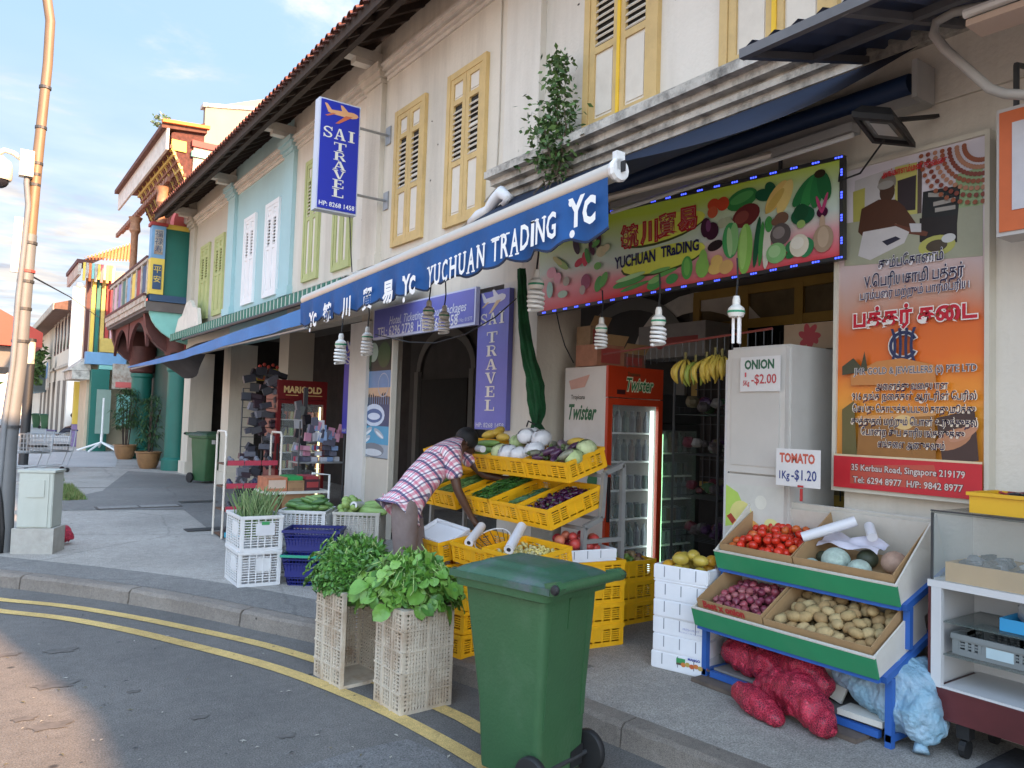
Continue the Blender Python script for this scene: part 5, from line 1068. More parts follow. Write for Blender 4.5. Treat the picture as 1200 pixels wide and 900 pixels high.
mb = MB(); mb.bar(a, b, .10, .055); mb.build('casing', M('batten_grey', (.36,.35,.34), .5, .06, 3), t); MB().tube([a+Vector((-.03,0,-.05)), b+Vector((-.03,0,-.05))], .016, 8).build('tube', whitem, t)
t = thing('floodlight', 'black rectangular floodlight aimed down over the Tamil poster', 'lamp'); K4 = [gz(a_, b_, 3.34) for a_, b_ in ((998,137),(1047,141),(1073,173),(1022,168))]; c = sum(K4, Vector())/4
def inset(f, dz): return [c.lerp(q, f)+Vector((0,0,dz)) for q in K4]
mb = MB(); O0 = inset(1,0); I0 = inset(.80,0); O1 = inset(1,.03); B1 = inset(.7,.09); I1 = inset(.80,.02)
for k in range(4): n_ = (k+1) % 4; mb.add([O0[k],O0[n_],I0[n_],I0[k]],[(0,1,2,3)]); mb.add([O0[k],O0[n_],O1[n_],O1[k]],[(0,1,2,3)]); mb.add([O1[k],O1[n_],B1[n_],B1[k]],[(0,1,2,3)]); mb.add([I0[k],I0[n_],I1[n_],I1[k]],[(0,1,2,3)])
mb.add(B1, [(0,1,2,3)]); mb.build('housing', black, t); MB().add([],[]); g_ = MB(); g_.add(I1, [(0,1,2,3)]); g_.build('glass', M('lamp_glass', (.20,.20,.19), .12, .1, 3), t); r_ = MB(); r_.add([c.lerp(q, .45)+Vector((0,0,.015)) for q in K4], [(0,1,2,3)]); r_.build('reflector', M('lamp_reflector', (.55,.55,.52), .3, .1, 3), t)
MB().bar(c+Vector((.05,0,.08)), (XF,c.y-.05,c.z+.2), .035,.02).build('bracket', black, t)
MB().tube([c+Vector((.1,.05,0)), c+Vector((.2,.25,-.12)), c+Vector((.3,.45,-.1)), c+Vector((.42,.5,.1))], .006, 5).build('cable', black, t)
# spiral energy lamps
def cfl_build(label, p, hgt=.26, tubes=False):
    t = thing('spiral_lamp', label, 'lamp', p, group='white energy saving lamps hanging under the awning')
    MB().lathe([(.016,0),(.022,-.02),(.022,-.05),(.045,-.07),(.048,-.10),(.04,-.12)], n=14).build('lamp_base', M('lamp_base_white', (.68,.66,.60), .4, .05, 3), t, smooth='auto')
    MB().lathe([(.049,-.085),(.049,-.097)], n=14).build('lamp_band', INK((.02,.25,.12)), t)
    g = M('lamp_tube_white', (.80,.80,.78), .35, .03, 4)
    if tubes: 
        mb = MB()
        for k in range(3): a = 2*PI*k/3; mb.tube([(.022*math.cos(a)+.012,.022*math.sin(a),-.12),(.022*math.cos(a)+.012,.022*math.sin(a),-.27)], .009, 8)
        mb.build('lamp_tube', g, t, smooth='auto')
    else:
        pts = []; n = 64
        for i in range(n+1): a = i/n*2*PI*4.5; r = .040+.006*math.sin(PI*i/n); pts.append((r*math.cos(a), r*math.sin(a), -.125-.125*i/n))
        MB().tube(pts, .0105, 7).build('lamp_tube', g, t, smooth=True)
    MB().tube([(0,0,0),(.01,0,.10),(0,0,.22)], .006, 5).build('cord', black, t)
    return t
def lampat(px, py, X, label, rz=0, sc=1.0, tubes=False):
    p = fx(px, py, X); t = cfl_build(label, p, tubes=tubes); t.scale = (sc, sc, sc); return t
lampat(629,316,2.9,'large spiral lamp in front of the left end of the printed banner', sc=1.05)
lampat(503,352,2.9,'spiral lamp hanging under the awning in front of the telephone number board', sc=.95)
lampat(400,391,3.0,'spiral lamp with green band at the left end of the awning', sc=1.2)
lampat(521,358,3.4,'spiral lamp half hidden behind another under the awning valance', sc=1.0)
lampat(431,383,3.1,'spiral lamp partly hidden behind the awning scallops above the small SAI TRAVEL board', sc=1.1)
lampat(705,372,3.5,'spiral lamp hanging inside the shop above the orange drinks fridge', sc=.85)
lampat(772,360,3.2,'spiral lamp hanging in the shop opening left of the bananas', sc=.88)
lampat(863,347,3.2,'straight tube lamp hanging in front of the ochre door', sc=.9, tubes=True)
t = thing('cable', 'thin black cable sagging from the awning to the travel board', 'cable'); q = [fx(x, y, 3.6) for x, y in ((440,392),(480,401),(510,402),(545,392),(580,372),(605,350))]; MB().tube(q, .006, 5).build('wire', black, t)
t = thing('cable', 'thin black cable looping down the pier to the top of the drinks fridge', 'cable'); q = [fx(x, y, 4.4) for x, y in ((652,366),(656,385),(662,405),(672,425))]; MB().tube(q, .006, 5).build('wire', black, t)
t = thing('curtain', 'dark green rolled up cloth tied in a bundle hanging down the cream pier', 'curtain'); q = [fx(x, y, XF-.15) for x, y in ((611,315),(612,345),(614,380),(620,420),(627,450),(630,480),(628,500))]
cr_ = [.04,.05,.06,.07,.08,.075,.035]
def clothf(u, v):
    f_ = u*(len(q)-1); k = min(int(f_), len(q)-2); c_ = q[k].lerp(q[k+1], f_-k); rr_ = cr_[k]*(1-f_+k)+cr_[k+1]*(f_-k); a_ = 2*PI*v; w_ = 1+.22*math.sin(4*a_+u*5)+.13*math.sin(9*a_-u*11)+.05*math.sin(u*60+a_*2)
    return (c_.x+math.cos(a_)*rr_*w_*.8, c_.y+math.sin(a_)*rr_*w_, c_.z)
MB().grid(clothf, 40, 48).build('cloth', M('cloth_dark_green', (.008,.075,.025), .95, .35, 7, .5, bscale=30, dirt=(.004,.03,.012), dirt_amt=.6), t, smooth=True); e = q[-1]; MB().tube([e+Vector((0,0,.02)), e+Vector((-.01,-.06,-.1)), e+Vector((0,-.12,-.24))], [.05,.10,.02], 10).build('loose_end', M('cloth_dark_green', ()), t, smooth=True)
MB().tube([e+Vector((-.07,.05,.0)), e+Vector((-.09,-.0,.05)), e+Vector((-.06,-.06,.02))], .008, 6).build('tie', black, t)
# weed growing from the ledge
c = fx(652,205,XF-.2); t = thing('wild_plant', 'leafy green weed rooted in the mouldy ledge above the awning', 'plant', c); up_ = 1
mb = MB(); rr = random.Random(5)
stems = [[(0,0,0),(.0,.02,.25),(-.03,-.02,.55),(-.02,0,.85),(0,-.02,1.05)],[(0,0,0),(.02,.12,.2),(.0,.2,.42),(-.02,.22,.6)],[(0,0,0),(-.02,-.1,.2),(-.03,-.16,.4),(-.05,-.15,.55)],[(0,0,0),(-.08,.02,.2),(-.12,.05,.45)]]
sb = MB()
for s_ in stems: sb.tube(s_, [.014,.01,.007,.004,.003][:len(s_)], 5)
for k in range(9): a = rr.uniform(0, 2*PI); sb.tube([(0,0,-.02),(-.05+.0*a,.12*math.cos(a),-.05),(-.1,.22*math.cos(a),-.13-.05*rr.random())], [.009,.005,.002], 4)
sb.build('stem', M('stem_brown', (.12,.09,.06), .9, .2, 8), t)
for k in range(1250):
    s_ = rr.choice(stems[:1]*3+stems[1:]); i = rr.randrange(1, len(s_)); a = Vector(s_[i-1]).lerp(Vector(s_[i]), rr.random()); spread = .15 if a.z < .6 else .07
    p = a+Vector((rr.gauss(0,1)*spread*.6, rr.gauss(0,1)*spread*.85, rr.gauss(0,.6)*spread+.06)); d = Vector((rr.uniform(-1,1), rr.uniform(-1,1), rr.uniform(-1,.2))).normalized(); b = d.cross(Vector((rr.uniform(-1,1), rr.uniform(-1,1), .6))).normalized(); l = rr.uniform(.045,.09)
    mb.add([p, p+d*l*.45+b*l*.26, p+d*l, p+d*l*.45-b*l*.26], [(0,1,2,3)], 0 if rr.random() < .6 else 1)
mb.build('foliage', [lf1, lf2], t, kind='stuff')
t = thing('ornament', 'white plaster scroll ornament on the ledge above the awning bar', 'ornament'); 
q = [fx(x, y, XF-.25) for x, y in ((552,262),(562,252),(572,246),(580,234),(588,226),(596,232),(590,240)) ]; MB().tube(q, [.05,.06,.05,.06,.07,.05,.03], 10).build('scroll', whitep, t, smooth=True)
# ================================================================= CRATES AND STALLS
cy_y = M('crate_yellow', (.88,.455,.01), .42, .08, 5, dirt=(.35,.2,.03), dirt_amt=.35); cy_w = M('crate_white', (.66,.66,.66), .5, .06, 5, dirt=(.45,.42,.36), dirt_amt=.4); cy_c = M('crate_worn_cream', (.56,.49,.39), .6, .1, 6, dirt=(.30,.19,.11), dirt_amt=.75, dr=(.45,.68))
cy_g = M('crate_grey_white', (.50,.48,.43), .6, .1, 6, dirt=(.3,.26,.2), dirt_amt=.6); cy_b = M('basket_navy', (.006,.012,.14), .4, .1, 5); cy_k = M('crate_dark', (.05,.055,.055), .5, .1, 5)
def lattice(mb, p0, ux, L, uz, H, nrm, th, nr, nc, solid=(), rib=.014, slat=.009, margin=.03, m=0):
    """ventilated panel: p0 corner, ux along, uz up; nc columns between ribs, nr slats"""
    p0 = Vector(p0); ux = Vector(ux); uz = Vector(uz); n = Vector(nrm); R = Matrix((ux, n, uz)).transposed()
    B = lambda a, b, c, d, t=th: mb.obox(p0+ux*(a+b)/2+uz*(c+d)/2+n*(t-th)/2, (b-a, t, d-c), R, m)
    B(0, L, 0, margin); B(0, L, H-margin, H, th*1.5); B(0, margin, margin, H-margin); B(L-margin, L, margin, H-margin)
    w = L-2*margin
    for k in range(1, nc): x = margin+w*k/nc; B(x-rib/2, x+rib/2, margin, H-margin, th*1.35)
    for k in range(1, nr): z = margin+(H-2*margin)*k/nr; B(margin, L-margin, z-slat/2, z+slat/2, th*.8)
    for (a, b, c, d) in solid: B(L*a, L*b, H*c, H*d, th*.95)
_cm = {}
def crate_meshes(key, W, D, H, mat, nr, nc, ncs, solid=((.36,.64,.3,.82),), slat=.009, rib=.014, grid2=False, taper=0):
    if key in _cm: return _cm[key]
    out = []; th = .007
    for (p0, ux, L, n, c) in (((-W/2,-D/2,0),(1,0,0),W,(0,-1,0),nc),((W/2,-D/2,0),(0,1,0),D,(1,0,0),ncs),((W/2,D/2,0),(-1,0,0),W,(0,1,0),nc),((-W/2,D/2,0),(0,-1,0),D,(-1,0,0),ncs)):
        mb = MB(); lattice(mb, p0, ux, L, (0,0,1), H, n, th, nr, c, solid, rib, slat); out.append(('side_panel', mb.mesh('side_panel', mat)))
    mb = MB(); mb.box(-W/2+.004,W/2-.004,-D/2+.004,D/2-.004,.002,.008); out.append(('base', mb.mesh('base', mat)))
    mb = MB(); r = .012
    for (x0, x1, y0, y1) in ((-W/2-r,W/2+r,-D/2-r,-D/2-.001),(-W/2-r,W/2+r,D/2+.001,D/2+r),(-W/2-r,-W/2-.001,-D/2-.0005,D/2+.0005),(W/2+.001,W/2+r,-D/2-.0005,D/2+.0005)): mb.box(x0,x1,y0,y1,H-.022,H+.003)
    for sx in (-1,1):
        for sy in (-1,1): mb.box(sx*W/2-(.022 if sx > 0 else -.001)+.0, sx*W/2+(.001 if sx < 0 else .0)+(.022 if sx < 0 else .006), sy*D/2-(.006 if sy < 0 else .0), sy*D/2+(.0 if sy < 0 else .006), .004, H-.0225)
    out.append(('rim', mb.mesh('rim', mat))); _cm[key] = out; return out
def crate(key, label, loc, rot=(0,0,0), group=None, name='crate', cat='crate', skip=(), **k):
    t = thing(name, label, cat, loc, rot=rot, group=group)
    for i, (n, me) in enumerate(crate_meshes(key, **k)):
        if i in skip: continue
        link(n, me, t)
    return t
YC = dict(W=.50, D=.36, H=.15, mat=cy_y, nr=6, nc=6, ncs=5); YC2 = dict(W=.35, D=.50, H=.15, mat=cy_y, nr=6, nc=4, ncs=6)
def MT(loc, rot): return Matrix.Translation(loc) @ Euler(rot).to_matrix().to_4x4()
def lumpy(balls, voxel, mat, parent, name, smooth_it=3):
    mb = MB()
    for (c, r) in balls: mb.ball(c, r, 9, 6)
    o = mb.build(name, mat, parent); m1 = o.modifiers.new('r','REMESH'); m1.mode = 'VOXEL'; m1.voxel_size = voxel; m1.use_smooth_shade = True; m2 = o.modifiers.new('s','SMOOTH'); m2.iterations = smooth_it; m2.factor = .5
    return o
def scatter(items, mesh_fn, region, T, n, r, label, cat, group, name, h0=.02, heap=.06, layers=2, seed=1, squash=1.0, rz_free=True, lie=False, minj=.86):
    """heap of individual fruit: region (x0,x1,y0,y1) in the box's own frame"""
    rr = random.Random(seed); x0, x1, y0, y1 = region; placed = []; k = 0; tries = 0
    while k < n and tries < n*60:
        tries += 1; x = rr.uniform(x0+r, x1-r); y = rr.uniform(y0+r, y1-r); z = h0+r
        for (a, b, c, q) in placed:
            d2 = (a-x)**2+(b-y)**2; R_ = (r+q)*minj
            if d2 < R_*R_: z = max(z, c+math.sqrt(R_*R_-d2)*squash)
        ux = (x-(x0+x1)/2)/((x1-x0)/2); uy = (y-(y0+y1)/2)/((y1-y0)/2); lim = h0+r*.9+heap*(1-.55*max(abs(ux), abs(uy))**2)+.0
        if z > lim: continue
        placed.append((x, y, z, r)); s = rr.uniform(.86,1.1)
        o = link(name, items[rr.randrange(len(items))]); o.matrix_world = T @ Matrix.Translation((x,y,z)) @ (Euler((rr.uniform(-.5,.5) if lie else rr.uniform(0,6), rr.uniform(-.35,.35) if lie else rr.uniform(0,6), rr.uniform(0,6) if rz_free else rr.uniform(-.3,.3))).to_matrix().to_4x4()) @ Matrix.Scale(s,4)
        tag(o, label, cat, group); k += 1
    return placed
def fruit_mesh(name, r, sc, mats, n=10, k=7, prof=None, stalk=None):
    mb = MB()
    if prof: mb.lathe(prof, n=n)
    else: mb.ball((0,0,0), r, n, k, 0, sc)
    if stalk: mb.tube([(0,0,stalk[0]),(stalk[2],0,stalk[0]+stalk[1])], [.003,.002], 5, 1)
    return mb.mesh(name, mats, True)
# ---- blue rack with green fronted trays (X front .. back, Y 2.09 - 3.3)
bl_ = M('rack_blue', (.03,.12,.42), .45, .08, 6, dirt=(.05,.08,.2), dirt_amt=.4); gfront = M('tray_green', (.03,.28,.12), .5, .06, 4, dirt=(.2,.3,.2), dirt_amt=.15); cardw = M('card_white', (.66,.63,.56), .8, .05, 5, dirt=(.45,.38,.28), dirt_amt=.35); cardb = M('card_brown', (.40,.25,.12), .85, .1, 6)
RK = thing('display_rack', 'blue painted steel rack with two sloping green fronted shelves under the Tamil poster', 'rack')
tilt = math.radians(19); YA, YB = 2.09, 3.25; low = (3.79, .465); upx = (3.99, .80); Lr = .48
c_, s_ = math.cos(tilt), math.sin(tilt)
mb = MB(); lg_ = .035
for y in (YA-.012, YB+.008):
    mb.box(low[0]+.06,low[0]+.06+lg_,y-.0175,y+.0175,.12,low[1]+.0); mb.box(upx[0]+.03,upx[0]+.03+lg_,y-.0175,y+.0175,low[1]+.12,upx[1]); mb.box(4.42,4.42+lg_,y-.0175,y+.0175,.12,upx[1]+.16)
mb.build('leg', bl_, RK, kind='stuff')
for y in (YA-.012, YB+.008):
    MB().bar((low[0]+.01,y,low[1]),(low[0]+.01+(4.44-low[0])*1,y,low[1]+(4.44-low[0])*s_/c_),.036,.036).build('side_rail', bl_, RK)
    MB().bar((upx[0],y,upx[1]),(4.46,y,upx[1]+(4.46-upx[0])*s_/c_),.036,.036).build('side_rail', bl_, RK)
    MB().box(low[0]+.06,4.44,y-.015,y+.015,.15,.185).build('foot_rail', bl_, RK)
for (x, z) in (low, upx): MB().bar((x+.0,YA,z),(x+.0,YB,z),.034,.034).build('front_rail', bl_, RK)
MB().box(low[0]+.06,low[0]+.095,YA+.04,YB-.04,.15,.185).build('front_rail', bl_, RK)
MB().box(low[0]+.1,4.42,YA+.04,YB-.04,.186,.20).build('bottom_board', M('board_grey', (.2,.19,.18), .8, .2, 5), RK)
MB().box(low[0]-.04,low[0]+.10,YA+.1,YB+.02,.122,.145).build('skid_board', M('board_worn', (.13,.10,.08), .85, .3, 8), RK)
def tray(x, z, L, label, hb=.30):
    T = Matrix.Translation((x,0,z+.02)) @ Euler((0,-tilt,0)).to_matrix().to_4x4()
    t = thing('display_tray', label, 'tray'); t.matrix_world = T
    MB().box(0,L,YA+.005,YB-.005,0,.012).build('base', cardw, t); MB().box(-.012,-.001,YA-.01,YB+.01,-.012,.10).build('front_board', gfront, t); MB().box(-.014,.004,YA-.01,YB+.01,.1005,.108).build('front_edge', cardw, t)
    for y in (YA-.006, YB-.004): MB().prism([(0,y,-.01),(L,y,-.01),(L,y,hb),(0,y,.11)], (0,.010,0)).build('side_board', cardw, t)
    return t, T
tr1, T1 = tray(low[0]-.02, low[1], .50, 'lower green fronted tray of the blue rack, holding onions and potatoes', .17)
tr2, T2 = tray(upx[0]-.02, upx[1], .50, 'upper green fronted tray of the blue rack, holding tomatoes and melons')
MB().box(.48,.495,YA+.01,YB-.01,.0,.27).build('back_board', cardw, tr2)
MB().box(.48,.492,YA+.01,YB-.01,.0,.17).build('back_board', cardw, tr1)
MB().prism([(4.04,YA-.004,.66),(4.42,YA-.004,.80),(4.42,YA-.004,.925),(4.04,YA-.004,.79)], (0,.008,0)).build('side_panel', cardw, RK)
def carton(label, T, x0, x1, y0, y1, hf, hb, mi, mo, lab=None):
    t = thing('carton', label, 'box'); t.matrix_world = T; th = .006
    mb = MB(); mb.box(x0,x1,y0,y1,.013,.018); mb.build('base', mi, t)
    MB().box(x0,x0+th,y0,y1,.0185,hf).build('front_flap', mi, t); MB().box(x1-th,x1,y0+.0,y1-.0,.0185,hb).build('back_flap', mo, t)
    for y in (y0, y1-th): MB().prism([(x0+th+.001,y,.0185),(x1-th-.001,y,.0185),(x1-th-.001,y,hb*.96),(x0+th+.001,y,hf)], (0,th,0)).build('side_flap', mi, t)
    return t
ym = 2.70
carton('brown cardboard box of tomatoes on the upper tray', T2, .02,.46, ym+.01,YB-.02, .145,.24, cardb, cardw)
carton('white lined cardboard box of melons on the upper tray', T2, .02,.46, YA+.02,ym-.0, .145,.26, cardb, cardw)
oc = carton('brown cardboard box of red onions on the lower tray with red lettering on its flap', T1, .02,.46, ym+.06,YB-.02, .155,.24, cardb, cardw)
carton('cardboard box of potatoes on the lower tray', T1, .02,.46, YA+.02,ym+.05, .14,.23, cardb, cardw)
lm_ = MB(); text_mb(lm_, 'Best x onion', .06, (.0165, 3.03, .13), (0,-1,0), (0,0,1), 0, .003); lm_.build('lettering', INK((.45,.03,.03)), oc)
tomm = M('tomato_red', (.62,.035,.015), .22, .25, 9); tomo = M('tomato_orange', (.60,.13,.03), .25, .2, 9); stalkm = M('stalk_green', (.08,.15,.03), .7, .2, 9)
tom = [fruit_mesh('tomato', .031, (1,1,.82), [m, stalkm], 12, 8, stalk=(.022,.008,.004)) for m in (tomm, tomm, tomm, tomo)]
scatter(tom, 0, (.03,.45,ym+.02,YB-.03), T2, 120, .030, 'ripe red tomato heaped in the brown cardboard box on the upper tray', 'tomato', 'tomatoes in the brown box', 'tomato', .02, .13, seed=2)
onm = [M('onion_%s' % i, c, .35, .35, 14) for i, c in enumerate(((.30,.06,.08),(.38,.12,.13),(.22,.04,.07)))]
on = [fruit_mesh('onion', .024, 0, [m, m], 10, prof=[(.0,-.022),(.012,-.021),(.022,-.010),(.025,.0),(.021,.012),(.010,.021),(.004,.030),(.0,.034)]) for m in onm]
scatter(on, 0, (.03,.45,ym+.07,YB-.03), T1, 150, .0235, 'small red onion heaped in the cardboard box on the lower tray', 'onion', 'red onions in the box', 'onion', .02, .12, seed=4)
pom = [M('potato_%s' % i, c, .8, .22, 18, .2, dirt=(.16,.10,.05), dirt_amt=.4) for i, c in enumerate(((.42,.29,.13),(.36,.23,.10),(.48,.35,.17)))]
def potato(m, i):
    random.seed(i); mb = MB(); mb.ball((0,0,0), .036, 10, 7, 0, (1.3,.92,.82), jit=.05); return mb.mesh('potato', m, True)
po = [potato(m, i) for i, m in enumerate(pom)]
scatter(po, 0, (.03,.45,YA+.03,ym+.04), T1, 95, .034, 'yellow brown potato heaped in the cardboard box on the lower tray', 'potato', 'potatoes in the box', 'potato', .02, .12, seed=5, lie=True)
random.seed(11)
wm = [M('melon_green', (.42,.52,.45), .6, .25, 25, dirt=(.12,.22,.14), dirt_amt=.7), M('melon_dark', (.05,.06,.035), .55, .3, 14), M('melon_tan', (.46,.30,.22), .65, .2, 20)]
for (x, y, r, mi, lab) in ((.12,2.36,.066,0,'pale netted melon in the front right of the white lined box'),(.16,2.52,.080,0,'largest pale netted melon in the middle of the white lined box'),(.11,2.65,.046,0,'small pale melon beside the middle board of the white lined box'),(.28,2.40,.058,1,'dark green melon behind the pale melons'),(.27,2.24,.068,2,'tan brown melon at the right end of the white lined box'),(.24,2.655,.040,1,'dark squash in the left corner of the white lined box')):
    o = MB().ball((0,0,0), r, 18, 12, 0, (1,1,.92), jit=.012).build('melon', wm[mi], None, True); o.matrix_world = T2 @ Matrix.Translation((x,y,.02+r*.9)); tag(o, lab, 'melon')
plw = M('plastic_bag_white', (.72,.72,.75), .3, .04, 4)
def roll(label, p0, p1, r=.028, hole=True):
    p0 = Vector(p0); p1 = Vector(p1); t = thing('bag_roll', label, 'roll', p0, group=None); d = p1-p0
    MB().tube([(0,0,0), d], r, 16).build('roll', plw, t, smooth='auto'); dn = d.normalized(); MB().tube([-dn*.001, dn*.02], r*.45, 12).build('core', INK((.02,.02,.03)), t); return t
w2 = lambda T, x, y, z: T @ Vector((x,y,z))
roll('roll of plastic bags lying over the tomatoes edge of the melon box', w2(T2,.17,2.72,.20), w2(T2,.36,2.48,.26), .030); roll('short roll of plastic bags at the back of the melon box', w2(T2,.40,2.43,.22), w2(T2,.30,2.36,.20), .028)
mb = MB(); random.seed(3); mb.grid(lambda u, v: w2(T2, .22+.14*v+.02*math.sin(u*9), 2.30+.38*u, .165+.012*math.sin(u*11+v*5)+.012*math.sin(v*9)-.05*abs(u-.5)), 16, 8); tag(mb.build('plastic_sheet', M('plastic_film', (.60,.58,.66), .25, .06, 5), None, True), 'crumpled translucent plastic bags lying on top of the melons', 'plastic bag')
# sacks under the rack
netm = NET('net_red', (.12,.006,.02), (.34,.012,.035), 75); 
def sack(label, pts, r, mat, n=14, bump=.12, nm='net_sack', cat='sack', seed=1, tie=True, lump=True):
    rr = random.Random(seed); P = [Vector(p) for p in pts]; Q = []; RS = []; r = [q*(.80 if lump else 1) for q in r]
    m_ = 12
    for i in range(m_+1):
        u = i/m_*(len(P)-1); k = min(int(u), len(P)-2); Q.append(P[k].lerp(P[k+1], u-k)); v = r[k]*(1-(u-k))+r[k+1]*(u-k); RS.append(v)
    c = sum(Q, Vector())/len(Q); t = thing(nm, label, cat, (c.x, c.y, .12)); mb = MB(); nn = n
    if lump:
        B = []
        for i, q in enumerate(Q):
            ax_ = (Q[min(i+1,m_)]-Q[max(i-1,0)]).normalized(); B.append((q-Vector((c.x,c.y,.12)), RS[i]*.93))
            for k in range(9):
                d = Vector((rr.gauss(0,1), rr.gauss(0,1), rr.gauss(0,1))).normalized(); d = (d-ax_*d.dot(ax_)*.6).normalized(); e = q+d*RS[i]*.84-Vector((c.x,c.y,.12)); r_ = rr.uniform(.026,.038)
                if e.z < r_: e.z = r_
                B.append((e, r_))
        lumpy(B, .010, mat, t, 'bag', 9)
        e = Q[-1]-Vector((c.x,c.y,.12)); d = (Q[-1]-Q[-2]).normalized(); MB().tube([e-d*.02, e+d*.03], [RS[-1]*.9, RS[-1]*1.3], 8).build('tied_end', mat, t, smooth=True)
        return t
    vs = []; pu = None
    for i, q in enumerate(Q):
        d = (Q[min(i+1,m_)]-Q[max(i-1,0)]).normalized(); x = d.cross(Vector((0,0,1))).normalized() if abs(d.z) < .95 else Vector((1,0,0)); u = x.cross(d).normalized()
        for k in range(nn):
            a = 2*PI*k/nn; w = RS[i]*(1+bump*math.sin(a*3+i*1.3+seed)*.6+rr.uniform(-bump,bump)*.6); p = q+(x*math.cos(a)+u*math.sin(a))*w-Vector((c.x,c.y,.12)); p.z = max(p.z, .035); vs.append(p)
    fs = [(i*nn+k, i*nn+(k+1)%nn, (i+1)*nn+(k+1)%nn, (i+1)*nn+k) for i in range(m_) for k in range(nn)]+[tuple(range(nn-1,-1,-1)), tuple(range(m_*nn,(m_+1)*nn))]
    mb.add(vs, fs); b = mb.mesh('bag', mat, True); o = link('bag', b, t); sm = o.modifiers.new('s','SUBSURF'); sm.levels = 3; sm.render_levels = 3
    tx = bpy.data.textures.get('folds') or bpy.data.textures.new('folds', 'CLOUDS'); tx.noise_scale = .09; tx.noise_depth = 3; dm = o.modifiers.new('d','DISPLACE'); dm.texture = tx; dm.texture_coords = 'LOCAL'; dm.strength = .06; dm.mid_level = .5
    if tie:
        e = Q[-1]-Vector((c.x,c.y,.12)); d = (Q[-1]-Q[-2]).normalized(); MB().tube([e-d*.02, e+d*.03], [RS[-1]*.9, RS[-1]*1.3], 8).build('tied_end', mat, t, smooth=True)
    return t
sack('red net sack of onions slumped out in front of the rack, right end', [(3.84,2.78,.22),(3.80,2.58,.26),(3.72,2.42,.23),(3.66,2.30,.19)], [.09,.15,.13,.05], netm, seed=1)
sack('red net sack of onions lying at the left end inside the rack', [(4.03,3.20,.28),(3.97,3.08,.31),(3.95,2.95,.28)], [.05,.12,.07], netm, seed=2)
sack('red net sack of onions in the middle of the rack bottom', [(3.98,3.00,.27),(3.95,2.85,.31),(3.93,2.68,.27)], [.08,.13,.08], netm, seed=3)
sack('red net sack piled at the back under the onion tray', [(4.2,3.1,.32),(4.18,2.85,.36),(4.15,2.6,.32)], [.09,.13,.09], netm, seed=4)
sack('smallest red net sack, fallen on the pavement before the rack', [(3.68,2.84,.20),(3.63,2.70,.19),(3.60,2.56,.16)], [.05,.075,.04], netm, seed=7)
sack('red net sack stacked above the slumped one', [(3.95,2.74,.34),(3.92,2.60,.36),(3.90,2.46,.30)], [.06,.10,.05], netm, seed=8)
bluec = M('cloth_checked_blue', (.24,.42,.54), .45, .2, 4, 1.0, dirt=(.42,.52,.62), dirt_amt=.8, dr=(.42,.62), bscale=26)
s1_ = sack('pale blue striped cloth sack slumped against the right leg of the blue rack', [(4.02,2.48,.36),(4.06,2.32,.38),(4.06,2.10,.37),(3.97,1.98,.25),(3.92,1.95,.16)], [.05,.16,.20,.14,.03], bluec, bump=.24, seed=5, nm='cloth_sack', tie=True, lump=False)
o = MB().obox((4.02,2.47,.32),(.02,.16,.20),rotv(.3,.2,.1)).build('white_box', cardw); tag(o, 'white cardboard flap standing between the red sacks and the blue sack', 'box')
o = MB().obox((3.93,2.24,.215),(.14,.24,.03),rotv(0,0,.05)).build('white_tray', cardw); tag(o, 'flat white carton lying on the bottom shelf of the blue rack', 'box')
# ---- stack of white foam boxes with mangoes
foam = M('foam_white', (.80,.81,.84), .75, .03, 6, .1); slit = INK((.25,.26,.3)); random.seed(21)
def foam_box(label, loc, rz, W=.38, D=.32, H=.112, lid=True, group=None):
    t = thing('foam_box', label, 'box', loc, rz, group=group); mb = MB()
    if lid: mb.box(-W/2,W/2,-D/2,D/2,0,H)
    else:
        mb.box(-W/2,W/2,-D/2,D/2,0,.015)
        for (x0,x1,y0,y1) in ((-W/2,W/2,-D/2,-D/2+.02),(-W/2,W/2,D/2-.02,D/2),(-W/2,-W/2+.02,-D/2+.021,D/2-.021),(W/2-.02,W/2,-D/2+.021,D/2-.021)): mb.box(x0,x1,y0,y1,.0155,H)
    me = mb.mesh('body', foam); bm = bmesh.new(); bm.from_mesh(me); bmesh.ops.bevel(bm, geom=[e for e in bm.edges], offset=.006, segments=2, affect='EDGES'); bm.to_mesh(me); bm.free(); link('body', me, t)
    mb = MB()
    for x in (-.11,.0,.11): mb.box(x-.003,x+.003,-D/2-.0015,-D/2+.001,H*.30,H*.92)
    for y in (-.07,.07): mb.box(-W/2-.0015,-W/2+.001,y-.003,y+.003,H*.3,H*.92)
    mb.build('vent_slits', slit, t); return t
fc = Vector((3.96,3.475,.12)); frz = math.radians(-90+17)
names = ['bottom box of the white foam stack with a fruit label printed on it','second foam box from the bottom of the white stack','third foam box from the bottom of the white stack with faint blue print','fourth foam box from the bottom of the white stack','fifth foam box of the white stack, just under the open one']
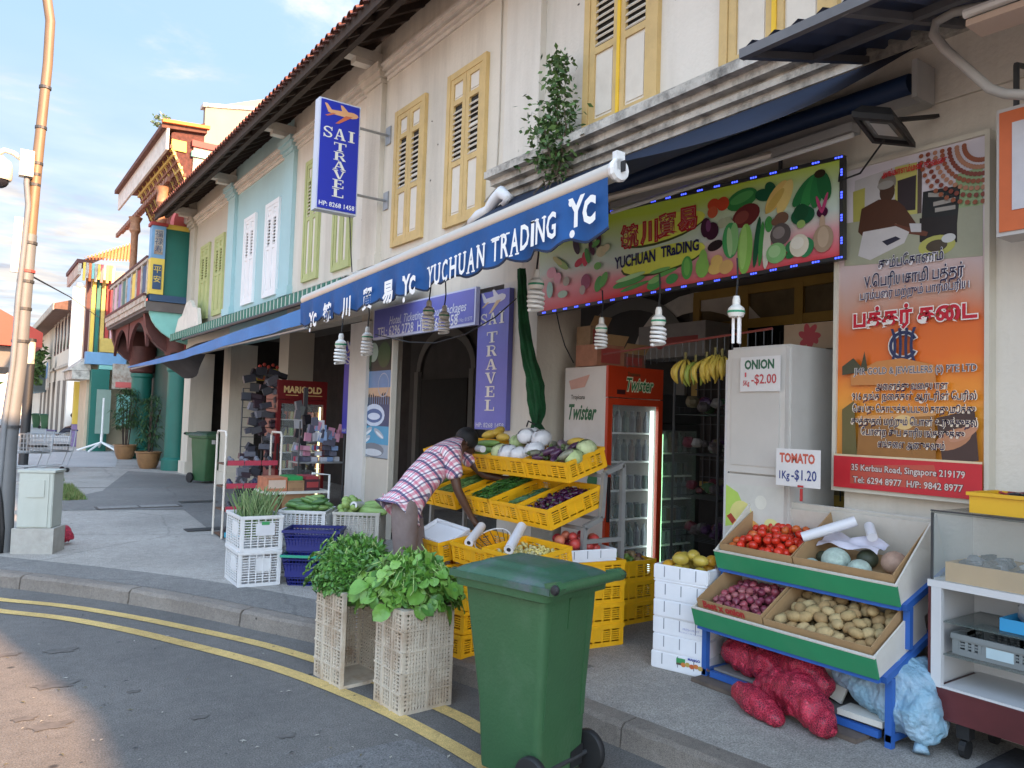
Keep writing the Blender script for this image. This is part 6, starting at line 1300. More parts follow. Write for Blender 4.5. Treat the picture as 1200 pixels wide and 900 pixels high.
for k in range(6):
    H_ = .1115; l = foam_box(names[k] if k < 5 else 'open foam box of mangoes on top of the white stack', fc+Vector((random.uniform(-.006,.006),random.uniform(-.008,.008),H_*k)), frz+random.uniform(-.02,.02), lid=k < 5, H=H_-.001)
    if k == 0:
        p = Panel((-.02,-.162,.01),(1,0,0),(0,0,1),.24,.10,lift=.001); p.poly([(.05,.42),(1,.42),(1,.56),(.05,.56)],(.1,.07,.05)); p.poly([(.05,.55),(.3,.55),(.3,.85),(.05,.85)],(.05,.3,.1)); 
        for i in range(6): p.ell(.25+i*.12,.48+.06*(i%2),.07,.06,((.6,.2,.05),(.5,.35,.1),(.55,.12,.04))[i%3])
        p.text('MANGO',.55,.90,.022,(.03,.05,.3),.001); p.build('printed_label', l)
    if k == 2: p = Panel((-.02,-.162,.02),(1,0,0),(0,0,1),.2,.06,lift=.001); p.text('FRESH FRUIT',.5,.6,.02,(.35,.38,.6)); p.text('PRODUCT OF MALAYSIA',.5,.25,.014,(.4,.42,.6)); p.build('printed_label', l)
    ftop = l
mgm = [M('mango_yellow', (.62,.33,.03), .4, .15, 10), M('mango_green_yellow', (.48,.36,.06), .4, .2, 10)]
mg = [fruit_mesh('mango', .045, (1.3,.95,.85), [m], 14, 9) for m in mgm]; Tm = MT(ftop.location, (0,0,frz))
scatter(mg, 0, (-.17,.17,-.14,.14), Tm, 14, .045, 'large yellow mango piled in the open foam box', 'mango', 'mangoes in the foam box', 'mango', .03, .11, seed=3, lie=True)
# ---- stepped stand with tilted yellow crates
ST = thing('stepped_stand', 'stepped grey steel stand carrying rows of tilted yellow crates', 'rack'); sm_ = M('stand_grey', (.30,.30,.29), .5, .1, 8, metal=.3)
for y in (4.14, 6.3):
    mb = MB(); P = [(3.96,y,.12),(3.96,y,1.40),(3.78,y,1.34),(3.76,y,1.02),(3.60,y,.96),(3.58,y,.12)]
    for a, b in zip(P[:-1], P[1:]): mb.bar(a, b, .034, .034, up=(0,1,0))
    mb.bar((3.58,y,.86),(3.96,y,.86),.03,.03,up=(0,1,0)); mb.build('side_frame', sm_, ST)
for (x, z) in ((3.96,1.385),(3.78,1.33),(3.76,1.02),(3.60,.96)): MB().bar((x,4.16,z-.012),(x,6.28,z-.012),.024,.024).build('shelf_rail', sm_, ST)
for y in (5.2,6.28): MB().bar((3.30,y,.915),(3.76,y,1.02),.02,.02,up=(0,1,0)).build('support_arm', sm_, ST)
tt = math.radians(18)
def ycrate(label, x, y, z, wide=True, tilt_=tt, **k):
    # front lower edge at (x, z), tilted up towards the shop; crate centre line at y
    D = .36 if wide else .50; t = thing('crate', label, 'crate', group=k.get('group')); 
    T = Matrix.Translation((x,y,z)) @ Euler((0,-tilt_,0)).to_matrix().to_4x4() @ Matrix.Translation((D/2,0,0)) @ Euler((0,0,-PI/2)).to_matrix().to_4x4(); t.matrix_world = T
    for n, me in crate_meshes('y1' if wide else 'y2', **(YC if wide else YC2)): link(n, me, t)
    return t, T
Ttop = []; ty = [4.44,4.95,5.46,5.97]; tl4 = ['tilted yellow crate of mottled aubergines, right end of the top row','tilted yellow crate of cabbages wrapped in white film, second of the top row','tilted yellow crate with a white bag roll, third of the top row','tilted yellow crate at the left end of the top row behind the bending man']
for y, l in zip(ty, tl4): Ttop.append(ycrate(l, 3.50, y, 1.27)[1])
Tmid = []; my = [4.345,4.705,5.065,5.60,5.97]; ml5 = ['tilted yellow crate of small purple aubergines, right end of the middle row','tilted yellow crate of slim green beans, second of the middle row','tilted yellow crate heaped with dark green chillies, third of the middle row','tilted yellow crate of green stalks below the man\'s chest in the middle row','tilted yellow crate with a paper roll at the left end of the middle row']
for y, l in zip(my, ml5): Tmid.append(ycrate(l, 3.33, y, .95, wide=False)[1])
# back of mid row is longer (50 cm), seen under the top row
# third level: crates standing on stacks
Tlow = []
for (x, y, z, rz, l, w) in ((2.98,5.34,.60,.0,'yellow crate holding an upturned white foam tray, front row left','A'),(3.02,4.72,.63,.0,'yellow crate with a wire basket and a bag roll, front row middle','B'),(2.98,4.22,.66,0,'yellow crate of pale yellow chickpeas and a bag roll, front row right','C')):
    t = thing('crate', l, 'crate'); T = Matrix.Translation((x,y,z)) @ Euler((0,-.16,0)).to_matrix().to_4x4() @ Matrix.Translation((.2,0,0)) @ Euler((0,0,-PI/2+rz)).to_matrix().to_4x4(); t.matrix_world = T
    for n, me in crate_meshes('y1', **YC): link(n, me, t)
    Tlow.append(T)
kk = 0
for (x, y) in ((3.22,5.32),(3.24,4.72),(3.20,4.19)):
    for j in range(3):
        kk += 1; lab = {(0):'bottom','1':''}.get(j, '')
        nm_ = ['bottom','middle','top'][j]; wh_ = {5.32:'left',4.72:'middle',4.19:'right'}[y]
        t = crate('y1', f'{nm_} yellow crate of the {wh_} stack under the front row', (x, y, .12+j*.157), (0,0,-PI/2+random.uniform(-.04,.04)), **YC)
# yellow crate leaning in front, beside the greens
for j in range(3): crate('y1', ['lowest','middle','uppermost'][j]+' yellow crate of the stack between the leafy greens and the wheelie bin', (2.86, 4.62, .12+j*.157), (0,0,-PI/2+.2+.05*j), **YC)
# limes stack: three crates facing the camera
for j in range(3):
    t = crate('y1', ['bottom','middle','top'][j]+' yellow crate of the stack holding limes and passion fruit beside the fridge', (4.34, 4.62, .12+j*.165), (0,0,random.uniform(-.02,.02)), W=.50, D=.36, H=.15, mat=cy_y, nr=6, nc=6, ncs=5); t.scale = (1.12,1,1.09)
Tli = MT((4.34,4.62,.45), (0,0,0))
lim = [fruit_mesh('lime', .026, (1,1,1.12), [M('lime_%d' % i, c, .4, .2, 12)], 10, 7) for i, c in enumerate(((.12,.22,.04),(.18,.28,.06),(.22,.27,.07)))]
scatter(lim, 0, (-.26,.12,-.16,.16), Tli, 75, .026, 'small green lime heaped in the top yellow crate beside the fridge', 'lime', 'limes in the yellow crate', 'lime', .07, .12, seed=6)
pas = [fruit_mesh('passion_fruit', .028, (1,1,1.1), [M('passion_%d' % i, c, .5, .2, 12)], 10, 7) for i, c in enumerate(((.14,.06,.05),(.30,.20,.10)))]
scatter(pas, 0, (.12,.27,-.16,.16), Tli, 22, .028, 'brown passion fruit heaped beside the limes in the top yellow crate', 'passion fruit', 'passion fruit in the yellow crate', 'passion_fruit', .07, .10, seed=7)
# pomegranate tray on a crate stack
for j in range(4): crate('y1', ['bottom','second','third','top'][j]+' yellow crate of the stack under the pomegranate tray', (3.70, 4.28, .12+j*.150), (0,0,-.12), W=.50, D=.36, H=.15, mat=cy_y, nr=6, nc=6, ncs=5)
fb = foam_box('open white foam tray of pomegranates standing on yellow crates behind the wheelie bin', (3.62,4.26,.725), -.14, W=.50,D=.34,H=.085,lid=False)
pg = [fruit_mesh('pomegranate', .038, (1,1,.95), [M('pomegranate_%d' % i, c, .4, .3, 8), stalkm], 12, 8, stalk=(.034,.014,.0)) for i, c in enumerate(((.45,.05,.04),(.55,.16,.09),(.36,.02,.04)))]
scatter(pg, 0, (-.22,.22,-.15,.15), MT((3.62,4.26,.725),(0,0,-.14)), 24, .038, 'reddish pomegranate piled in the white foam tray', 'pomegranate', 'pomegranates in the foam tray', 'pomegranate', .04, .10, seed=8)
# crate contents
aub = M('aubergine_purple', (.05,.008,.04), .25, .3, 9); aubm = [M('aubergine_mottled_%d' % i, c, .3, .45, 22) for i, c in enumerate(((.16,.11,.13),(.08,.03,.07),(.22,.22,.16)))]; calyx = M('calyx_green', (.10,.14,.05), .7, .2, 9)
def aubergine(r, l, m): 
    mb = MB(); mb.lathe([(0,-l*.5),(r*.75,-l*.42),(r,-l*.15),(r*.85,l*.15),(r*.5,l*.38),(0,l*.42)], n=10, ax='x'); mb.lathe([(r*.62,l*.30),(r*.5,l*.42),(r*.15,l*.47),(r*.12,l*.62),(0,l*.63)], n=8, m=1, ax='x'); return mb.mesh('aubergine', [m, calyx], True)
scatter([aubergine(.030,.13,m) for m in aubm], 0, (-.24,.24,-.17,.17), Ttop[0], 42, .034, 'mottled grey purple aubergine heaped in the right crate of the top row', 'aubergine', 'mottled aubergines in the top right crate', 'aubergine', .07, .12, seed=9, lie=True)
scatter([aubergine(.019,.065,aub)], 0, (-.165,.165,-.24,.24), Tmid[0], 130, .020, 'small dark purple aubergine in the right crate of the middle row', 'aubergine', 'small purple aubergines in the middle row', 'aubergine', .06, .07, seed=10, lie=True)
cab = [M('cabbage_%d' % i, c, .6, .2, 5, .3, bscale=9) for i, c in enumerate(((.50,.56,.30),(.42,.52,.24),(.66,.70,.62)))]
def cabbage(r, m):
    random.seed(int(r*1000)); mb = MB(); mb.ball((0,0,0), r*.9, 14, 9, 0, (1,1,.88))
    for k in range(9):
        a = 2*PI*k/9+random.uniform(-.2,.2); t0 = random.uniform(-.4,.6)
        mb.grid(lambda u, v: (lambda th, ph: (r*(1.0+.05*math.sin(u*8))*math.cos(ph)*math.cos(th), r*(1.0+.05*math.sin(v*8))*math.cos(ph)*math.sin(th), r*.9*math.sin(ph)))(a-.7+1.4*u, t0-.9+1.6*v), 5, 5)
    return mb.mesh('cabbage', m, True)
cbm = [cabbage(.075, cab[0]), cabbage(.07, cab[1])]; wrap = [cabbage(.082, M('film_wrapped', (.70,.70,.72), .2, .08, 6)), cabbage(.072, M('film_wrapped', ()))]
def put(me, T, x, y, z, name, label, cat, group=None, rz=0, rx=0, s=1.0): 
    o = link(name, me); o.matrix_world = T @ Matrix.Translation((x,y,z)) @ Euler((rx,0,rz)).to_matrix().to_4x4() @ Matrix.Scale(s,4); return tag(o, label, cat, group)
for i, (x, y, z, m, wr) in enumerate(((-.19,-.08,.15,0,0),(-.05,-.1,.15,0,1),(.1,-.1,.15,1,1),(.2,-.02,.16,0,1),(-.12,.06,.19,1,0),(.03,.05,.25,1,1),(.17,.09,.22,0,1),(-.2,.12,.17,1,0),(-.02,.14,.22,0,1))):
    put((wrap if wr else cbm)[m], Ttop[1], x, y, z, 'cabbage', 'round head of cabbage wrapped in white plastic film on the top row' if wr else 'unwrapped pale green cabbage on the top row of crates', 'cabbage', 'wrapped cabbages on the top row' if wr else 'unwrapped cabbages on the top row', i*1.3)
put(cbm[1], Ttop[0], .20,-.06,.15, 'cabbage', 'unwrapped pale green cabbage on the top row of crates', 'cabbage', 'unwrapped cabbages on the top row'); put(cbm[0], Ttop[0], .19,.08,.17, 'cabbage', 'unwrapped pale green cabbage on the top row of crates', 'cabbage', 'unwrapped cabbages on the top row')
gou = M('gourd_green', (.20,.33,.09), .5, .25, 8); rid = fruit_mesh('gourd', .03, (5.2,1,1), [gou], 12, 8)
for i, (x, y, z, rz) in enumerate(((.05,-.03,.13,.1),(-.02,.06,.14,-.15),(.02,.0,.18,.25),(0,-.1,.13,0))): put(rid, Ttop[2], x, y, z, 'gourd', 'long green ridge gourd in the third crate of the top row', 'gourd', 'ridge gourds on the top row', rz)
for i, (x, y, z, rz) in enumerate(((.05,-.03,.13,.1),(-.02,.06,.14,-.15),(.02,.0,.18,.25))): put(rid, Ttop[3], x, y, z, 'gourd', 'long green gourd in the left crate of the top row beyond the man', 'gourd', 'gourds in the left crate of the top row', rz)
roll('long white bag roll lying across the third crate of the top row', Ttop[2] @ Vector((-.24,-.12,.19)), Ttop[2] @ Vector((.20,-.16,.19)), .028)
yb_ = fruit_mesh('squash', .04, (2.2,1,.9), [M('squash_yellow', (.62,.40,.06), .5, .15, 8)], 12, 8)
for i, (x, y, z) in enumerate(((.1,.12,.2),(-.08,.13,.22),(.0,.16,.24))): put(yb_, Ttop[2], x, y, z, 'squash', 'yellow squash at the back of the third crate of the top row', 'squash', 'yellow squashes on the top row', i)
put(yb_, Ttop[0], .02,.14,.19, 'squash', 'yellow squash behind the mottled aubergines', 'squash', None, .3)
def strands(T, reg, n, l, r, mats, name, seed, z0=.06, z1=.14, ang=.5, base=0):
    rr = random.Random(seed); mb = MB(); mb.T = T; x0, x1, y0, y1 = reg
    mb.grid(lambda u, v: (x0+(x1-x0)*u, y0+(y1-y0)*v, z0-.005+.04*math.sin(PI*u)*math.sin(PI*v)), 6, 6)
    for i in range(n):
        x = rr.uniform(x0+.03,x1-.03); y = rr.uniform(y0+.03,y1-.03); a = base+rr.uniform(-ang,ang); L_ = l*rr.uniform(.7,1.1); z = z0+(z1-z0)*rr.random()*(1-.6*abs(2*(x-x0)/(x1-x0)-1)); dx, dy = math.cos(a)*L_/2, math.sin(a)*L_/2; c = rr.uniform(-.02,.02)
        cl = lambda v, lo, hi: max(lo+.005, min(hi-.005, v))
        mb.tube([(cl(x-dx,x0,x1),cl(y-dy,y0,y1),z),(x+c,y+c,z+.012),(cl(x+dx,x0,x1),cl(y+dy,y0,y1),z)], [r*.5,r,r*.4], 4, rr.randrange(len(mats)), False)
    return mb.build(name, mats, None, True)
gch = [M('chilli_green', (.035,.12,.02), .3, .3, 8), M('chilli_green2', (.06,.18,.03), .3, .3, 8)]; gbn = [M('bean_green', (.16,.28,.08), .5, .25, 8), M('bean_green2', (.10,.22,.06), .5, .25, 8)]
def stuffthing(o, label, cat): tag(o, label, cat); o['kind'] = 'stuff'; return o
stuffthing(strands(Tmid[2], (-.165,.165,-.24,.24), 420, .11, .006, gch, 'chillies', 31, .08, .19, 1.5), 'heap of slim dark green chillies in the third crate of the middle row', 'chillies')
stuffthing(strands(Tmid[1], (-.165,.165,-.24,.24), 260, .14, .005, [gbn[1], M('bean_bluegreen', (.10,.22,.13), .5, .2, 8)], 'green_beans', 32, .05, .10, .6, PI/2), 'slim green beans in the second crate of the middle row', 'beans')
stuffthing(strands(Tmid[3], (-.165,.165,-.24,.24), 260, .20, .005, gbn, 'green_stalks', 33, .09, .16, .5, PI/2), 'bunches of green stalks in the crate below the man\'s chest', 'vegetables')
stuffthing(strands(Tmid[4], (-.165,.165,-.24,.24), 120, .20, .006, gbn, 'green_stalks', 34, .06, .12, .5, PI/2), 'bunches of green stalks in the left crate of the middle row', 'vegetables')
a = Tmid[4] @ Vector((.10,-.22,.19)); b = Tmid[3] @ Vector((-.12,.02,.21)); roll('short bag roll lying between the left crates of the middle row', Tmid[4] @ Vector((.05,-.25,.18)), Tmid[4] @ Vector((-.18,-.02,.20)), .03)
# front row contents
ft = foam_box('shallow white foam tray lying tilted in the front row left crate', Tlow[0] @ Vector((0,0,.13)), 0, W=.42,D=.26,H=.05,lid=False); ft.matrix_world = Tlow[0] @ Matrix.Translation((.0,.0,.13)) @ Euler((.28,.10,.12)).to_matrix().to_4x4()
wb = thing('wire_basket', 'small dark wire basket lying in the front row middle crate', 'basket'); wb.matrix_world = Tlow[1] @ Matrix.Translation((0,.05,.10)) @ Euler((.5,0,.1)).to_matrix().to_4x4()
mb = MB(); mb.tube([(.17*math.cos(a_), .12*math.sin(a_), .06) for a_ in [2*PI*k/20 for k in range(21)]], .005, 5); mb.build('hoop', whitem, wb)
mb = MB()
for k in range(16): a_ = 2*PI*k/16; mb.tube([(.17*math.cos(a_),.12*math.sin(a_),.06),(.12*math.cos(a_),.08*math.sin(a_),-.03),(0,0,-.035)], .003, 4)
mb.build('wires', steel_d, wb, kind='stuff')
roll('white bag roll lying across the front row middle crate', Tlow[1] @ Vector((-.02,-.17,.17)), Tlow[1] @ Vector((-.19,.06,.22)), .034); roll('white bag roll lying across the front row right crate', Tlow[2] @ Vector((.04,-.17,.18)), Tlow[2] @ Vector((-.14,.08,.26)), .034)
mb = MB(); mb.T = Tlow[2]; rr = random.Random(5)
for i in range(420): mb.ball((rr.uniform(-.22,.22), rr.uniform(-.16,.16), .075+rr.random()*.045), .013, 6, 4, rr.randrange(2))
stuffthing(mb.build('chickpeas', [M('pea_yellow', (.62,.50,.16), .6, .15, 9), M('pea_pale', (.55,.50,.26), .6, .15, 9)], None, True), 'pale yellow chickpeas filling the front row right crate', 'chickpeas')
gar = [fruit_mesh('gourd', .035, (2.0,1,1), [M('gourd_dark', (.06,.12,.06), .4, .3, 9)], 12, 8)]
for i, (x, y) in enumerate(((2.78,4.50),(2.86,4.66),(2.80,4.76))):
    o = link('gourd', gar[0], None, (x, y, .625+.0*i), (0,0,i*.9)); tag(o, 'dark green gourd on the uppermost crate left of the wheelie bin', 'gourd', 'dark gourds left of the wheelie bin')
gl = fruit_mesh('garlic', .03, (1,1,.85), [M('garlic_pink', (.66,.52,.44), .6, .12, 9)], 10, 7)
for i, (x, y, z) in enumerate(((2.78,4.36,.62),(2.84,4.40,.62),(2.80,4.42,.66),(2.88,4.34,.62),(2.86,4.46,.625))):
    o = link('garlic', gl, None, (x, y, z)); tag(o, 'pale garlic bulb piled behind the left corner of the bin lid', 'garlic', 'garlic bulbs behind the bin lid')
# ---- left group: beans crate stack, navy baskets, cucumber and guava crates
WC = dict(W=.37, D=.52, H=.315, mat=cy_w, nr=11, nc=5, ncs=7, solid=((.42,.78,.42,.80),), slat=.008, rib=.010)
rz_ = math.radians(-3); bp_ = Vector((2.27,7.32,.12))
c1_ = crate('w1', 'lower crate of the white pair at the left, below the crate of long beans', bp_, (0,0,rz_), **WC); c2_ = crate('w1', 'upper crate of the white pair, holding upright long beans', bp_+Vector((0,0,.318)), (0,0,rz_+.02), **WC)
Tb = MT(bp_+Vector((0,0,.318)), (0,0,rz_)); rr = random.Random(8); mb = MB(); mb.T = Tb
for i in range(150):
    x = rr.uniform(-.13,.13); y = rr.uniform(-.2,.2); lx = rr.uniform(-.10,.13); ly = rr.uniform(-.08,.08); h = rr.uniform(.33,.46); mb.tube([(x,y,.1),(x+lx*.4,y+ly*.4,.1+h*.6),(x+lx*1.3,y+ly*1.2,.1+h)], [.0055,.005,.0035], 5, rr.randrange(3), False)
stuffthing(mb.build('long_beans', [M('longbean_a', (.16,.25,.09), .5, .2, 8), M('longbean_b', (.22,.30,.13), .5, .2, 8), M('longbean_c', (.10,.18,.06), .5, .2, 8)], None, True), 'bundle of long green beans standing upright in the white crate', 'beans')
p = Panel((.0,0,0),(1,0,0),(0,0,1),1,1); mb = MB(); mb.T = Tb; mb.box(-.05,.12,-.272,-.269,.14,.25); lb = mb.build('crate_label', INK((.62,.62,.64))); lb.parent = c2_; lb.matrix_parent_inverse = c2_.matrix_basis.inverted(); mb = MB(); mb.T = Tb; mb.box(.0,.07,-.2745,-.2725,.235,.265); lb = mb.build('crate_tag', INK((.05,.3,.1))); lb.parent = c2_; lb.matrix_parent_inverse = c2_.matrix_basis.inverted()
def basket(label, loc, rz, W=.50, D=.36, H=.27, rimc=None):
    t = thing('basket', label, 'basket', loc, rz); mb = MB(); tp = .78
    for i in range(4):
        c = [(-1,-1),(1,-1),(1,1),(-1,1)]; a = c[i]; b = c[(i+1) % 4]
        A0 = Vector((a[0]*W/2*tp, a[1]*D/2*tp, 0)); B0 = Vector((b[0]*W/2*tp, b[1]*D/2*tp, 0)); A1 = Vector((a[0]*W/2, a[1]*D/2, H)); B1 = Vector((b[0]*W/2, b[1]*D/2, H)); s = MB(); n = 16 if i % 2 == 0 else 11
        for k in range(n+1): s.bar(A0.lerp(B0,k/n), A1.lerp(B1,k/n), .008, .006)
        for k in range(9): s.bar(A0.lerp(A1,k/8), B0.lerp(B1,k/8), .007, .009 if k < 8 else .03)
        s.bar(A0.lerp(A1,.5), B0.lerp(B1,.5), .004, H*.42); s.build('side_panel', cy_b, t)
    MB().box(-W/2*tp,W/2*tp,-D/2*tp,D/2*tp,0,.008).build('base', cy_b, t); r = MB()
    for (x0,x1,y0,y1) in ((-W/2-.015,W/2+.015,-D/2-.015,-D/2+.005),(-W/2-.015,W/2+.015,D/2-.005,D/2+.015),(-W/2-.015,-W/2+.005,-D/2+.006,D/2-.006),(W/2-.005,W/2+.015,-D/2+.006,D/2-.006)): r.box(x0,x1,y0,y1,H-.01,H+.012)
    r.build('rim', rimc or cy_b, t); return t
rb_ = math.radians(-35); bb = Vector((2.74,6.99,.12))
basket('lower navy blue shopping basket with a green rim in the pair by the white crates', bb, rb_, rimc=M('rim_green', (.02,.30,.18), .5, .05, 5)); basket('upper navy blue shopping basket nested on the pair by the white crates', bb+Vector((0,0,.245)), rb_+.05, H=.25)
GC = dict(W=.44, D=.44, H=.315, mat=cy_g, nr=12, nc=9, ncs=9, solid=(), slat=.009, rib=.012); GW = dict(GC); GW['mat'] = cy_w
u = Vector((math.cos(rb_), math.sin(rb_), 0)); ccu = gz(352,655,.12); ccu = Vector((2.85,7.48,.12)); cgu = Vector((3.28,7.18,.12))
for (c, lab, key, kw) in ((ccu,'cucumbers','g1',GW),(cgu,'guavas and bottle gourds','g2',GC)):
    for j in range(2): crate(key, f'{["lower","upper"][j]} crate of the pair holding {lab}', c+Vector((0,0,.318*j)), (0,0,rb_), **kw)
Tc = MT(ccu+Vector((0,0,.318)), (0,0,rb_)); Tg = MT(cgu+Vector((0,0,.318)), (0,0,rb_))
cu = [fruit_mesh('cucumber', .026, (3.4,1,1), [M('cucumber_%d' % i, c, .4, .25, 9)], 12, 9) for i, c in enumerate(((.05,.13,.03),(.10,.20,.05),(.16,.26,.07)))]
scatter(cu, 0, (-.21,.21,-.21,.21), Tc, 40, .034, 'green cucumber piled in the white crate left of the guavas', 'cucumber', 'cucumbers in the white crate', 'cucumber', .26, .15, seed=12, lie=True, rz_free=False)
gv = [fruit_mesh('guava', .040, (1,1,1.05), [M('guava_%d' % i, c, .5, .15, 9), stalkm], 12, 8, stalk=(.038,.01,.0)) for i, c in enumerate(((.30,.42,.12),(.24,.36,.10)))]
scatter(gv, 0, (-.21,.02,-.21,.21), Tg, 24, .040, 'pale green guava piled in the crate beside the cucumbers', 'guava', 'guavas in the grey crate', 'guava', .26, .13, seed=13)
bg = fruit_mesh('bottle_gourd', .05, 0, [M('bottle_gourd', (.26,.40,.12), .45, .15, 9)], 14, prof=[(0,-.16),(.035,-.155),(.055,-.12),(.060,-.07),(.048,0),(.038,.06),(.034,.12),(.022,.155),(0,.165)])
for i, (x, y, z, ry, rz) in enumerate(((.10,.02,.33,1.25,.2),(.14,-.10,.31,1.5,-.4),(.06,.12,.31,1.4,.3),(.16,.08,.36,1.35,.1))):
    o = link('bottle_gourd', bg); o.matrix_world = Tg @ Matrix.Translation((x,y,z)) @ Euler((0,ry,rz)).to_matrix().to_4x4(); tag(o, 'smooth light green bottle gourd lying beside the guavas', 'gourd', 'bottle gourds beside the guavas')
roll('small white bag roll standing among the guavas', Tg @ Vector((-.04,-.16,.38)), Tg @ Vector((-.0,.04,.36)), .036)
# ---- tall worn crates of leafy greens on the road
CR = dict(W=.36, D=.31, H=.60, mat=cy_c, nr=24, nc=3, ncs=4, solid=(), slat=.0105, rib=.018)
def tall_crate(label, loc, rz, W, D, open_front):
    t = thing('crate', label, 'crate', loc, rz); th = .008; H = .59
    # left face: narrow slots; right face: square holes
    for i, (p0, ux, L, n, nr, nc, sl, rib) in enumerate((((-W/2,-D/2,0),(1,0,0),W,(0,-1,0),24,15,.014,.012),((W/2,-D/2,0),(0,1,0),D,(1,0,0),24,10,.014,.012),((W/2,D/2,0),(-1,0,0),W,(0,1,0),24,14,.013,.012),((-W/2,D/2,0),(0,-1,0),D,(-1,0,0),26,9,.009,.010))):
        if open_front and i == 0: continue
        mb = MB(); lattice(mb, p0, ux, L, (0,0,1), H, n, th, nr, nc, (), rib, sl, margin=.022)
        if i == 3:
            for k in (1,2): mb.obox(Vector((-W/2-.004, D/2-D*k/3, H/2)), (.016,.018,H))
            for k in (1,2,3,4): mb.obox(Vector((-W/2-.004, 0, H*k/5)), (.014,D,.010))
        if i == 0:
            for k in (1,2,3,4): mb.obox(Vector((0, -D/2-.005, H*k/5)), (W,.010,.006))
            mb.obox(Vector((0,-D/2-.005,H/2)), (.010,.009,H*.98))
        mb.build('side_panel', cy_c, t)
    for z in (.006, H-.004): 
        mb = MB(); mb.box(-W/2+.002,W/2-.002,-D/2+.002,D/2-.002,z-.004,z+.004)
        if z < .1 or True: mb.build('end_panel', cy_c, t)
    if open_front:
        mb = MB(); mb.box(-W/2-.012,-W/2+.014,-D/2-.012,-D/2+.002,0,H); mb.box(W/2-.014,W/2+.012,-D/2-.012,-D/2+.002,0,H); mb.box(-W/2+.0145,W/2-.0145,-D/2-.012,-D/2+.002,0,.02); mb.box(-W/2+.0145,W/2-.0145,-D/2-.012,-D/2+.002,H-.02,H); mb.build('rim', cy_c, t)
    return t
tc1 = tall_crate('worn cream crate on end, open side showing, under the smaller leaved greens', (2.13,4.72,0), math.radians(6), .33,.35, True)
tc2 = tall_crate('worn cream crate on end, closed on all sides, under the broad leaved greens', (2.265,4.12,0), math.radians(3), .345,.31, False)
# greens
def leaf_mesh(l, w, cup, mats, nv=5, curl=.3):
    mb = MB(); rows = []
    prof = [0,.55,.92,1.0,.78,.0]
    vs = []; fs = []
    for i, a in enumerate(prof):
        y = l*i/5; z = -curl*l*(i/5)**2
        for k in (-1,-.5,0,.5,1): vs.append((w*a*k*.5, y, z+cup*w*abs(k)**1.5*a+.008*math.sin(i*2.1+k*3)))
    for i in range(5):
        for k in range(4): fs.append((i*5+k, i*5+k+1, (i+1)*5+k+1, (i+1)*5+k))
    mb.add(vs, fs); mb.tube([(0,-l*.5,-.0),(0,0,0),(0,l*.9,-curl*l*.8+.002)], [.004,.003,.001], 4, 1, False)
    return mb.mesh('leaf', mats, True)
gl1 = [M('leafy_a', (.13,.29,.04), .42, .25, 9, .15), M('leafy_b', (.07,.19,.03), .42, .25, 9, .15), M('leafy_c', (.20,.38,.07), .42, .2, 9, .15)]; stm = M('leaf_stem', (.30,.42,.14), .5, .1, 8)
big = [leaf_mesh(.10*s, .085*s, c, [m, stm], curl=cu_) for s, c, m, cu_ in ((1,.15,gl1[0],.3),(1.2,.1,gl1[1],.4),(.85,.2,gl1[2],.2),(1.3,.12,gl1[0],.5),(1.0,.05,gl1[2],.6))]
def heap(t, meshes, c, R, n, seed, smin, smax, name='leaf', droop=.5, zmin=-.12, stuffn=0):
    rr = random.Random(seed)
    for i in range(n):
        th = rr.uniform(0, 2*PI); ph = math.acos(rr.uniform(-.15,1)); k = rr.uniform(.72,1.0)*(1+.16*math.sin(3*th+seed)+.10*math.sin(5*th+2*ph))
        d = Vector((math.sin(ph)*math.cos(th), math.sin(ph)*math.sin(th), math.cos(ph))); p = Vector((c[0]+d.x*R[0]*k, c[1]+d.y*R[1]*k, c[2]+max(d.z,zmin)*R[2]*k))
        # leaf lies roughly tangent, tip outwards/down
        out = Vector((d.x, d.y, -droop+rr.uniform(-.4,.5))).normalized(); out = (out+Vector((rr.uniform(-.5,.5), rr.uniform(-.5,.5), rr.uniform(-.3,.3)))).normalized()
        nr_ = (d+Vector((rr.uniform(-.5,.5), rr.uniform(-.5,.5), rr.uniform(-.2,.5)))).normalized(); x = out.cross(nr_).normalized(); nr_ = x.cross(out)
        o = link(name, meshes[rr.randrange(len(meshes))], t); s = rr.uniform(smin, smax); o.matrix_local = Matrix.Translation(p) @ Matrix((x, out, nr_)).transposed().to_4x4() @ Matrix.Scale(s,4) if True else None
g2 = thing('leafy_greens', 'heap of broad leaved bright green vegetables on the right worn crate', 'vegetables', (2.27,4.19,.60))
heap(g2, big, (0,.0,.03), (.29,.25,.26), 296, 5, .5, 1.05)
mb = MB(); rr = random.Random(4); mb.ball((0,0,.05), .2, 14, 8, 0, (1.1,1,.85), jit=.1); 
for i in range(900):
    d = Vector((rr.gauss(0,1), rr.gauss(0,1), abs(rr.gauss(0,1)))).normalized(); p = Vector((d.x*.25, d.y*.22, .02+d.z*.23))*rr.uniform(.75,1.03); a = (d+Vector((rr.uniform(-1,1), rr.uniform(-1,1), rr.uniform(-1,.5)))).normalized(); b = a.cross(Vector((rr.uniform(-1,1), rr.uniform(-1,1), .5))).normalized(); l = rr.uniform(.04,.08)
    mb.add([p, p+a*l*.5+b*l*.3, p+a*l, p+a*l*.5-b*l*.3], [(0,1,2,3)], rr.randrange(3))
mb.build('inner_leaves', gl1, g2, kind='stuff')
mb = MB(); rr = random.Random(41)
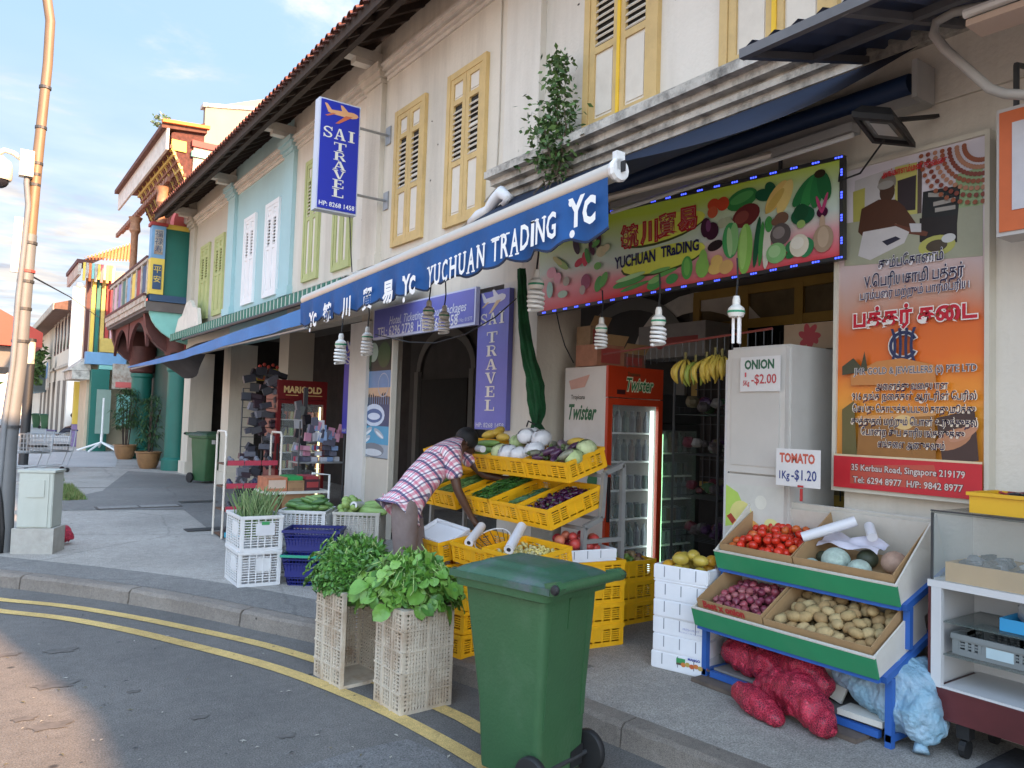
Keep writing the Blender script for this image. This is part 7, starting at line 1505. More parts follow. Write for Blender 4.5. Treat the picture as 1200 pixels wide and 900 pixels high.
for k in range(46):
    a_ = rr.uniform(0, 2*PI); d = Vector((math.cos(a_), math.sin(a_), 0)); r0 = rr.uniform(.05,.16); mb.tube([d*r0+Vector((0,0,rr.uniform(.02,.12))), d*(r0+.09)+Vector((0,0,rr.uniform(.06,.2))), d*(r0+.17)+Vector((rr.uniform(-.03,.03),rr.uniform(-.03,.03),rr.uniform(-.05,.17)))], [.005,.004,.002], 5)
mb.build('stalks', stm, g2, True, kind='stuff')
g1_ = thing('leafy_greens', 'heap of small leaved darker green vegetables on the left worn crate', 'vegetables', (2.16,4.74,.60))
sml = [M('smallleaf_a', (.08,.22,.03), .45, .3, 9), M('smallleaf_b', (.05,.15,.025), .45, .3, 9), M('smallleaf_c', (.14,.30,.06), .45, .3, 9)]
sm_l = [leaf_mesh(.055*s, .022*s, .1, [m, stm], curl=.4) for s, m in ((1,sml[0]),(1.1,sml[1]),(.9,sml[2]))]
heap(g1_, sm_l, (-.01,.03,.02), (.25,.29,.27), 280, 6, 1.0, 1.6, zmin=-.05)
mb = MB(); mb.ball((0,0,.04), .18, 14, 8, 1, (1.05,1.15,1.1), jit=.1); rr = random.Random(14)
for i in range(5200):
    d = Vector((rr.gauss(0,1), rr.gauss(0,1), rr.gauss(.25,.8))).normalized(); d.z = max(d.z,-.1); p = Vector((d.x*.235, d.y*.265, .02+d.z*.26))*rr.uniform(.8,1.08); a = (d*.6+Vector((rr.uniform(-1,1), rr.uniform(-1,1), rr.uniform(-1,1)))).normalized(); b = a.cross(Vector((rr.uniform(-1,1), rr.uniform(-1,1), .5))).normalized(); l = rr.uniform(.025,.055)
    mb.add([p, p+a*l*.5+b*l*.2, p+a*l, p+a*l*.5-b*l*.2], [(0,1,2,3)], rr.randrange(3))
mb.build('inner_leaves', sml, g1_, kind='stuff')
# ================================================================= FRIDGES, FREEZER, SHOWCASE
glassm = M('glass_door', (.75,.80,.78), .04, .02, 3, alpha=.12); shop_red = M('fridge_orange_red', (.50,.045,.012), .35, .06, 3); fwhite = M('fridge_white', (.66,.62,.58), .4, .05, 3, dirt=(.5,.36,.3), dirt_amt=.35)
def fridge(label, x0, x1, y0, y1, z1, bodym, facem, headm, glass=None, strip_side='R', strip=(.75,1,.85), seed=1, headh=.28, goods=None):
    """door faces -Y"""
    t = thing('drinks_fridge', label, 'fridge', ((x0+x1)/2,(y0+y1)/2,.12)); X0, X1, Y0, Y1, Z1 = x0-(x0+x1)/2, x1-(x0+x1)/2, y0-(y0+y1)/2, y1-(y0+y1)/2, z1-.12
    mb = MB(); mb.box(X0,X0+.03,Y0,Y1,0,Z1); mb.box(X1-.03,X1,Y0,Y1,0,Z1); mb.box(X0+.0305,X1-.0305,Y1-.03,Y1,0,Z1); mb.box(X0+.0305,X1-.0305,Y0,Y1-.0305,Z1-.03,Z1); mb.box(X0+.0305,X1-.0305,Y0,Y1-.0305,0,.12); mb.build('body', bodym, t)
    MB().box(X0+.031,X1-.031,Y1-.045,Y1-.031,.121,Z1-headh).build('liner', M('fridge_liner',(.10,.11,.11),.5,.05,3), t)
    hd = MB().box(X0-.003,X1+.003,Y0-.03,Y0-.001,Z1-headh,Z1+.004).build('header', headm, t)
    dr = MB(); f = .055; z0 = .10; zt = Z1-headh-.01
    dr.box(X0,X0+f,Y0-.035,Y0-.001,z0,zt); dr.box(X1-f,X1,Y0-.035,Y0-.001,z0,zt); dr.box(X0+f,X1-f,Y0-.034,Y0-.001,z0,z0+.07); dr.box(X0+f,X1-f,Y0-.034,Y0-.001,zt-.06,zt); d = dr.build('door', facem, t)
    MB().box(X0+f,X1-f,Y0-.02,Y0-.014,z0+.07,zt-.06).build('door_glass', glassm, d); MB().box(X0+.01,X0+.03,Y0-.06,Y0-.036,.7,1.1).build('handle', black, d)
    MB().box(X0,X1,Y0-.02,Y0-.001,.0,.095).build('kick_plate', steel_d, t)
    sx = X1-.10 if strip_side == 'R' else X0+.08
    MB().box(sx,sx+.025,Y0+.005,Y0+.03,.2,zt-.1).build('light_strip', EM('fridge_light_%s' % seed, strip, 1.15 if seed != 3 else .9), t)
    rr = random.Random(seed); nsh = 6; cols = goods or [(.05,.06,.09),(.03,.06,.05),(.10,.10,.12),(.16,.17,.2),(.03,.04,.04),(.09,.04,.03)]
    for j in range(nsh):
        z = .16+j*(zt-.3)/(nsh-.3); MB().box(X0+.031,X1-.031,Y0+.04,Y1-.05,z,z+.015).build('shelf', whitem, t)
        gm = MB(); kind = rr.randrange(2)
        n = 7
        for k in range(n):
            x = X0+.07+k*(X1-X0-.16)/(n-1)
            for yy in (Y0+.09, Y0+.2): 
                if kind: gm.lathe([(.028,0),(.028,.13),(.010,.17),(.012,.20)], (x,yy,z+.016), 8, rr.randrange(len(cols)))
                else: gm.lathe([(.030,0),(.030,.12),(.026,.125)], (x,yy,z+.016), 8, rr.randrange(len(cols)))
        gm.build('bottles', [INK(c, .3) for c in cols], t, kind='stuff')
    return t, hd, (X0,X1,Y0,Y1,Z1)
ft_, hd, (X0,X1,Y0,Y1,Z1) = fridge('tall orange red drinks fridge with a white side, reading Twister', 4.70,5.40,5.16,5.74,2.22, fwhite, shop_red, shop_red, strip=(.75,.95,.9), seed=5)
pn = Panel((X0-.0,Y1,0),(0,-1,0),(0,0,1),Y1-Y0,Z1); pn.text('Twister',.46,.795,.20,(.02,.13,.05),.006,fit=.40,shear=.35); pn.text('Tropicana',.34,.865,.06,(.1,.1,.08),.001,fit=.2); pn.poly([(.62,.50),(.74,.58),(.86,.53),(.84,.43),(.66,.44)],(.02,.18,.07)); pn.poly([(.1,.94),(.62,.965),(.5,.91),(.16,.90)],(.62,.35,.28)); pn.build('printed_logo', ft_)
pn = Panel((X0,Y0-.031,Z1-.28),(1,0,0),(0,0,1),X1-X0,.28); pn.text('Twister',.57,.42,.17,(.75,.78,.55),.012,fit=.36,shear=.3); pn.text('Twister',.57,.42,.165,(.02,.2,.06),.002,fit=.35,shear=.3); pn.text('Tropicana',.45,.78,.05,(.06,.07,.03),.001,fit=.16); pn.poly([(.15,.1),(.3,.1),(.3,.25),(.15,.25)],(.05,.01,.01)); pn.build('printed_logo', ft_)
ff = fridge('dark unlit drinks fridge with a green lit edge beside the orange red one', 5.50,6.1,5.3,5.85,2.0, steel_d, steel_d, steel_d, strip_side='L', strip=(.45,1,.5), seed=9)
# boxes on the fridge
for (x, y, z, sx, sy, sz, c, lab) in ((4.85,5.42,2.225,.34,.3,.2,(.38,.17,.10),'printed red and brown carton on top of the orange red fridge'),(5.18,5.45,2.225,.3,.3,.14,(.22,.10,.07),'dark open carton on top of the orange red fridge'),(4.92,5.62,2.425,.22,.2,.2,(.36,.24,.14),'brown carton standing on another carton above the fridge')):
    o = MB().box(x-sx/2,x+sx/2,y-sy/2,y+sy/2,z,z+sz); t = thing('carton', lab, 'box'); o.build('body', M('carton_%d' % int(c[0]*100), c, .8, .2, 8), t); MB().box(x-sx*.35,x+sx*.35,y-sy/2-.002,y-sy/2-.0005,z+.03,z+sz-.03).build('print', INK((.4,.07,.06)), t); MB().prism([(x-sx/2,y-sy/2,z+sz+.001),(x+sx/2,y-sy/2,z+sz+.001),(x+sx/2,y-sy/2-.06,z+sz+.09),(x-sx/2,y-sy/2-.06,z+sz+.09)],(0,.004,.002)).build('flap', cardb, t)
t = thing('carton', 'pale carton with a red round mark on a high shelf behind the bananas', 'box'); a = fx(800,398,6.6); MB().box(6.4,6.8,a.y-.5,a.y+.5,a.z-.22,a.z+.16).build('body', M('carton_pale', (.34,.32,.30), .8, .1, 5), t); p = Panel((6.4,a.y+.5,a.z-.22),(0,-1,0),(0,0,1),1.0,.38); p.ell(.35,.5,.09,.09,(.38,.04,.03)); p.poly([(.4,.4),(.9,.4),(.9,.6),(.4,.6)],(.36,.04,.03)); p.build('print', t)
# wire rack with dark goods inside
WR = thing('wire_rack', 'tall dark wire rack of packets inside the greengrocer shop', 'rack', (0,0,0)); mb = MB(); x0, x1, y0, y1 = 5.15, 6.2, 4.25, 4.75
for x in (x0,x1):
    for y in (y0,y1): mb.tube([(x,y,.12),(x,y,2.1)], .012, 6)
mb.build('post', steel_d, WR, kind='stuff')
cols = [INK((.10,.02,.03)),INK((.03,.07,.03)),INK((.06,.05,.05)),INK((.11,.09,.05)),INK((.05,.02,.06)),INK((.2,.19,.18))]; rr = random.Random(3)
for j, z in enumerate((.35,.72,1.08,1.45,1.80)):
    mb = MB()
    for yy in (y0,y1): mb.tube([(x0,yy,z),(x1,yy,z)], .006, 5); mb.tube([(x0,yy,z+.07),(x1,yy,z+.07)], .005, 5)
    for k in range(16): x = x0+(x1-x0)*k/15; mb.tube([(x,y0,z+.07),(x,y0,z),(x,y1,z),(x,y1,z+.07)], .003, 4)
    mb.build('wire_shelf', steel_d, WR, kind='stuff'); gb = MB()
    for k in range(26): gb.ball((rr.uniform(x0+.06,x1-.06), rr.uniform(y0+.05,y1-.05), z+rr.uniform(.05,.12)), rr.uniform(.03,.06), 7, 5, rr.randrange(6), (1.2,1,.9), jit=.15)
    gb.build('packets', cols, WR, kind='stuff')
t = thing('door_edge', 'white upright edge of the open shop door beside the white freezer', 'door', (4.34,3.49,.12)); MB().box(-.02,.02,-.015,.02,0,2.05).build('edge_strip', INK((.75,.76,.78)), t); MB().box(.021,.06,-.012,.02,0,2.06).build('leaf', darkv, t)
# bananas on a rail
R0 = fx(735,413,4.6); R1 = fx(905,385,4.6); t = thing('hanging_rail', 'thin red rail with hooks for bananas across the shop opening', 'rail'); MB().tube([R0-Vector((0,-.3,0)), R1], .009, 6).build('rail', INK((.25,.06,.05)), t); mb = MB()
for k in range(22): p = R0.lerp(R1, k/21); mb.tube([p, p+Vector((0,0,-.10)), p+Vector((.015,.01,-.13)), p+Vector((.02,0,-.11))], .0035, 4)
mb.build('hooks', steel_d, t, kind='stuff')
bm_ = [M('banana_yellow', (.60,.44,.07), .45, .15, 9, dirt=(.2,.12,.03), dirt_amt=.4), M('banana_green', (.30,.36,.06), .45, .15, 9)]
def banana(m):
    pts = []; 
    for i in range(8): a = i/7; pts.append((.055*math.sin(PI*a)+.02*a, 0, -.19*a))
    return MB().tube(pts, [.007,.012,.018,.0195,.0195,.018,.012,.004], 8).mesh('banana', m, True)
bms = [banana(m) for m in bm_]
for i, (px, py, g, n) in enumerate(((803,437,0,5),(815,440,1,5),(828,437,0,6),(838,432,0,6),(846,434,0,5))):
    p = fx(px, py, 4.55); t = thing('banana_bunch', ['yellow banana bunch at the left end of the rail','green banana bunch second from the left on the rail','yellow banana bunch in the middle of the rail','yellow banana bunch fourth from the left on the rail','yellow banana bunch at the right end, by the white freezer'][i], 'bananas', p+Vector((0,0,.10)))
    for k in range(n-1): a = math.radians(190)+(k-(n-2)/2)*.62; o = link('banana', bms[g], t, (math.cos(a)*.012,math.sin(a)*.03,.0), (random.uniform(-.1,.1),random.uniform(-.25,.0),a)); 
    MB().tube([(0,0,.06),(0,0,-.0)], .010, 6).build('stalk', M('banana_stalk', (.2,.17,.05), .7, .2, 9), t)
# white freezer with ONION and price papers
FZ = thing('freezer', 'white upright freezer with onion and tomato price papers taped on', 'freezer', (4.30,2.98,.12)); fzw = M('freezer_white', (.60,.58,.54), .45, .05, 3, dirt=(.42,.37,.3), dirt_amt=.35)
mb = MB(); mb.box(0,.52,0,.48,0,2.13); me = mb.mesh('body', fzw); bm = bmesh.new(); bm.from_mesh(me); bmesh.ops.bevel(bm, geom=list(bm.edges), offset=.015, segments=2, affect='EDGES'); bm.to_mesh(me); bm.free(); link('body', me, FZ)
dz = 1.28; MB().box(-.035,-.003,.012,.468,dz,2.11).build('upper_door', fzw, FZ); MB().box(-.042,-.0352,.05,.43,dz+.05,2.05).build('door_panel', M('freezer_panel', (.56,.54,.50), .5, .05, 3), FZ); MB().box(-.03,-.003,.012,.468,.08,dz-.012).build('lower_door', fzw, FZ)
pn = Panel((-.03,.468,.08),(0,-1,0),(0,0,1),.456,dz-.1)
pn.poly([(0,0),(1,0),(1,.95),(0,.95)],(.60,.60,.55)); pn.poly([(0,.70),(0,.94),(.22,.90),(.34,.82),(.2,.72)],(.45,.65,.12)); pn.ell(.28,.78,.20,.2,(.72,.68,.25)); pn.ell(.62,.86,.10,.10,(.70,.70,.62)); pn.poly([(.02,.76),(.10,.78),(.36,.68),(.28,.66)],(.40,.05,.03)); pn.ell(.38,.70,.26,.16,(.75,.40,.10)); pn.ell(.46,.62,.40,.26,(.70,.06,.05)); pn.ell(.80,.74,.12,.10,(.70,.70,.30)); pn.ell(.5,.64,.10,.08,(.75,.72,.66)); pn.build('fruit_print', FZ)
a = fx(869,420,4.255); b = fx(914,416,4.255); c = fx(869,462,4.255)
def paper(label, px0, px1, py0, py1, lines, rough_=0, X=4.245):
    A = fx(px0, py0, X); B = fx(px1, py0-2, X); C = fx(px0, py1, X); w = A.y-B.y; h = A.z-C.z; t = thing('price_paper', label, 'paper', (X, A.y, C.z)); MB().box(-.001,.001,-w,0,0,h).build('sheet', INK((.70,.69,.68)), t)
    pn = Panel((-.001,0,0),(0,-1,0),(0,0,1),w,h,lift=.0008)
    for (s, x, y, sz, c, f) in lines: pn.text(s, x, y, sz*h, c, .0035 if len(s) > 3 and '$' not in s else .0012, fit=f*w)
    pn.build('lettering', t)
paper('white price paper reading ONION taped high on the freezer door', 868,915,419,459, (('ONION',.48,.76,.36,(.02,.12,.06),.74),('1',.14,.48,.18,(.6,.08,.1),.04),('5Kg',.16,.24,.20,(.5,.05,.06),.16),('-$2.00',.60,.34,.38,(.5,.05,.06),.62)))
paper('white price paper reading TOMATO hung above the tomatoes', 910,962,525,568, (('TOMATO',.48,.74,.34,(.55,.10,.06),.80),('1Kg',.20,.28,.30,(.02,.04,.2),.24),('-$1.20',.64,.30,.38,(.02,.04,.2),.56)), X=4.16)
o = MB().obox(fx(938,570,4.15),(.01,.035,.012)).obox(fx(939,580,4.15),(.01,.014,.075)).build('tape_clip', INK((.45,.03,.03))); tag(o, 'small red clip holding the tomato price paper', 'clip')
t = thing('poster_print_box', 'box with a red flower print above the freezer', 'box', (0,0,0)); a = fx(950,393,4.9); MB().box(4.9,5.2,a.y-.2,a.y+.22,a.z-.1,a.z+.09).build('body', M('carton_tan', (.36,.26,.17), .8, .1, 5), t)
p = Panel((4.9,a.y+.22,a.z-.1),(0,-1,0),(0,0,1),.42,.19)
for k in range(7): p.ell(.5+.10*math.cos(k),.5+.25*math.sin(k),.12,.06,(.35,.04,.05),k*50)
p.build('print', t)
# glass showcase at the right
GX0, GX1, GY1, GY0 = 4.02, 4.46, 1.955, .9
SCs = thing('showcase', 'white and maroon shop showcase with a glass top at the right edge', 'showcase'); mar = M('laminate_maroon', (.10,.022,.024), .4, .2, 4); whl = M('laminate_white', (.62,.62,.62), .4, .04, 3)
MB().box(GX0,GX1,GY0,GY1,.29,.44).build('base_board', mar, SCs); MB().box(GX0+.01,GX1,GY1-.0,GY1+.018,.29,.93).build('end_board', mar, SCs)
mb = MB(); mb.box(GX0,GX0+.03,GY1-.05,GY1-.001,.441,.93); mb.box(GX0+.03,GX1,GY1-.02,GY1-.001,.441,.93); mb.box(GX1-.02,GX1,GY0,GY1-.021,.441,.93); mb.build('side_board', whl, SCs); MB().box(GX0,GX1,GY0,GY1+.018,.931,.965).build('counter_top', whl, SCs); MB().box(GX0+.005,GX1-.021,GY0,GY1-.051,.4405,.452).build('floor_board', whl, SCs)
gg = M('glass_shelf', (.12,.16,.15), .05, .05, 3, alpha=.45)
for z in (.60,.76): MB().box(GX0+.02,GX1-.022,GY0,GY1-.052,z,z+.008).build('glass_shelf', gg, SCs)
gcl = M('glass_clear', (.55,.62,.60), .03, .02, 3, alpha=.14)
MB().box(GX0+.01,GX0+.016,GY0,GY1,.966,1.30).build('glass_panel', gcl, SCs); MB().box(GX0+.017,GX1,GY1-.006,GY1,.966,1.30).build('glass_panel', gcl, SCs); MB().box(GX0,GX1,GY0,GY1+.002,1.3005,1.308).build('glass_top', gg, SCs)
mb = MB(); mb.box(GX0+.006,GX0+.02,GY1-.004,GY1+.006,.966,1.30); mb.box(GX0-.002,GX0+.01,GY0,GY1+.004,1.309,1.316); mb.build('glass_trim', steel_d, SCs)
for (x, y) in ((GX0+.06,GY1-.14),(GX1-.06,GY1-.14)): c = thing('x','x','x') if False else None; MB().lathe([(.045,-.015),(.045,.015)], (x,y,.165), 12, ax='y').box(x-.03,x+.03,y-.03,y+.03,.215,.289).build('castor', black, SCs)
for (y0_, y1_, lab, g) in ((1.48,1.90,'open wooden fruit tray with crumpled paper inside the glass top, left','a'),(1.04,1.46,'open wooden tray of dark goods inside the glass top, right','b')):
    t = thing('wooden_tray', lab, 'tray', (GX0+.22,(y0_+y1_)/2,.966)); wl_ = y1_-y0_; mb = MB(); mb.box(-.19,.19,-wl_/2,wl_/2,0,.01); mb.box(-.19,-.175,-wl_/2,wl_/2,.0101,.095); mb.box(.175,.19,-wl_/2,wl_/2,.0101,.095); mb.box(-.174,.174,-wl_/2,-wl_/2+.012,.0101,.095); mb.box(-.174,.174,wl_/2-.012,wl_/2,.0101,.095); mb.build('tray', M('tray_wood', (.52,.33,.13), .7, .12, 7), t)
    mb = MB(); rr = random.Random(3 if g == 'a' else 4)
    for k in range(16): mb.ball((rr.uniform(-.13,.13), rr.uniform(-wl_/2+.06,wl_/2-.06), rr.uniform(.05,.10)), rr.uniform(.03,.05), 8, 5, rr.randrange(3), (1.2,1,.8), jit=.3)
    mb.build('crumpled_goods', [INK((.55,.54,.5)),INK((.10,.08,.06)),INK((.2,.2,.2))], t, kind='stuff')
for (y, lab) in ((1.58,'yellow plastic tub on the glass top of the showcase, left one'),(1.13,'yellow plastic tub on the glass top of the showcase, cut off by the frame')):
    t = thing('plastic_tub', lab, 'tub', (GX0+.2,y,1.318)); mb = MB(); W_, D_, H_ = .21,.15,.095
    yy_ = [(-W_,-.155),(W_,.155)]
    mb.box(-.15,.15,-.21,.21,0,.006); mb.box(-.155,-.149,-.215,.215,.0,.10); mb.box(.149,.155,-.215,.215,0,.10); mb.box(-.1485,.1485,-.215,-.209,.0065,.10); mb.box(-.1485,.1485,.209,.215,.0065,.10); mb.box(-.168,-.1555,-.225,.225,.085,.102); mb.box(-.155,.168,.2155,.226,.085,.1015); mb.build('tub', M('tub_yellow', (.74,.42,.02), .45, .06, 4), t)
    q = MB(); rr = random.Random(6)
    for k in range(10): a = rr.uniform(0,6); p_ = [(rr.uniform(-.05,.05)+.06*math.cos(a+i*.8), rr.uniform(-.08,.08)+.09*math.sin(a+i*.8), .085+.02*math.sin(i)) for i in range(7)]; q.tube(p_, .006, 5, rr.randrange(3))
    q.build('cables', [INK((.03,.03,.03)),INK((.4,.05,.05)),INK((.12,.12,.13))], t, kind='stuff')
t = crate('k1', 'grey plastic crate with a pale label on the lower glass shelf of the showcase', (GX0+.22,1.66,.609), (0,0,PI/2), W=.42, D=.32, H=.10, mat=M('crate_grey', (.20,.22,.22), .5, .1, 4), nr=3, nc=12, ncs=8, solid=((.3,.6,.1,.9),)); lb = MB().box(-.06,.06,.161,.166,.02,.085).build('label', INK((.45,.58,.62)), t)
crate('k2', 'black plastic crate on the lower glass shelf at the right edge', (GX0+.22,1.18,.609), (0,0,PI/2), W=.42, D=.32, H=.10, mat=cy_k, nr=3, nc=12, ncs=8, solid=())
t = thing('basket', 'small bright blue basket of plastic bags on the upper glass shelf', 'basket', (GX0+.2,1.52,.769)); MB().box(-.12,.12,-.15,.15,0,.008).box(-.124,-.118,-.15,.15,0,.06).box(.118,.124,-.15,.15,0,.06).box(-.1175,.1175,-.152,-.146,.0085,.06).box(-.1175,.1175,.146,.152,.0085,.06).build('body', INK((.04,.32,.60)), t); mb = MB(); rr = random.Random(2)
for k in range(7): mb.ball((rr.uniform(-.07,.07), rr.uniform(-.11,.11), .07), .045, 8, 6, 0, (1,1,1.1), jit=.3)
mb.build('bags', M('bag_clear', (.6,.62,.64), .2, .05, 3, alpha=.6), t, kind='stuff')
o = MB().box(GX0+.02,GX0+.04,1.20,1.62,.13,.26).build('board', mar); o.location = (-.04,-.45,0); tag(o, 'loose maroon board leaning under the showcase at the right edge', 'board')
o = MB().box(3.9,4.4,.5,1.72,.121,.135).build('floor_mat', M('mat_dark', (.04,.04,.045), .9, .4, 30)); tag(o, 'dark speckled floor mat under the showcase', 'mat')
# ---- red fridge MARIGOLD in the shoe shop
def px_box(): pass
mf = fy(326,445,12.0); mf2 = fy(383,445,12.0)
t, hd, (X0,X1,Y0,Y1,Z1) = fridge('tall dark red drinks fridge with lit yellow interior, reading Marigold', mf.x, mf2.x, 12.0, 12.55, mf.z, M('fridge_red', (.16,.01,.012), .4, .06, 3), M('fridge_red', ()), M('fridge_red', ()), strip=(1,.95,.45), seed=3, headh=.30, goods=[(.5,.2,.05),(.2,.4,.1),(.5,.45,.2),(.4,.08,.05),(.6,.55,.4)])
pn = Panel((X0,Y0-.031,Z1-.30),(1,0,0),(0,0,1),X1-X0,.30); pn.text('MARIGOLD',.5,.5,.14,(.75,.55,.25),.006,fit=(X1-X0)*.78); pn.poly([(.15,.2),(.4,.2),(.4,.24),(.15,.24)],(.7,.5,.2)); pn.poly([(.6,.2),(.9,.2),(.9,.24),(.6,.24)],(.7,.5,.2)); pn.build('lettering', t)
# ---- shoe rack
a = gz(262,612); SR = thing('shoe_rack', 'tall cream metal shoe rack with red edged wooden shelves', 'rack'); cm_ = M('rack_cream', (.62,.56,.48), .45, .06, 5)
# rack faces the street corner; ends at pixels 262 and 333
Ysr = 9.85; A = fy(266,500,Ysr); Bx = fy(331,500,Ysr).x; zt = fy(266,506,Ysr).z; 
zb_ = .12; Dp = .42
mb = MB()
for x in (A.x, Bx):
    P = [(x,Ysr,zb_),(x,Ysr,zt-.05),(x,Ysr+.04,zt),(x,Ysr+Dp-.04,zt),(x,Ysr+Dp,zt-.05),(x,Ysr+Dp,zb_)]; mb.tube(P, .014, 8)
mb.build('end_frame', cm_, SR, smooth='auto')
rwood = M('shelf_wood_brown', (.12,.06,.035), .7, .2, 4); redl = INK((.40,.04,.07))
shoe_m = [INK((.02,.02,.025)),INK((.05,.05,.06)),INK((.12,.12,.14)),INK((.03,.04,.10)),INK((.35,.1,.1))]
def shoe(mb, x, y, z, m, yaw=0):
    T_ = mb.T; mb.T = (T_ or Matrix()) @ Matrix.Translation((x,y,z)) @ Euler((0,0,yaw)).to_matrix().to_4x4(); mb.box(-.035,.035,-.11,.12,0,.015,m); mb.ball((0,-.05,.03), .04, 8, 6, m, (.9,1.3,.8)); mb.ball((0,.07,.035), .035, 8, 6, m, (.85,1.1,1.2)); mb.T = T_
rr = random.Random(17)
for k, py in enumerate((540,567,594,624)):
    z = fy(268,py,Ysr).z-.1+.04
    MB().box(A.x+.016,Bx-.016,Ysr+.01,Ysr+Dp-.01,z,z+.02).build('shelf', rwood, SR)
    n = 3
    for j in range(n):
        w = (Bx-A.x-.06)/n; MB().box(A.x+.03+j*w,A.x+.03+(j+.94)*w,Ysr-.004,Ysr+.009,z+.0,z+.062).build('price_strip', redl if k < 3 else INK(((.05,.35,.5),(.5,.08,.1),(.5,.08,.1))[j]), SR)
    for j in range(4):
        s = thing('shoe', 'dark shoe displayed on the cream metal shoe rack', 'shoe', (A.x+.12+j*(Bx-A.x-.2)/3, Ysr+.2, z+.021), rr.uniform(-.2,.2), group='dark shoes on the cream rack'); sb = MB(); sb.box(-.035,.035,-.11,.12,0,.015,0); sb.build('sole', shoe_m[1], s); sb = MB(); sb.ball((0,-.05,.03), .04, 8, 6, 0, (.9,1.3,.8)); sb.ball((0,.06,.04), .038, 8, 6, 0, (.85,1.3,1.2)); sb.build('upper', shoe_m[rr.randrange(4)], s, True)
# bag display rack behind
DR = thing('bag_rack', 'black wire stand hung with dark bags and shoes beside the red fridge', 'rack'); Yd = 12.2; a = fy(285,455,Yd); b = fy(329,560,Yd)
mb = MB(); 
for x in (a.x, (a.x+b.x)/2, b.x): mb.tube([(x,Yd,.12),(x,Yd,a.z)], .012, 6)
for k in range(12): z = .4+k*(a.z-.4)/11; mb.tube([(a.x,Yd,z),(b.x,Yd,z)], .006, 5)
mb.build('frame', steel_d, DR, kind='stuff'); mb = MB(); rr = random.Random(21)
for k in range(90): mb.obox((rr.uniform(a.x,b.x), Yd-.08+rr.uniform(-.06,.06), .5+(k//6)*.13+rr.uniform(-.03,.03)), (rr.uniform(.10,.2), .07, rr.uniform(.07,.13)), rotv(rr.uniform(-.3,.3),rr.uniform(-.5,.5),rr.uniform(-.3,.3)), rr.randrange(5))
mb.build('hanging_bags', [INK((.015,.015,.02)),INK((.03,.03,.04)),INK((.07,.07,.09)),INK((.16,.16,.19)),INK((.05,.03,.04))], DR, kind='stuff')
BR = thing('bag_rack', 'black upright stand hung with pouches in front of the red fridge', 'rack'); a = fy(358,470,11.0); MB().box(a.x-.03,a.x+.03,10.98,11.02,.12,a.z+.2).build('post', steel_d, BR); mb = MB()
for k in range(16): mb.obox((a.x+rr.uniform(-.16,.12), 10.95, .8+(a.z-.8)*k/16), (rr.uniform(.07,.12),.05,.13), rotv(0,rr.uniform(-.3,.3),rr.uniform(-.3,.3)), rr.randrange(4))
mb.build('pouches', [INK((.02,.02,.025)),INK((.3,.3,.32)),INK((.05,.06,.06)),INK((.12,.12,.13))], BR, kind='stuff')
# table with boxes of goods in front of the Marigold fridge
TB = thing('goods_table', 'low table made of brown cartons and a white frame holding colourful packs', 'table'); Yt = 9.3; a = fy(313,577,Yt); b = fy(387,577,Yt)
MB().box(a.x,b.x,Yt,Yt+.5,a.z-.03,a.z).build('table_top', cardw, TB); MB().box(a.x+.02,a.x+.14,Yt+.02,Yt+.48,.12,a.z-.031).build('carton_side', M('carton_brown_dark', (.24,.12,.06), .8, .15, 6), TB); MB().box(a.x+.2,b.x-.2,Yt+.03,Yt+.45,.12,a.z-.031).build('carton_front', M('carton_brown', (.32,.17,.08), .8, .15, 6), TB); MB().tube([(b.x-.02,Yt,.12),(b.x-.02,Yt,a.z+.2),(b.x-.25,Yt,a.z+.22)], .015, 8).build('frame', whitem, TB)
gx = a.x; 
for i, (w, h, c, lab) in enumerate(((.26,.17,(.45,.16,.08),'orange and white printed carton at the left of the goods table'),(.22,.13,(.32,.18,.09),'brown carton on the goods table with packs on top'),(.20,.14,(.06,.02,.025),'black and red carton at the right of the goods table'))):
    o = MB().box(gx+.01,gx+w,Yt+.05,Yt+.42,a.z+.001,a.z+h); t = thing('carton', lab, 'box'); o.build('body', M('carton_tbl_%d' % i, c, .7, .25, 12), t); MB().box(gx+.03,gx+w-.02,Yt+.047,Yt+.0495,a.z+.04,a.z+h-.03).build('print', INK(((.6,.45,.35),(.35,.2,.1),(.35,.05,.05))[i]), t); gx += w
o = MB().box(a.x+.28,a.x+.46,Yt+.06,Yt+.4,a.z+.131,a.z+.18).build('packet', INK((.03,.30,.08))); tag(o, 'green packet lying on the brown carton of the goods table', 'packet')
o = MB().box(a.x+.50,a.x+.66,Yt+.06,Yt+.4,a.z+.141,a.z+.18).build('packet', INK((.35,.05,.06))); tag(o, 'red packet lying on the dark carton of the goods table', 'packet')
# hanging goods table behind with red, pink, blue packs
PK = thing('goods_shelf', 'display shelf of pink, red and blue packs in front of the red fridge', 'shelf'); Yp = 10.6; a = fy(350,535,Yp); b = fy(402,548,Yp); MB().box(a.x,b.x,Yp,Yp+.4,a.z-.1,a.z-.08).build('shelf', metal_g, PK); rr = random.Random(31)
for x in (a.x, b.x): MB().tube([(x,Yp,.12),(x,Yp,a.z+.5)], .012, 6).build('post', steel_d, PK)
mb = MB(); cl = [INK(c) for c in ((.5,.04,.08),(.45,.2,.28),(.2,.3,.5),(.5,.5,.55),(.1,.1,.14))]
for k in range(34): x = rr.uniform(a.x,b.x-.08); z = a.z-.079+rr.choice((0,.08,.16)); y = Yp+.02+rr.random()*.2; mb.obox((x+.05,y+.05,z+.035), (.09,.06,.065), rotv(0,0,rr.uniform(-.3,.3)), rr.randrange(5))
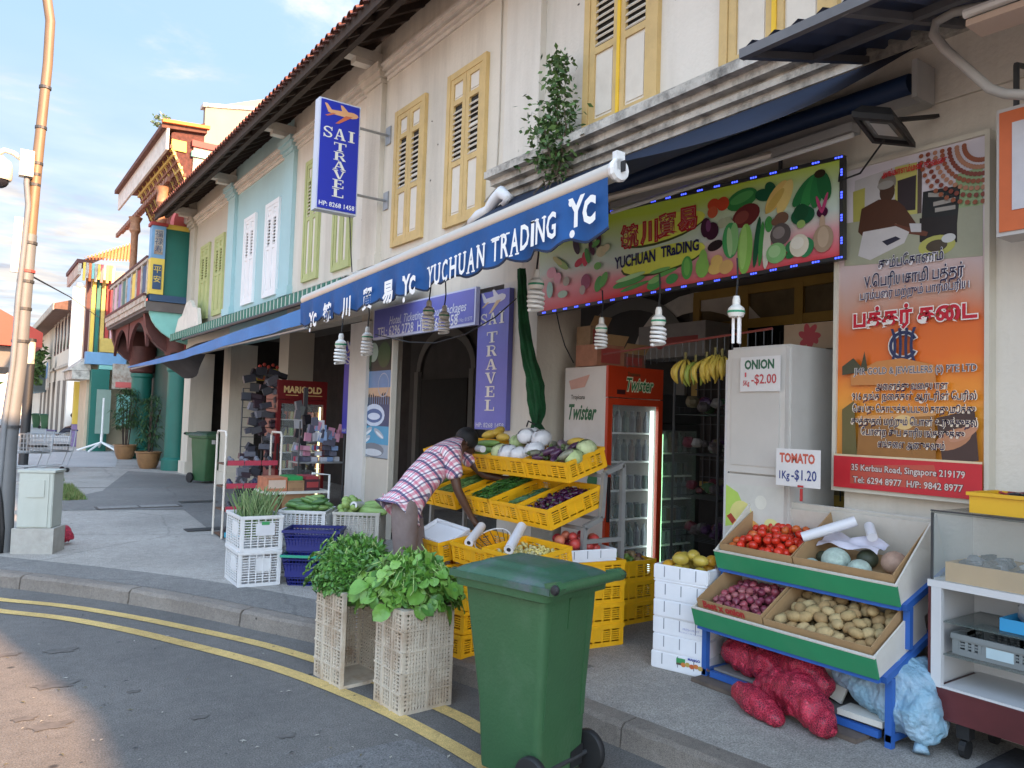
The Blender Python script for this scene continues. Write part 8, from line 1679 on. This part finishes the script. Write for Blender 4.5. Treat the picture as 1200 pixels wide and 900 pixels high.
for k in range(22): mb.obox((rr.uniform(a.x+.1,b.x), Yp+.05, a.z+rr.uniform(.2,.5)), (.09,.05,.12), rotv(0,rr.uniform(-.3,.3),rr.uniform(-.4,.4)), rr.choice((2,3,4,1,4)))
mb.build('packs', cl, PK, kind='stuff')
# yellow price display in the shop
o = thing('display_card', 'yellow and red price display lamp high in the shoe shop', 'sign', fy(316,438,12.4)); MB().box(-.22,.12,-.02,.02,-.12,.08).build('panel', INK((.5,.45,.05)), o); mb = MB()
for k in range(5): mb.ball((-.17+k*.07,-.03,.11+.03*(k%2)), .03, 6, 5, 0)
mb.build('flowers', INK((.5,.06,.04)), o, kind='stuff'); MB().box(-.2,.1,-.03,-.021,-.11,-.05).build('stripe', INK((.5,.12,.05)), o)
# ================================================================= BINS
bin_g = M('bin_green', (.035,.105,.042), .48, .08, 2.5, .12, dirt=(.10,.17,.10), dirt_amt=.45, dr=(.48,.74), bscale=60); bin_d = M('bin_lid_green', (.033,.10,.055), .5, .12, 4, .15, dirt=(.09,.11,.12), dirt_amt=.85, dr=(.46,.62), bscale=40)
def loft(rings, n_corner=4):
    """rings: (cx, cy, hx, hy, r, z) rounded rectangles"""
    mb = MB(); V = []
    for (cx_, cy_, hx, hy, r, z) in rings:
        for q, (sx, sy) in enumerate(((1,1),(-1,1),(-1,-1),(1,-1))):
            for k in range(n_corner+1):
                a = PI/2*(q+k/n_corner); V.append((cx_+sx*(hx-r)+r*math.cos(a), cy_+sy*(hy-r)+r*math.sin(a), z))
    n = 4*(n_corner+1); F = []
    for i in range(len(rings)-1):
        for k in range(n): F.append((i*n+k, i*n+(k+1) % n, (i+1)*n+(k+1) % n, (i+1)*n+k))
    F.append(tuple(range(n-1,-1,-1))); F.append(tuple(range((len(rings)-1)*n, len(rings)*n))); mb.add(V, F); return mb
def wheelie(label, loc, rz, group=None):
    t = thing('wheelie_bin', label, 'bin', loc, rz, group)
    b = loft([(0,.0,.185,.195,.03,.05),(0,.0,.19,.20,.04,.07),(0,.005,.198,.215,.04,.35),(0,.03,.222,.27,.04,.80),(0,.035,.226,.28,.04,.90)])
    b.build('body', bin_g, t, smooth='auto')
    loft([(0,.035,.232,.288,.045,.885),(0,.035,.262,.322,.05,.895),(0,.035,.268,.328,.05,.945),(0,.035,.262,.322,.05,.952)]).build('rim', bin_g, t, smooth='auto')
    mb = MB(); mb.bar((-.15,-.238,.86),(-.15,-.208,.30),.012,.03); mb.bar((.15,-.238,.86),(.15,-.208,.30),.012,.03); mb.bar((-.016,-.246,.88),(-.016,-.238,.74),.008,.02)
    mb.prism([(.07,-.2045,.06),(.17,-.2045,.06),(.17,-.2075,.16),(.07,-.2075,.14)], (0,-.002,0), 1); mb.build('rib', [bin_g, black], t)
    W_, D_ = .272, .335
    def lidf(u, v):
        x = (u*2-1); y = (v*2-1); e = max(abs(x), abs(y)); d = (1-abs(x)**6)*(1-abs(y)**6); z = .956+.048*d**.6; 
        if abs(x) < .62 and abs(y) < .72: z += .016*min(1, (.62-abs(x))*9)*min(1, (.72-abs(y))*9)
        return (x*W_, .03+y*D_, z)
    lid = MB(); lid.grid(lidf, 30, 34); lid.build('lid', bin_d, t, smooth=True)
    mb = MB()
    for (x0,x1,y0,y1) in ((-.278,.278,-.315,-.305),(-.278,.278,.362,.372),(-.278,-.268,-.3045,.3615),(.268,.278,-.3045,.3615)): mb.box(x0,x1,y0,y1,.935,.966)
    mb.build('lid_edge', bin_d, t)
    mb = MB(); 
    for s in (-1,1):
        mb.prism([(s*.235,-.30,.93),(s*.235,-.37,.945),(s*.235,-.385,.975),(s*.235,-.35,1.0),(s*.235,-.28,.985)], (.04*s,0,0))
    mb.tube([(-.24,-.355,.968),(.24,-.355,.968)], .024, 12); mb.build('handle', bin_g, t, smooth='auto')
    for s in (-1,1): MB().lathe([(0,.0),(.022,.0),(.024,.01),(.018,.022),(0,.026)] if s > 0 else [(0,-.026),(.018,-.022),(.024,-.01),(.022,0),(0,0)], (s*.276,-.355,.968), 12, ax='x').build('hinge_cap', black, t, smooth='auto')
    for s in (-1,1):
        w = MB(); w.lathe([(.075,-.024),(.095,-.022),(.102,-.012),(.102,.012),(.095,.022),(.075,.024)], (s*.232,-.20,.102), 24, ax='x'); wl = w.build('wheel', black, t, smooth='auto')
        MB().lathe([(.0,-.02),(.06,-.016),(.076,-.020),(.076,.020),(.06,.016),(0,.02)], (s*.232,-.20,.102), 16, ax='x').build('wheel_rim', M('rim_dark', (.03,.03,.032), .5, .1, 6), wl, smooth='auto')
    MB().tube([(-.22,-.20,.102),(.22,-.20,.102)], .012, 8).build('axle', steel_d, t)
    return t
bin1 = wheelie('dark green wheelie bin standing on the road in the foreground', (2.31,3.0,0), math.radians(14)); bin1.scale = (.95,.90,1)
b2 = dup(bin1, gz(242,567,.12)+Vector((.05,.25,0)), math.radians(200), 'green wheelie bin with a white sticker by the pier left of the shoe rack'); b2.scale = (1.12,1.1,1.1)
st_ = MB().box(.05,.13,.319,.323,.78,.86).build('sticker', INK((.6,.6,.62)), b2)
pA = gz(52,503,.12); dup(bin1, pA, 1.6, 'far green wheelie bin against the cream far building, nearer of two'); dup(bin1, gz(42,502,.12), 1.6, 'far green wheelie bin against the cream far building, left of two')
# ================================================================= POLE, CABINET, LAMP
pole_low = M('pole_grey', (.15,.16,.17), .55, .1, 3, metal=.2, dirt=(.12,.10,.08), dirt_amt=.4, streak=1); pole_hi = M('pole_bronze', (.19,.125,.075), .5, .12, 3, metal=.15, dirt=(.18,.09,.04), dirt_amt=.5, streak=1)
LP = thing('street_pole', 'tall leaning street lamp pole, grey below and bronze above, at the left edge', 'pole'); q = [fy(x, y, 9.9) for x, y in ((3,650),(5,600),(9,524),(14,480),(22,425),(28,350),(35,275),(40,225),(48,150),(56,75),(59,25),(55.5,0),(48,-22))]
MB().tube(q[:7], [.098,.095,.09,.085,.08,.076,.07], 14).build('shaft', pole_low, LP, smooth='auto'); MB().tube([q[6]]+q[7:], [.064,.058,.052,.05,.05,.05,.05], 14).build('upper_shaft', pole_hi, LP, smooth='auto')
for (x, y, r) in ((34,285,.082),(31,318,.085),(30,330,.084),(27,362,.085),(24,400,.09),(53,103,.062),(48,150,.06),(43,192,.064),(41,205,.064),(40,217,.064),(12,500,.098)):
    p = fy(x, y, 9.9); MB().tube([p-Vector((0,0,.015)), p+Vector((0,0,.015))], r, 14).build('band', steel_d if y != 318 else INK((.3,.06,.05)), LP)
c1 = [fy(x, y, 9.82) for x, y in ((-6,650),(-2,580),(6,490),(15,425),(21,350),(28,290),(33,240),(31,215),(32,205))]; MB().tube(c1, .028, 8).build('conduit', M('conduit_grey', (.16,.17,.18), .6, .1, 5), LP, smooth=True)
c1 = [fy(x, y, 9.8) for x, y in ((1,648),(3,620),(1,590),(-4,560))]; MB().tube(c1, .022, 8).build('cable', black, LP, smooth=True)
a = fy(21,287,9.85); MB().obox(a, (.10,.05,.60), rotv(0,.02,0)).build('panel_box', M('box_pale', (.55,.50,.42), .5, .06, 3), LP)
MB().tube([fy(34,322,9.9), fy(82,348,20), fy(120,375,33)], .012, 5).build('wire', steel_d, LP)
CC = thing('surveillance_camera', 'cream dome surveillance camera on a curved bracket fixed to the street pole', 'camera'); a = fy(34,193,9.9)
MB().tube([fy(38,196,9.85), fy(28,188,9.85), fy(15,179,9.85), fy(5,176,9.85), fy(-2,180,9.85)], [.035,.032,.028,.028,.028], 8).build('bracket', M('cam_cream', (.62,.56,.46), .45, .05, 3), CC, smooth=True); MB().box(a.x-.09,a.x+.04,9.76,9.88,a.z-.16,a.z+.12).build('mount', M('cam_cream', ()), CC); p = fy(0,200,9.85)
MB().lathe([(.03,.16),(.05,.14),(.10,.10),(.115,.04),(.115,-.08),(.105,-.10)], p, 16).build('housing', M('cam_cream', ()), CC, smooth='auto'); MB().ball(p+Vector((0,0,-.10)), .09, 14, 8).build('dome', M('dome_dark', (.02,.02,.025), .08, .05, 3), CC, True)
a = gz(39,650,.12); MC = thing('meter_cabinet', 'pale grey green electric meter cabinet on a concrete block beside the pole', 'cabinet', (a.x+.05,a.y+.18,.12), math.radians(-25)); cab_m = M('cabinet_pale', (.40,.43,.39), .5, .06, 3, dirt=(.3,.3,.24), dirt_amt=.35, streak=1)
MB().box(-.205,.205,-.16,.16,0,.27).build('plinth', M('plinth_concrete', (.34,.33,.30), .9, .12, 9, .3, dirt=(.2,.18,.15), dirt_amt=.4), MC); mb = MB(); mb.box(-.17,.17,-.14,.14,.271,.86); me = mb.mesh('body', cab_m); bm = bmesh.new(); bm.from_mesh(me); bmesh.ops.bevel(bm, geom=list(bm.edges), offset=.008, segments=2, affect='EDGES'); bm.to_mesh(me); bm.free(); link('body', me, MC); MB().box(-.155,.13,-.149,-.1405,.285,.85).build('door', cab_m, MC); MB().box(-.08,.09,-.160,-.1495,.60,.78).build('meter_window', cab_m, MC); MB().box(-.185,.185,-.15,.15,.861,.885).build('top', cab_m, MC); MB().box(-.24,-.171,-.03,.03,.40,.44).box(-.24,-.171,-.03,.03,.72,.75).build('bracket', metal_g, MC)
sack('small dark red net bag of onions on the pavement behind the meter cabinet', [gz(60,640)+Vector((.02,.12,.10)), gz(66,640)+Vector((.05,.12,.13)), gz(72,640)+Vector((.08,.12,.08))], [.07,.12,.05], netm, seed=22)
b = gz(27,545,.12); BL = thing('lamp_post', 'short dark lamp post with a pale cylindrical glass head beyond the trolleys', 'lamp post', b); hz_ = fy(37,397,b.y).z-.12; tilt_x = fy(37,397,b.y).x-b.x
MB().tube([(0,0,0),(tilt_x*.72,0,hz_-.66)], .115, 14).build('post', M('lamp_post_dark', (.02,.021,.024), .5, .1, 4), BL, smooth='auto'); MB().tube([(tilt_x*.72,0,hz_-.66),(tilt_x*.96,0,hz_-.08)], .105, 14).build('glass_head', M('lamp_head', (.50,.47,.38), .3, .15, 6), BL, smooth='auto'); MB().tube([(tilt_x*.96,0,hz_-.08),(tilt_x,0,hz_)], .12, 14).build('cap', M('lamp_post_dark', ()), BL, smooth='auto')
# trolleys
def trolley(label, loc, rz):
    t = thing('shopping_trolley', label, 'trolley', loc, rz, group='shopping trolleys beside the lamp post'); m = metal_g; W_ = .42
    mb = MB()
    for s in (-1,1): mb.tube([(-.45,s*.22,.12),(.35,s*.22,.16),(.45,s*.22,.5),(.5,s*.22,1.0)], .013, 6); mb.tube([(-.4,s*.2,.55),(.45,s*.22,.5)], .010, 6)
    mb.build('frame', m, t, smooth=True); mb = MB()
    for s in (-1,1):
        for k in range(12): x = -.42+k*.075; mb.tube([(x*.9,s*.19,.5),(x,s*.23,.92)], .005, 4)
        for k in range(5): z = .5+k*.105; mb.tube([(-.42,s*.21,z),(.45,s*.22,z)], .005, 4)
    for k in range(6): y = -.2+k*.08; mb.tube([(-.43,y,.5),(-.46,y,.9)], .005, 4); mb.tube([(-.42,y,.5),(.45,y,.48)], .005, 4)
    for k in range(5): z = .5+k*.1; mb.tube([(-.44,-.2,z),(-.44,.2,z)], .005, 4)
    mb.build('wire_basket', m, t, kind='stuff'); MB().tube([(.52,-.24,1.0),(.52,.24,1.0)], .022, 8).build('handle', INK((.03,.04,.12)), t)
    for sx in (-.4,.35):
        for s in (-1,1): MB().lathe([(.055,-.014),(.055,.014)], (sx,s*.22,.055), 10, ax='y').build('wheel', black, t)
    MB().box(.1,.4,-.18,.18,.62,.66).build('seat_flap', black, t)
    return t
p = gz(34,556,.12); trolley('shopping trolley nearest the pole, partly hidden by the pole and cabinet', p+Vector((-.1,0,0)), .3); p = gz(56,553,.12); trolley('shopping trolley standing free on the grass edge right of the pole', p, .15)
# ================================================================= POT PLANTS
potm = M('pot_glazed', (.25,.13,.055), .35, .2, 5, dirt=(.12,.06,.03), dirt_amt=.4)
def pot_plant(label, px, pyb, rpot, hpot, top_px, width, n, seed, bare=.0):
    b = gz(px, pyb, .12); t = thing('potted_palm', label, 'plant', b); sc = rpot
    MB().lathe([(sc*.62,0),(sc*.80,hpot*.25),(sc*.95,hpot*.7),(sc*.98,hpot*.9),(sc*1.08,hpot*.94),(sc*1.08,hpot),(sc*.92,hpot),(sc*.9,hpot*.88),(0,hpot*.88)], n=20).build('pot', potm, t, smooth='auto')
    rr = random.Random(seed); zt = fy(px, top_px, b.y).z-.12; mb = MB(); sb = MB()
    for k in range(7): a = rr.uniform(0,6.3); q = (rr.uniform(.05,.3)*math.cos(a), rr.uniform(.05,.3)*math.sin(a)); sb.tube([(q[0]*.3,q[1]*.3,hpot*.85),(q[0]*.6,q[1]*.6,(hpot+zt)*.5),(q[0],q[1],zt*.8)], [.018,.014,.008], 5)
    sb.build('stems', wood_d, t, kind='stuff')
    for i in range(n):
        z = hpot+.1+(zt-hpot-.1)*(bare+(1-bare)*rr.random()); u_ = (z-hpot)/(zt-hpot); rad = width*(.5+.5*math.sin(PI*min(1,u_*.9+.1)))*rr.uniform(.2,1); a = rr.uniform(0,6.3); c = Vector((rad*math.cos(a), rad*math.sin(a), z))
        for f in range(6):
            d = Vector((math.cos(a+f-2.5), math.sin(a+f-2.5), rr.uniform(-.7,.4))).normalized(); s_ = d.cross(Vector((0,0,1))).normalized(); l = rr.uniform(.12,.26); mb.add([c, c+d*l*.4+s_*.016, c+d*l+Vector((0,0,-.05)), c+d*l*.4-s_*.016], [(0,1,2,3)], rr.randrange(2))
    mb.build('foliage', [lf3, lf1], t, kind='stuff'); return t
pot_plant('bushy palm in a wide brown glazed pot, left one of two before the teal pier', 146,538,.33,.45,453,.45,190,3,.25); pot_plant('sparse palm in a brown glazed pot, right one of two before the teal column', 173,549,.31,.45,462,.36,110,4,.0); pot_plant('dense upright shrub in a small terracotta pot beyond the white sign stand', 115,524,.25,.42,460,.42,170,5,.1); pot_plant('small dark shrub at the foot of the yellow wall', 88,506,.22,.4,462,.4,80,8,.1)
b = gz(118,530,.12); SS = thing('sign_stand', 'white star footed stand with a pale green board before the teal pier', 'stand', b); mb = MB()
for k in range(5): a = 2*PI*k/5+.3; mb.tube([(0,0,.35),(.75*math.cos(a),.75*math.sin(a),.06)], .035, 6)
mb.tube([(0,0,.3),(0,0,1.9)], .045, 8); mb.build('base', whitem, SS, smooth='auto'); MB().box(-.22,.22,-.03,.03,.65,2.2).build('board', M('board_palegreen', (.22,.30,.25), .6, .08, 3), SS)
b = gz(202,548,.12); NS = thing('notice_stand', 'dark post with yellow notice beside the cream pier of the beige house', 'stand', b); MB().box(-.03,.03,-.03,.03,0,1.1).build('post', steel_d, NS); MB().box(.04,.24,-.02,.02,.2,1.05).build('notice', INK((.42,.36,.06)), NS); MB().box(-.1,.3,-.08,.08,1.051,1.35).build('head', M('stand_head', (.05,.06,.07), .5, .1, 3), NS)
MB().box(0,.05,0,.05,0,0) 
o = thing('hanging_lamp_box', 'teal tube light hanging by the red wall of the ornate house', 'lamp', gz(200,549,.12)+Vector((.1,.6,.95))); MB().box(-.04,.04,-.04,.04,0,1.3).build('tube', INK((.10,.50,.45)), o)
rd = thing('offering_table', 'small red box with orange goods beside the teal column', 'box', gz(157,520,.12)+Vector((.2,.5,0))); MB().box(-.45,.45,-.3,.3,0,.8).build('box', INK((.40,.02,.02)), rd); mb = MB(); rr = random.Random(3)
for k in range(24): mb.ball((rr.uniform(-.4,.4), rr.uniform(-.25,.25), .86+.12*rr.random()), .09, 7, 5)
mb.build('goods', INK((.55,.16,.05)), rd, kind='stuff')
# loose details on facades: conduits, spots
for (x0_, y0_, z0_, z1_) in ((XF-.015,10.3,3.8,4.6),):
    pass
# ================================================================= PEOPLE
def pxd(px, py, d): return ray(px, py)*d+Vector((0,0,CAMH))
skinm = M('skin_dark', (.085,.040,.024), .5, .12, 8); hairm = M('hair_black', (.006,.005,.005), .55, .3, 60, .4, bscale=200); trou = M('trousers_brown', (.20,.155,.145), .9, .15, 9, .6, dirt=(.10,.07,.065), dirt_amt=.5, bscale=12)
def skin_obj(name, verts, edges, radii, mat, parent, sub=2, root=0, smooth=True):
    me = bpy.data.meshes.new(name); me.from_pydata([tuple(v) for v in verts], edges, []); o = link(name, me, parent); me.materials.append(mat)
    md = o.modifiers.new('skin', 'SKIN'); md.use_smooth_shade = True
    sv = me.skin_vertices[0].data
    for i, r in enumerate(radii): sv[i].radius = (r if isinstance(r, tuple) else (r, r)); sv[i].use_root = (i == root)
    sm = o.modifiers.new('sub', 'SUBSURF'); sm.levels = sub; sm.render_levels = sub
    dg = bpy.context.evaluated_depsgraph_get(); dg.update(); ev = bpy.data.meshes.new_from_object(o.evaluated_get(dg)); o.modifiers.clear(); o.data = ev; ev.name = name; ev.materials.clear(); ev.materials.append(mat); return o
def plaid(a, b, scale=22.0):
    m = bpy.data.materials.new('shirt_plaid'); m.use_nodes = True; t = m.node_tree; bs = t.nodes['Principled BSDF']; bs.inputs['Roughness'].default_value = .85; NN = t.nodes.new; LL = t.links.new
    tc = NN('ShaderNodeTexCoord'); col = None
    def stripe(vec, k, lo, hi, phase=0):
        d = NN('ShaderNodeVectorMath'); d.operation = 'DOT_PRODUCT'; LL(tc.outputs['Object'], d.inputs[0]); d.inputs[1].default_value = vec
        n = NN('ShaderNodeTexNoise'); n.inputs['Scale'].default_value = 5; LL(tc.outputs['Object'], n.inputs['Vector']); ma = NN('ShaderNodeMath'); ma.operation = 'MULTIPLY_ADD'; LL(n.outputs[0], ma.inputs[0]); ma.inputs[1].default_value = .035; LL(d.outputs['Value'], ma.inputs[2])
        mu = NN('ShaderNodeMath'); mu.operation = 'MULTIPLY_ADD'; LL(ma.outputs[0], mu.inputs[0]); mu.inputs[1].default_value = k; mu.inputs[2].default_value = 50+phase; fr = NN('ShaderNodeMath'); fr.operation = 'FRACT'; LL(mu.outputs[0], fr.inputs[0])
        g = NN('ShaderNodeMath'); g.operation = 'GREATER_THAN'; LL(fr.outputs[0], g.inputs[0]); g.inputs[1].default_value = lo; l = NN('ShaderNodeMath'); l.operation = 'LESS_THAN'; LL(fr.outputs[0], l.inputs[0]); l.inputs[1].default_value = hi; q = NN('ShaderNodeMath'); q.operation = 'MULTIPLY'; LL(g.outputs[0], q.inputs[0]); LL(l.outputs[0], q.inputs[1]); return q.outputs[0]
    def mix(f, c0, c, amt=1):
        q = NN('ShaderNodeMix'); q.data_type = 'RGBA'; mm = NN('ShaderNodeMath'); mm.operation = 'MULTIPLY'; LL(f, mm.inputs[0]); mm.inputs[1].default_value = amt; LL(mm.outputs[0], q.inputs[0])
        LL(c0, q.inputs[6]) if not isinstance(c0, tuple) else setattr(q.inputs[6], 'default_value', (*c0, 1)); q.inputs[7].default_value = (*c, 1); return q.outputs[2]
    c = mix(stripe(a, 20, .0, .34), (.82,.76,.80), (.56,.07,.16), .58); c = mix(stripe(b, 20, .0, .36), c, (.56,.07,.16), .58); c = mix(stripe(a, 10, .66, .84), c, (.03,.035,.13), .85); c = mix(stripe(b, 20, .55, .72), c, (.03,.035,.13), .78)
    LL(c, bs.inputs['Base Color']); n = NN('ShaderNodeTexNoise'); n.inputs['Scale'].default_value = 9; LL(tc.outputs['Object'], n.inputs['Vector']); bp = NN('ShaderNodeBump'); bp.inputs['Strength'].default_value = .5; bp.inputs['Distance'].default_value = .04; LL(n.outputs[0], bp.inputs['Height']); LL(bp.outputs[0], bs.inputs['Normal']); return m
pelv = pxd(476,585,5.95); O = Vector((pelv.x, pelv.y, .12))
PS = thing('person', 'man in a pink and navy checked shirt and brown trousers, bending over the crates', 'person', O)
L_ = lambda px, py, d: pxd(px, py, d)-O
tow = Vector((RM.col[2].x, RM.col[2].y, 0)).normalized()
hip = L_(476,585,5.95); nearh = hip-tow*.085+Vector((0,0,-.04)); farh = hip+tow*.085+Vector((0,0,-.04))
kn = Vector((hip.x+.0, hip.y, .50))-tow*.10+Vector((.02,-.015,0)); kf = Vector((hip.x, hip.y, .50))+tow*.12+Vector((.06,-.04,0)); an = Vector((kn.x-.02, kn.y+.01, .09)); af = Vector((kf.x-.02, kf.y+.01, .09)); fwd = Vector((RM.col[0].x, RM.col[0].y, 0)).normalized()
sp1 = L_(494,562,6.0); sp2 = L_(514,539,6.12); chest = L_(529,527,6.22); neck = L_(541,519,6.32)
hd0 = L_(546,517,6.36); hd1 = L_(550,521,6.38); hd2 = L_(552,528,6.37); crown = L_(548,511,6.37)
shn = L_(528,533,6.06); shf = L_(536,522,6.42); eln = L_(536,574,6.02); wrn = L_(553,607,6.05); elf = L_(566,556,6.42); wrf = L_(588,561,6.38)
V = [hip, sp1, sp2, chest, neck, hd0, hd1, hd2, crown]; E = [(0,1),(1,2),(2,3),(3,4),(4,5),(5,6),(6,7),(5,8)]; R_ = [.12,.118,.13,.12,.055,.078,.082,.052,.075]
def addv(p, r, frm): V.append(p); R_.append(r); E.append((frm, len(V)-1)); return len(V)-1
for (h, k_, a_) in ((nearh, kn, an),(farh, kf, af)):
    i = addv(h, .085, 0); i = addv(h.lerp(k_,.5), .078, i); i = addv(k_, .058, i); i = addv(k_.lerp(a_,.35), .056, i); i = addv(a_, .036, i); i = addv(a_+Vector((0,0,-.045))+fwd*.05, .038, i); i = addv(a_+Vector((0,0,-.06))+fwd*.16, .030, i)
for (s_, e_, w_, hdv, near) in ((shn, eln, wrn, (L_(563,618,6.06)-wrn), True),(shf, elf, wrf, (L_(602,560,6.36)-wrf), False)):
    i = addv(s_, .058, 3); i = addv(s_.lerp(e_,.5), .048, i); i = addv(e_, .038, i); i = addv(e_.lerp(w_,.4), .037, i); i = addv(w_, .025, i)
    hdir = hdv.normalized(); side = hdir.cross(Vector((0,0,1))).normalized(); dn_ = side.cross(hdir)
    pal = addv(w_+hdir*.05, (.036,.018), i)
    for f, (o_, ln) in enumerate(((-.030,.062),(-.010,.072),(.010,.068),(.030,.052))):
        b_ = w_+hdir*.085+side*o_; k1 = addv(b_, .011, pal); k2 = addv(b_+hdir*ln*.5-dn_*.008, .0095, k1); addv(b_+hdir*ln*.85-dn_*.03, .008, k2)
    k1 = addv(w_+hdir*.045-side*.042-dn_*.01, .012, pal); addv(w_+hdir*.080-side*.055-dn_*.03, .0095, k1)
face = (hd2-hd0).normalized(); up_h = (crown-hd0).normalized()
i = addv(hd2+face*.035+up_h*-.0, .016, 7)     # nose
body = skin_obj('body', V, E, R_, skinm, PS, 2)
# clothes
torso = (neck-hip).normalized(); latv = torso.cross(Vector((RM.col[2].x, RM.col[2].y, RM.col[2].z))).normalized()
shm = plaid(tuple(torso), tuple((latv*.8+tow*.6).normalized()))
def sh_(p, k=.0): return p
SV = [hip+torso*.02, sp1, sp2, chest, chest.lerp(neck,.55), shn, shn.lerp(eln,.52), shn.lerp(eln,.72), shf, shf.lerp(elf,.5), shf.lerp(elf,.65), hip-torso*.05]
SE = [(0,1),(1,2),(2,3),(3,4),(3,5),(5,6),(6,7),(3,8),(8,9),(9,10),(0,11)]
SV[11] = hip-torso*.045+Vector((0,0,-.02))
skin_obj('shirt', SV, SE, [.150,.146,.154,.148,.085,.085,.076,.073,.080,.070,.066,.138], shm, PS, 3)
TV = [hip+torso*.10, nearh, nearh.lerp(kn,.5), kn, kn.lerp(an,.5), an+Vector((0,0,-.01)), farh, farh.lerp(kf,.5), kf, kf.lerp(af,.5), af+Vector((0,0,-.01))]
skin_obj('trousers', TV, [(0,1),(1,2),(2,3),(3,4),(4,5),(0,6),(6,7),(7,8),(8,9),(9,10)], [.105,.118,.108,.090,.082,.080,.118,.108,.090,.082,.080], trou, PS, 2)
MB().ball(L_(547,514.5,6.37), .100, 18, 12, 0, (1.0,.98,1.0), jit=.02).build('hair', hairm, PS, True)
MB().ball(hd0+(-tow)*.072+face*.01, .022, 8, 6, 0, (.6,1,1.3)).build('ear', skinm, PS, True)
for a_ in (an, af): MB().ball(a_+Vector((0,0,-.055))+fwd*.08, .05, 10, 6, 0, (1.9,.95,.7), Matrix((fwd, Vector((-fwd.y,fwd.x,0)), Vector((0,0,1)))).transposed()).build('shoe', black, PS, True)
# distant person sitting on the low step
b = gz(86,511,.12); P2 = thing('person', 'distant person in dark clothes sitting low by the yellow wall, legs stretched out', 'person', b)
d_ = b.y; s_ = .9
hp = Vector((.12,0,.28)); V = [hp, Vector((.05,0,.55)), Vector((.0,0,.80)), Vector((-.04,0,.92)), Vector((-.07,0,1.03)), Vector((-.10,0,1.10))]; E = [(0,1),(1,2),(2,3),(3,4),(4,5)]; R_ = [.16,.16,.17,.06,.095,.09]
def addv(p, r, frm): V.append(p); R_.append(r); E.append((frm, len(V)-1)); return len(V)-1
for s in (-1,1):
    i = addv(Vector((.05,s*.1,.25)), .10, 0); i = addv(Vector((-.35,s*.13,.42 if s > 0 else .30)), .07, i); i = addv(Vector((-.72,s*.14,.07)), .045, i); addv(Vector((-.84,s*.14,.05)), .04, i)
    i = addv(Vector((-.0,s*.2,.76)), .065, 2); i = addv(Vector((-.10,s*.24,.52)), .05, i); i = addv(Vector((-.32,s*.14,.46)), .035, i); addv(Vector((-.42,s*.1,.45)), .03, i)
skin_obj('body', V, E, R_, skinm, P2, 1)
skin_obj('shirt', [hp, Vector((.05,0,.55)), Vector((0,0,.80)), Vector((-.03,0,.88))]+[q for s in (-1,1) for q in (Vector((0,s*.2,.76)), Vector((-.06,s*.23,.60)))], [(0,1),(1,2),(2,3),(2,4),(4,5),(2,6),(6,7)], [.19,.19,.20,.09,.09,.08,.09,.08], M('shirt_dark_grey', (.06,.065,.09), .9, .15, 6), P2, 1)
skin_obj('trousers', [hp]+[q for s in (-1,1) for q in (Vector((.05,s*.1,.25)), Vector((-.35,s*.13,.42 if s > 0 else .30)), Vector((-.68,s*.14,.09)))], [(0,1),(1,2),(2,3),(0,4),(4,5),(5,6)], [.18,.12,.09,.06,.12,.09,.06], M('trousers_navy', (.02,.022,.035), .9, .15, 6), P2, 1)
MB().ball((-.085,0,1.10), .115, 10, 7, 0, (1,.9,1.05)).build('hair', hairm, P2, True)
MB().box(-.1,.9,-.6,.6,-.0,.16).build('step', M('step_grey', (.3,.28,.27), .9, .1, 3), thing('step', 'low grey step under the distant sitting person', 'step', b+Vector((.1,.25,0))))
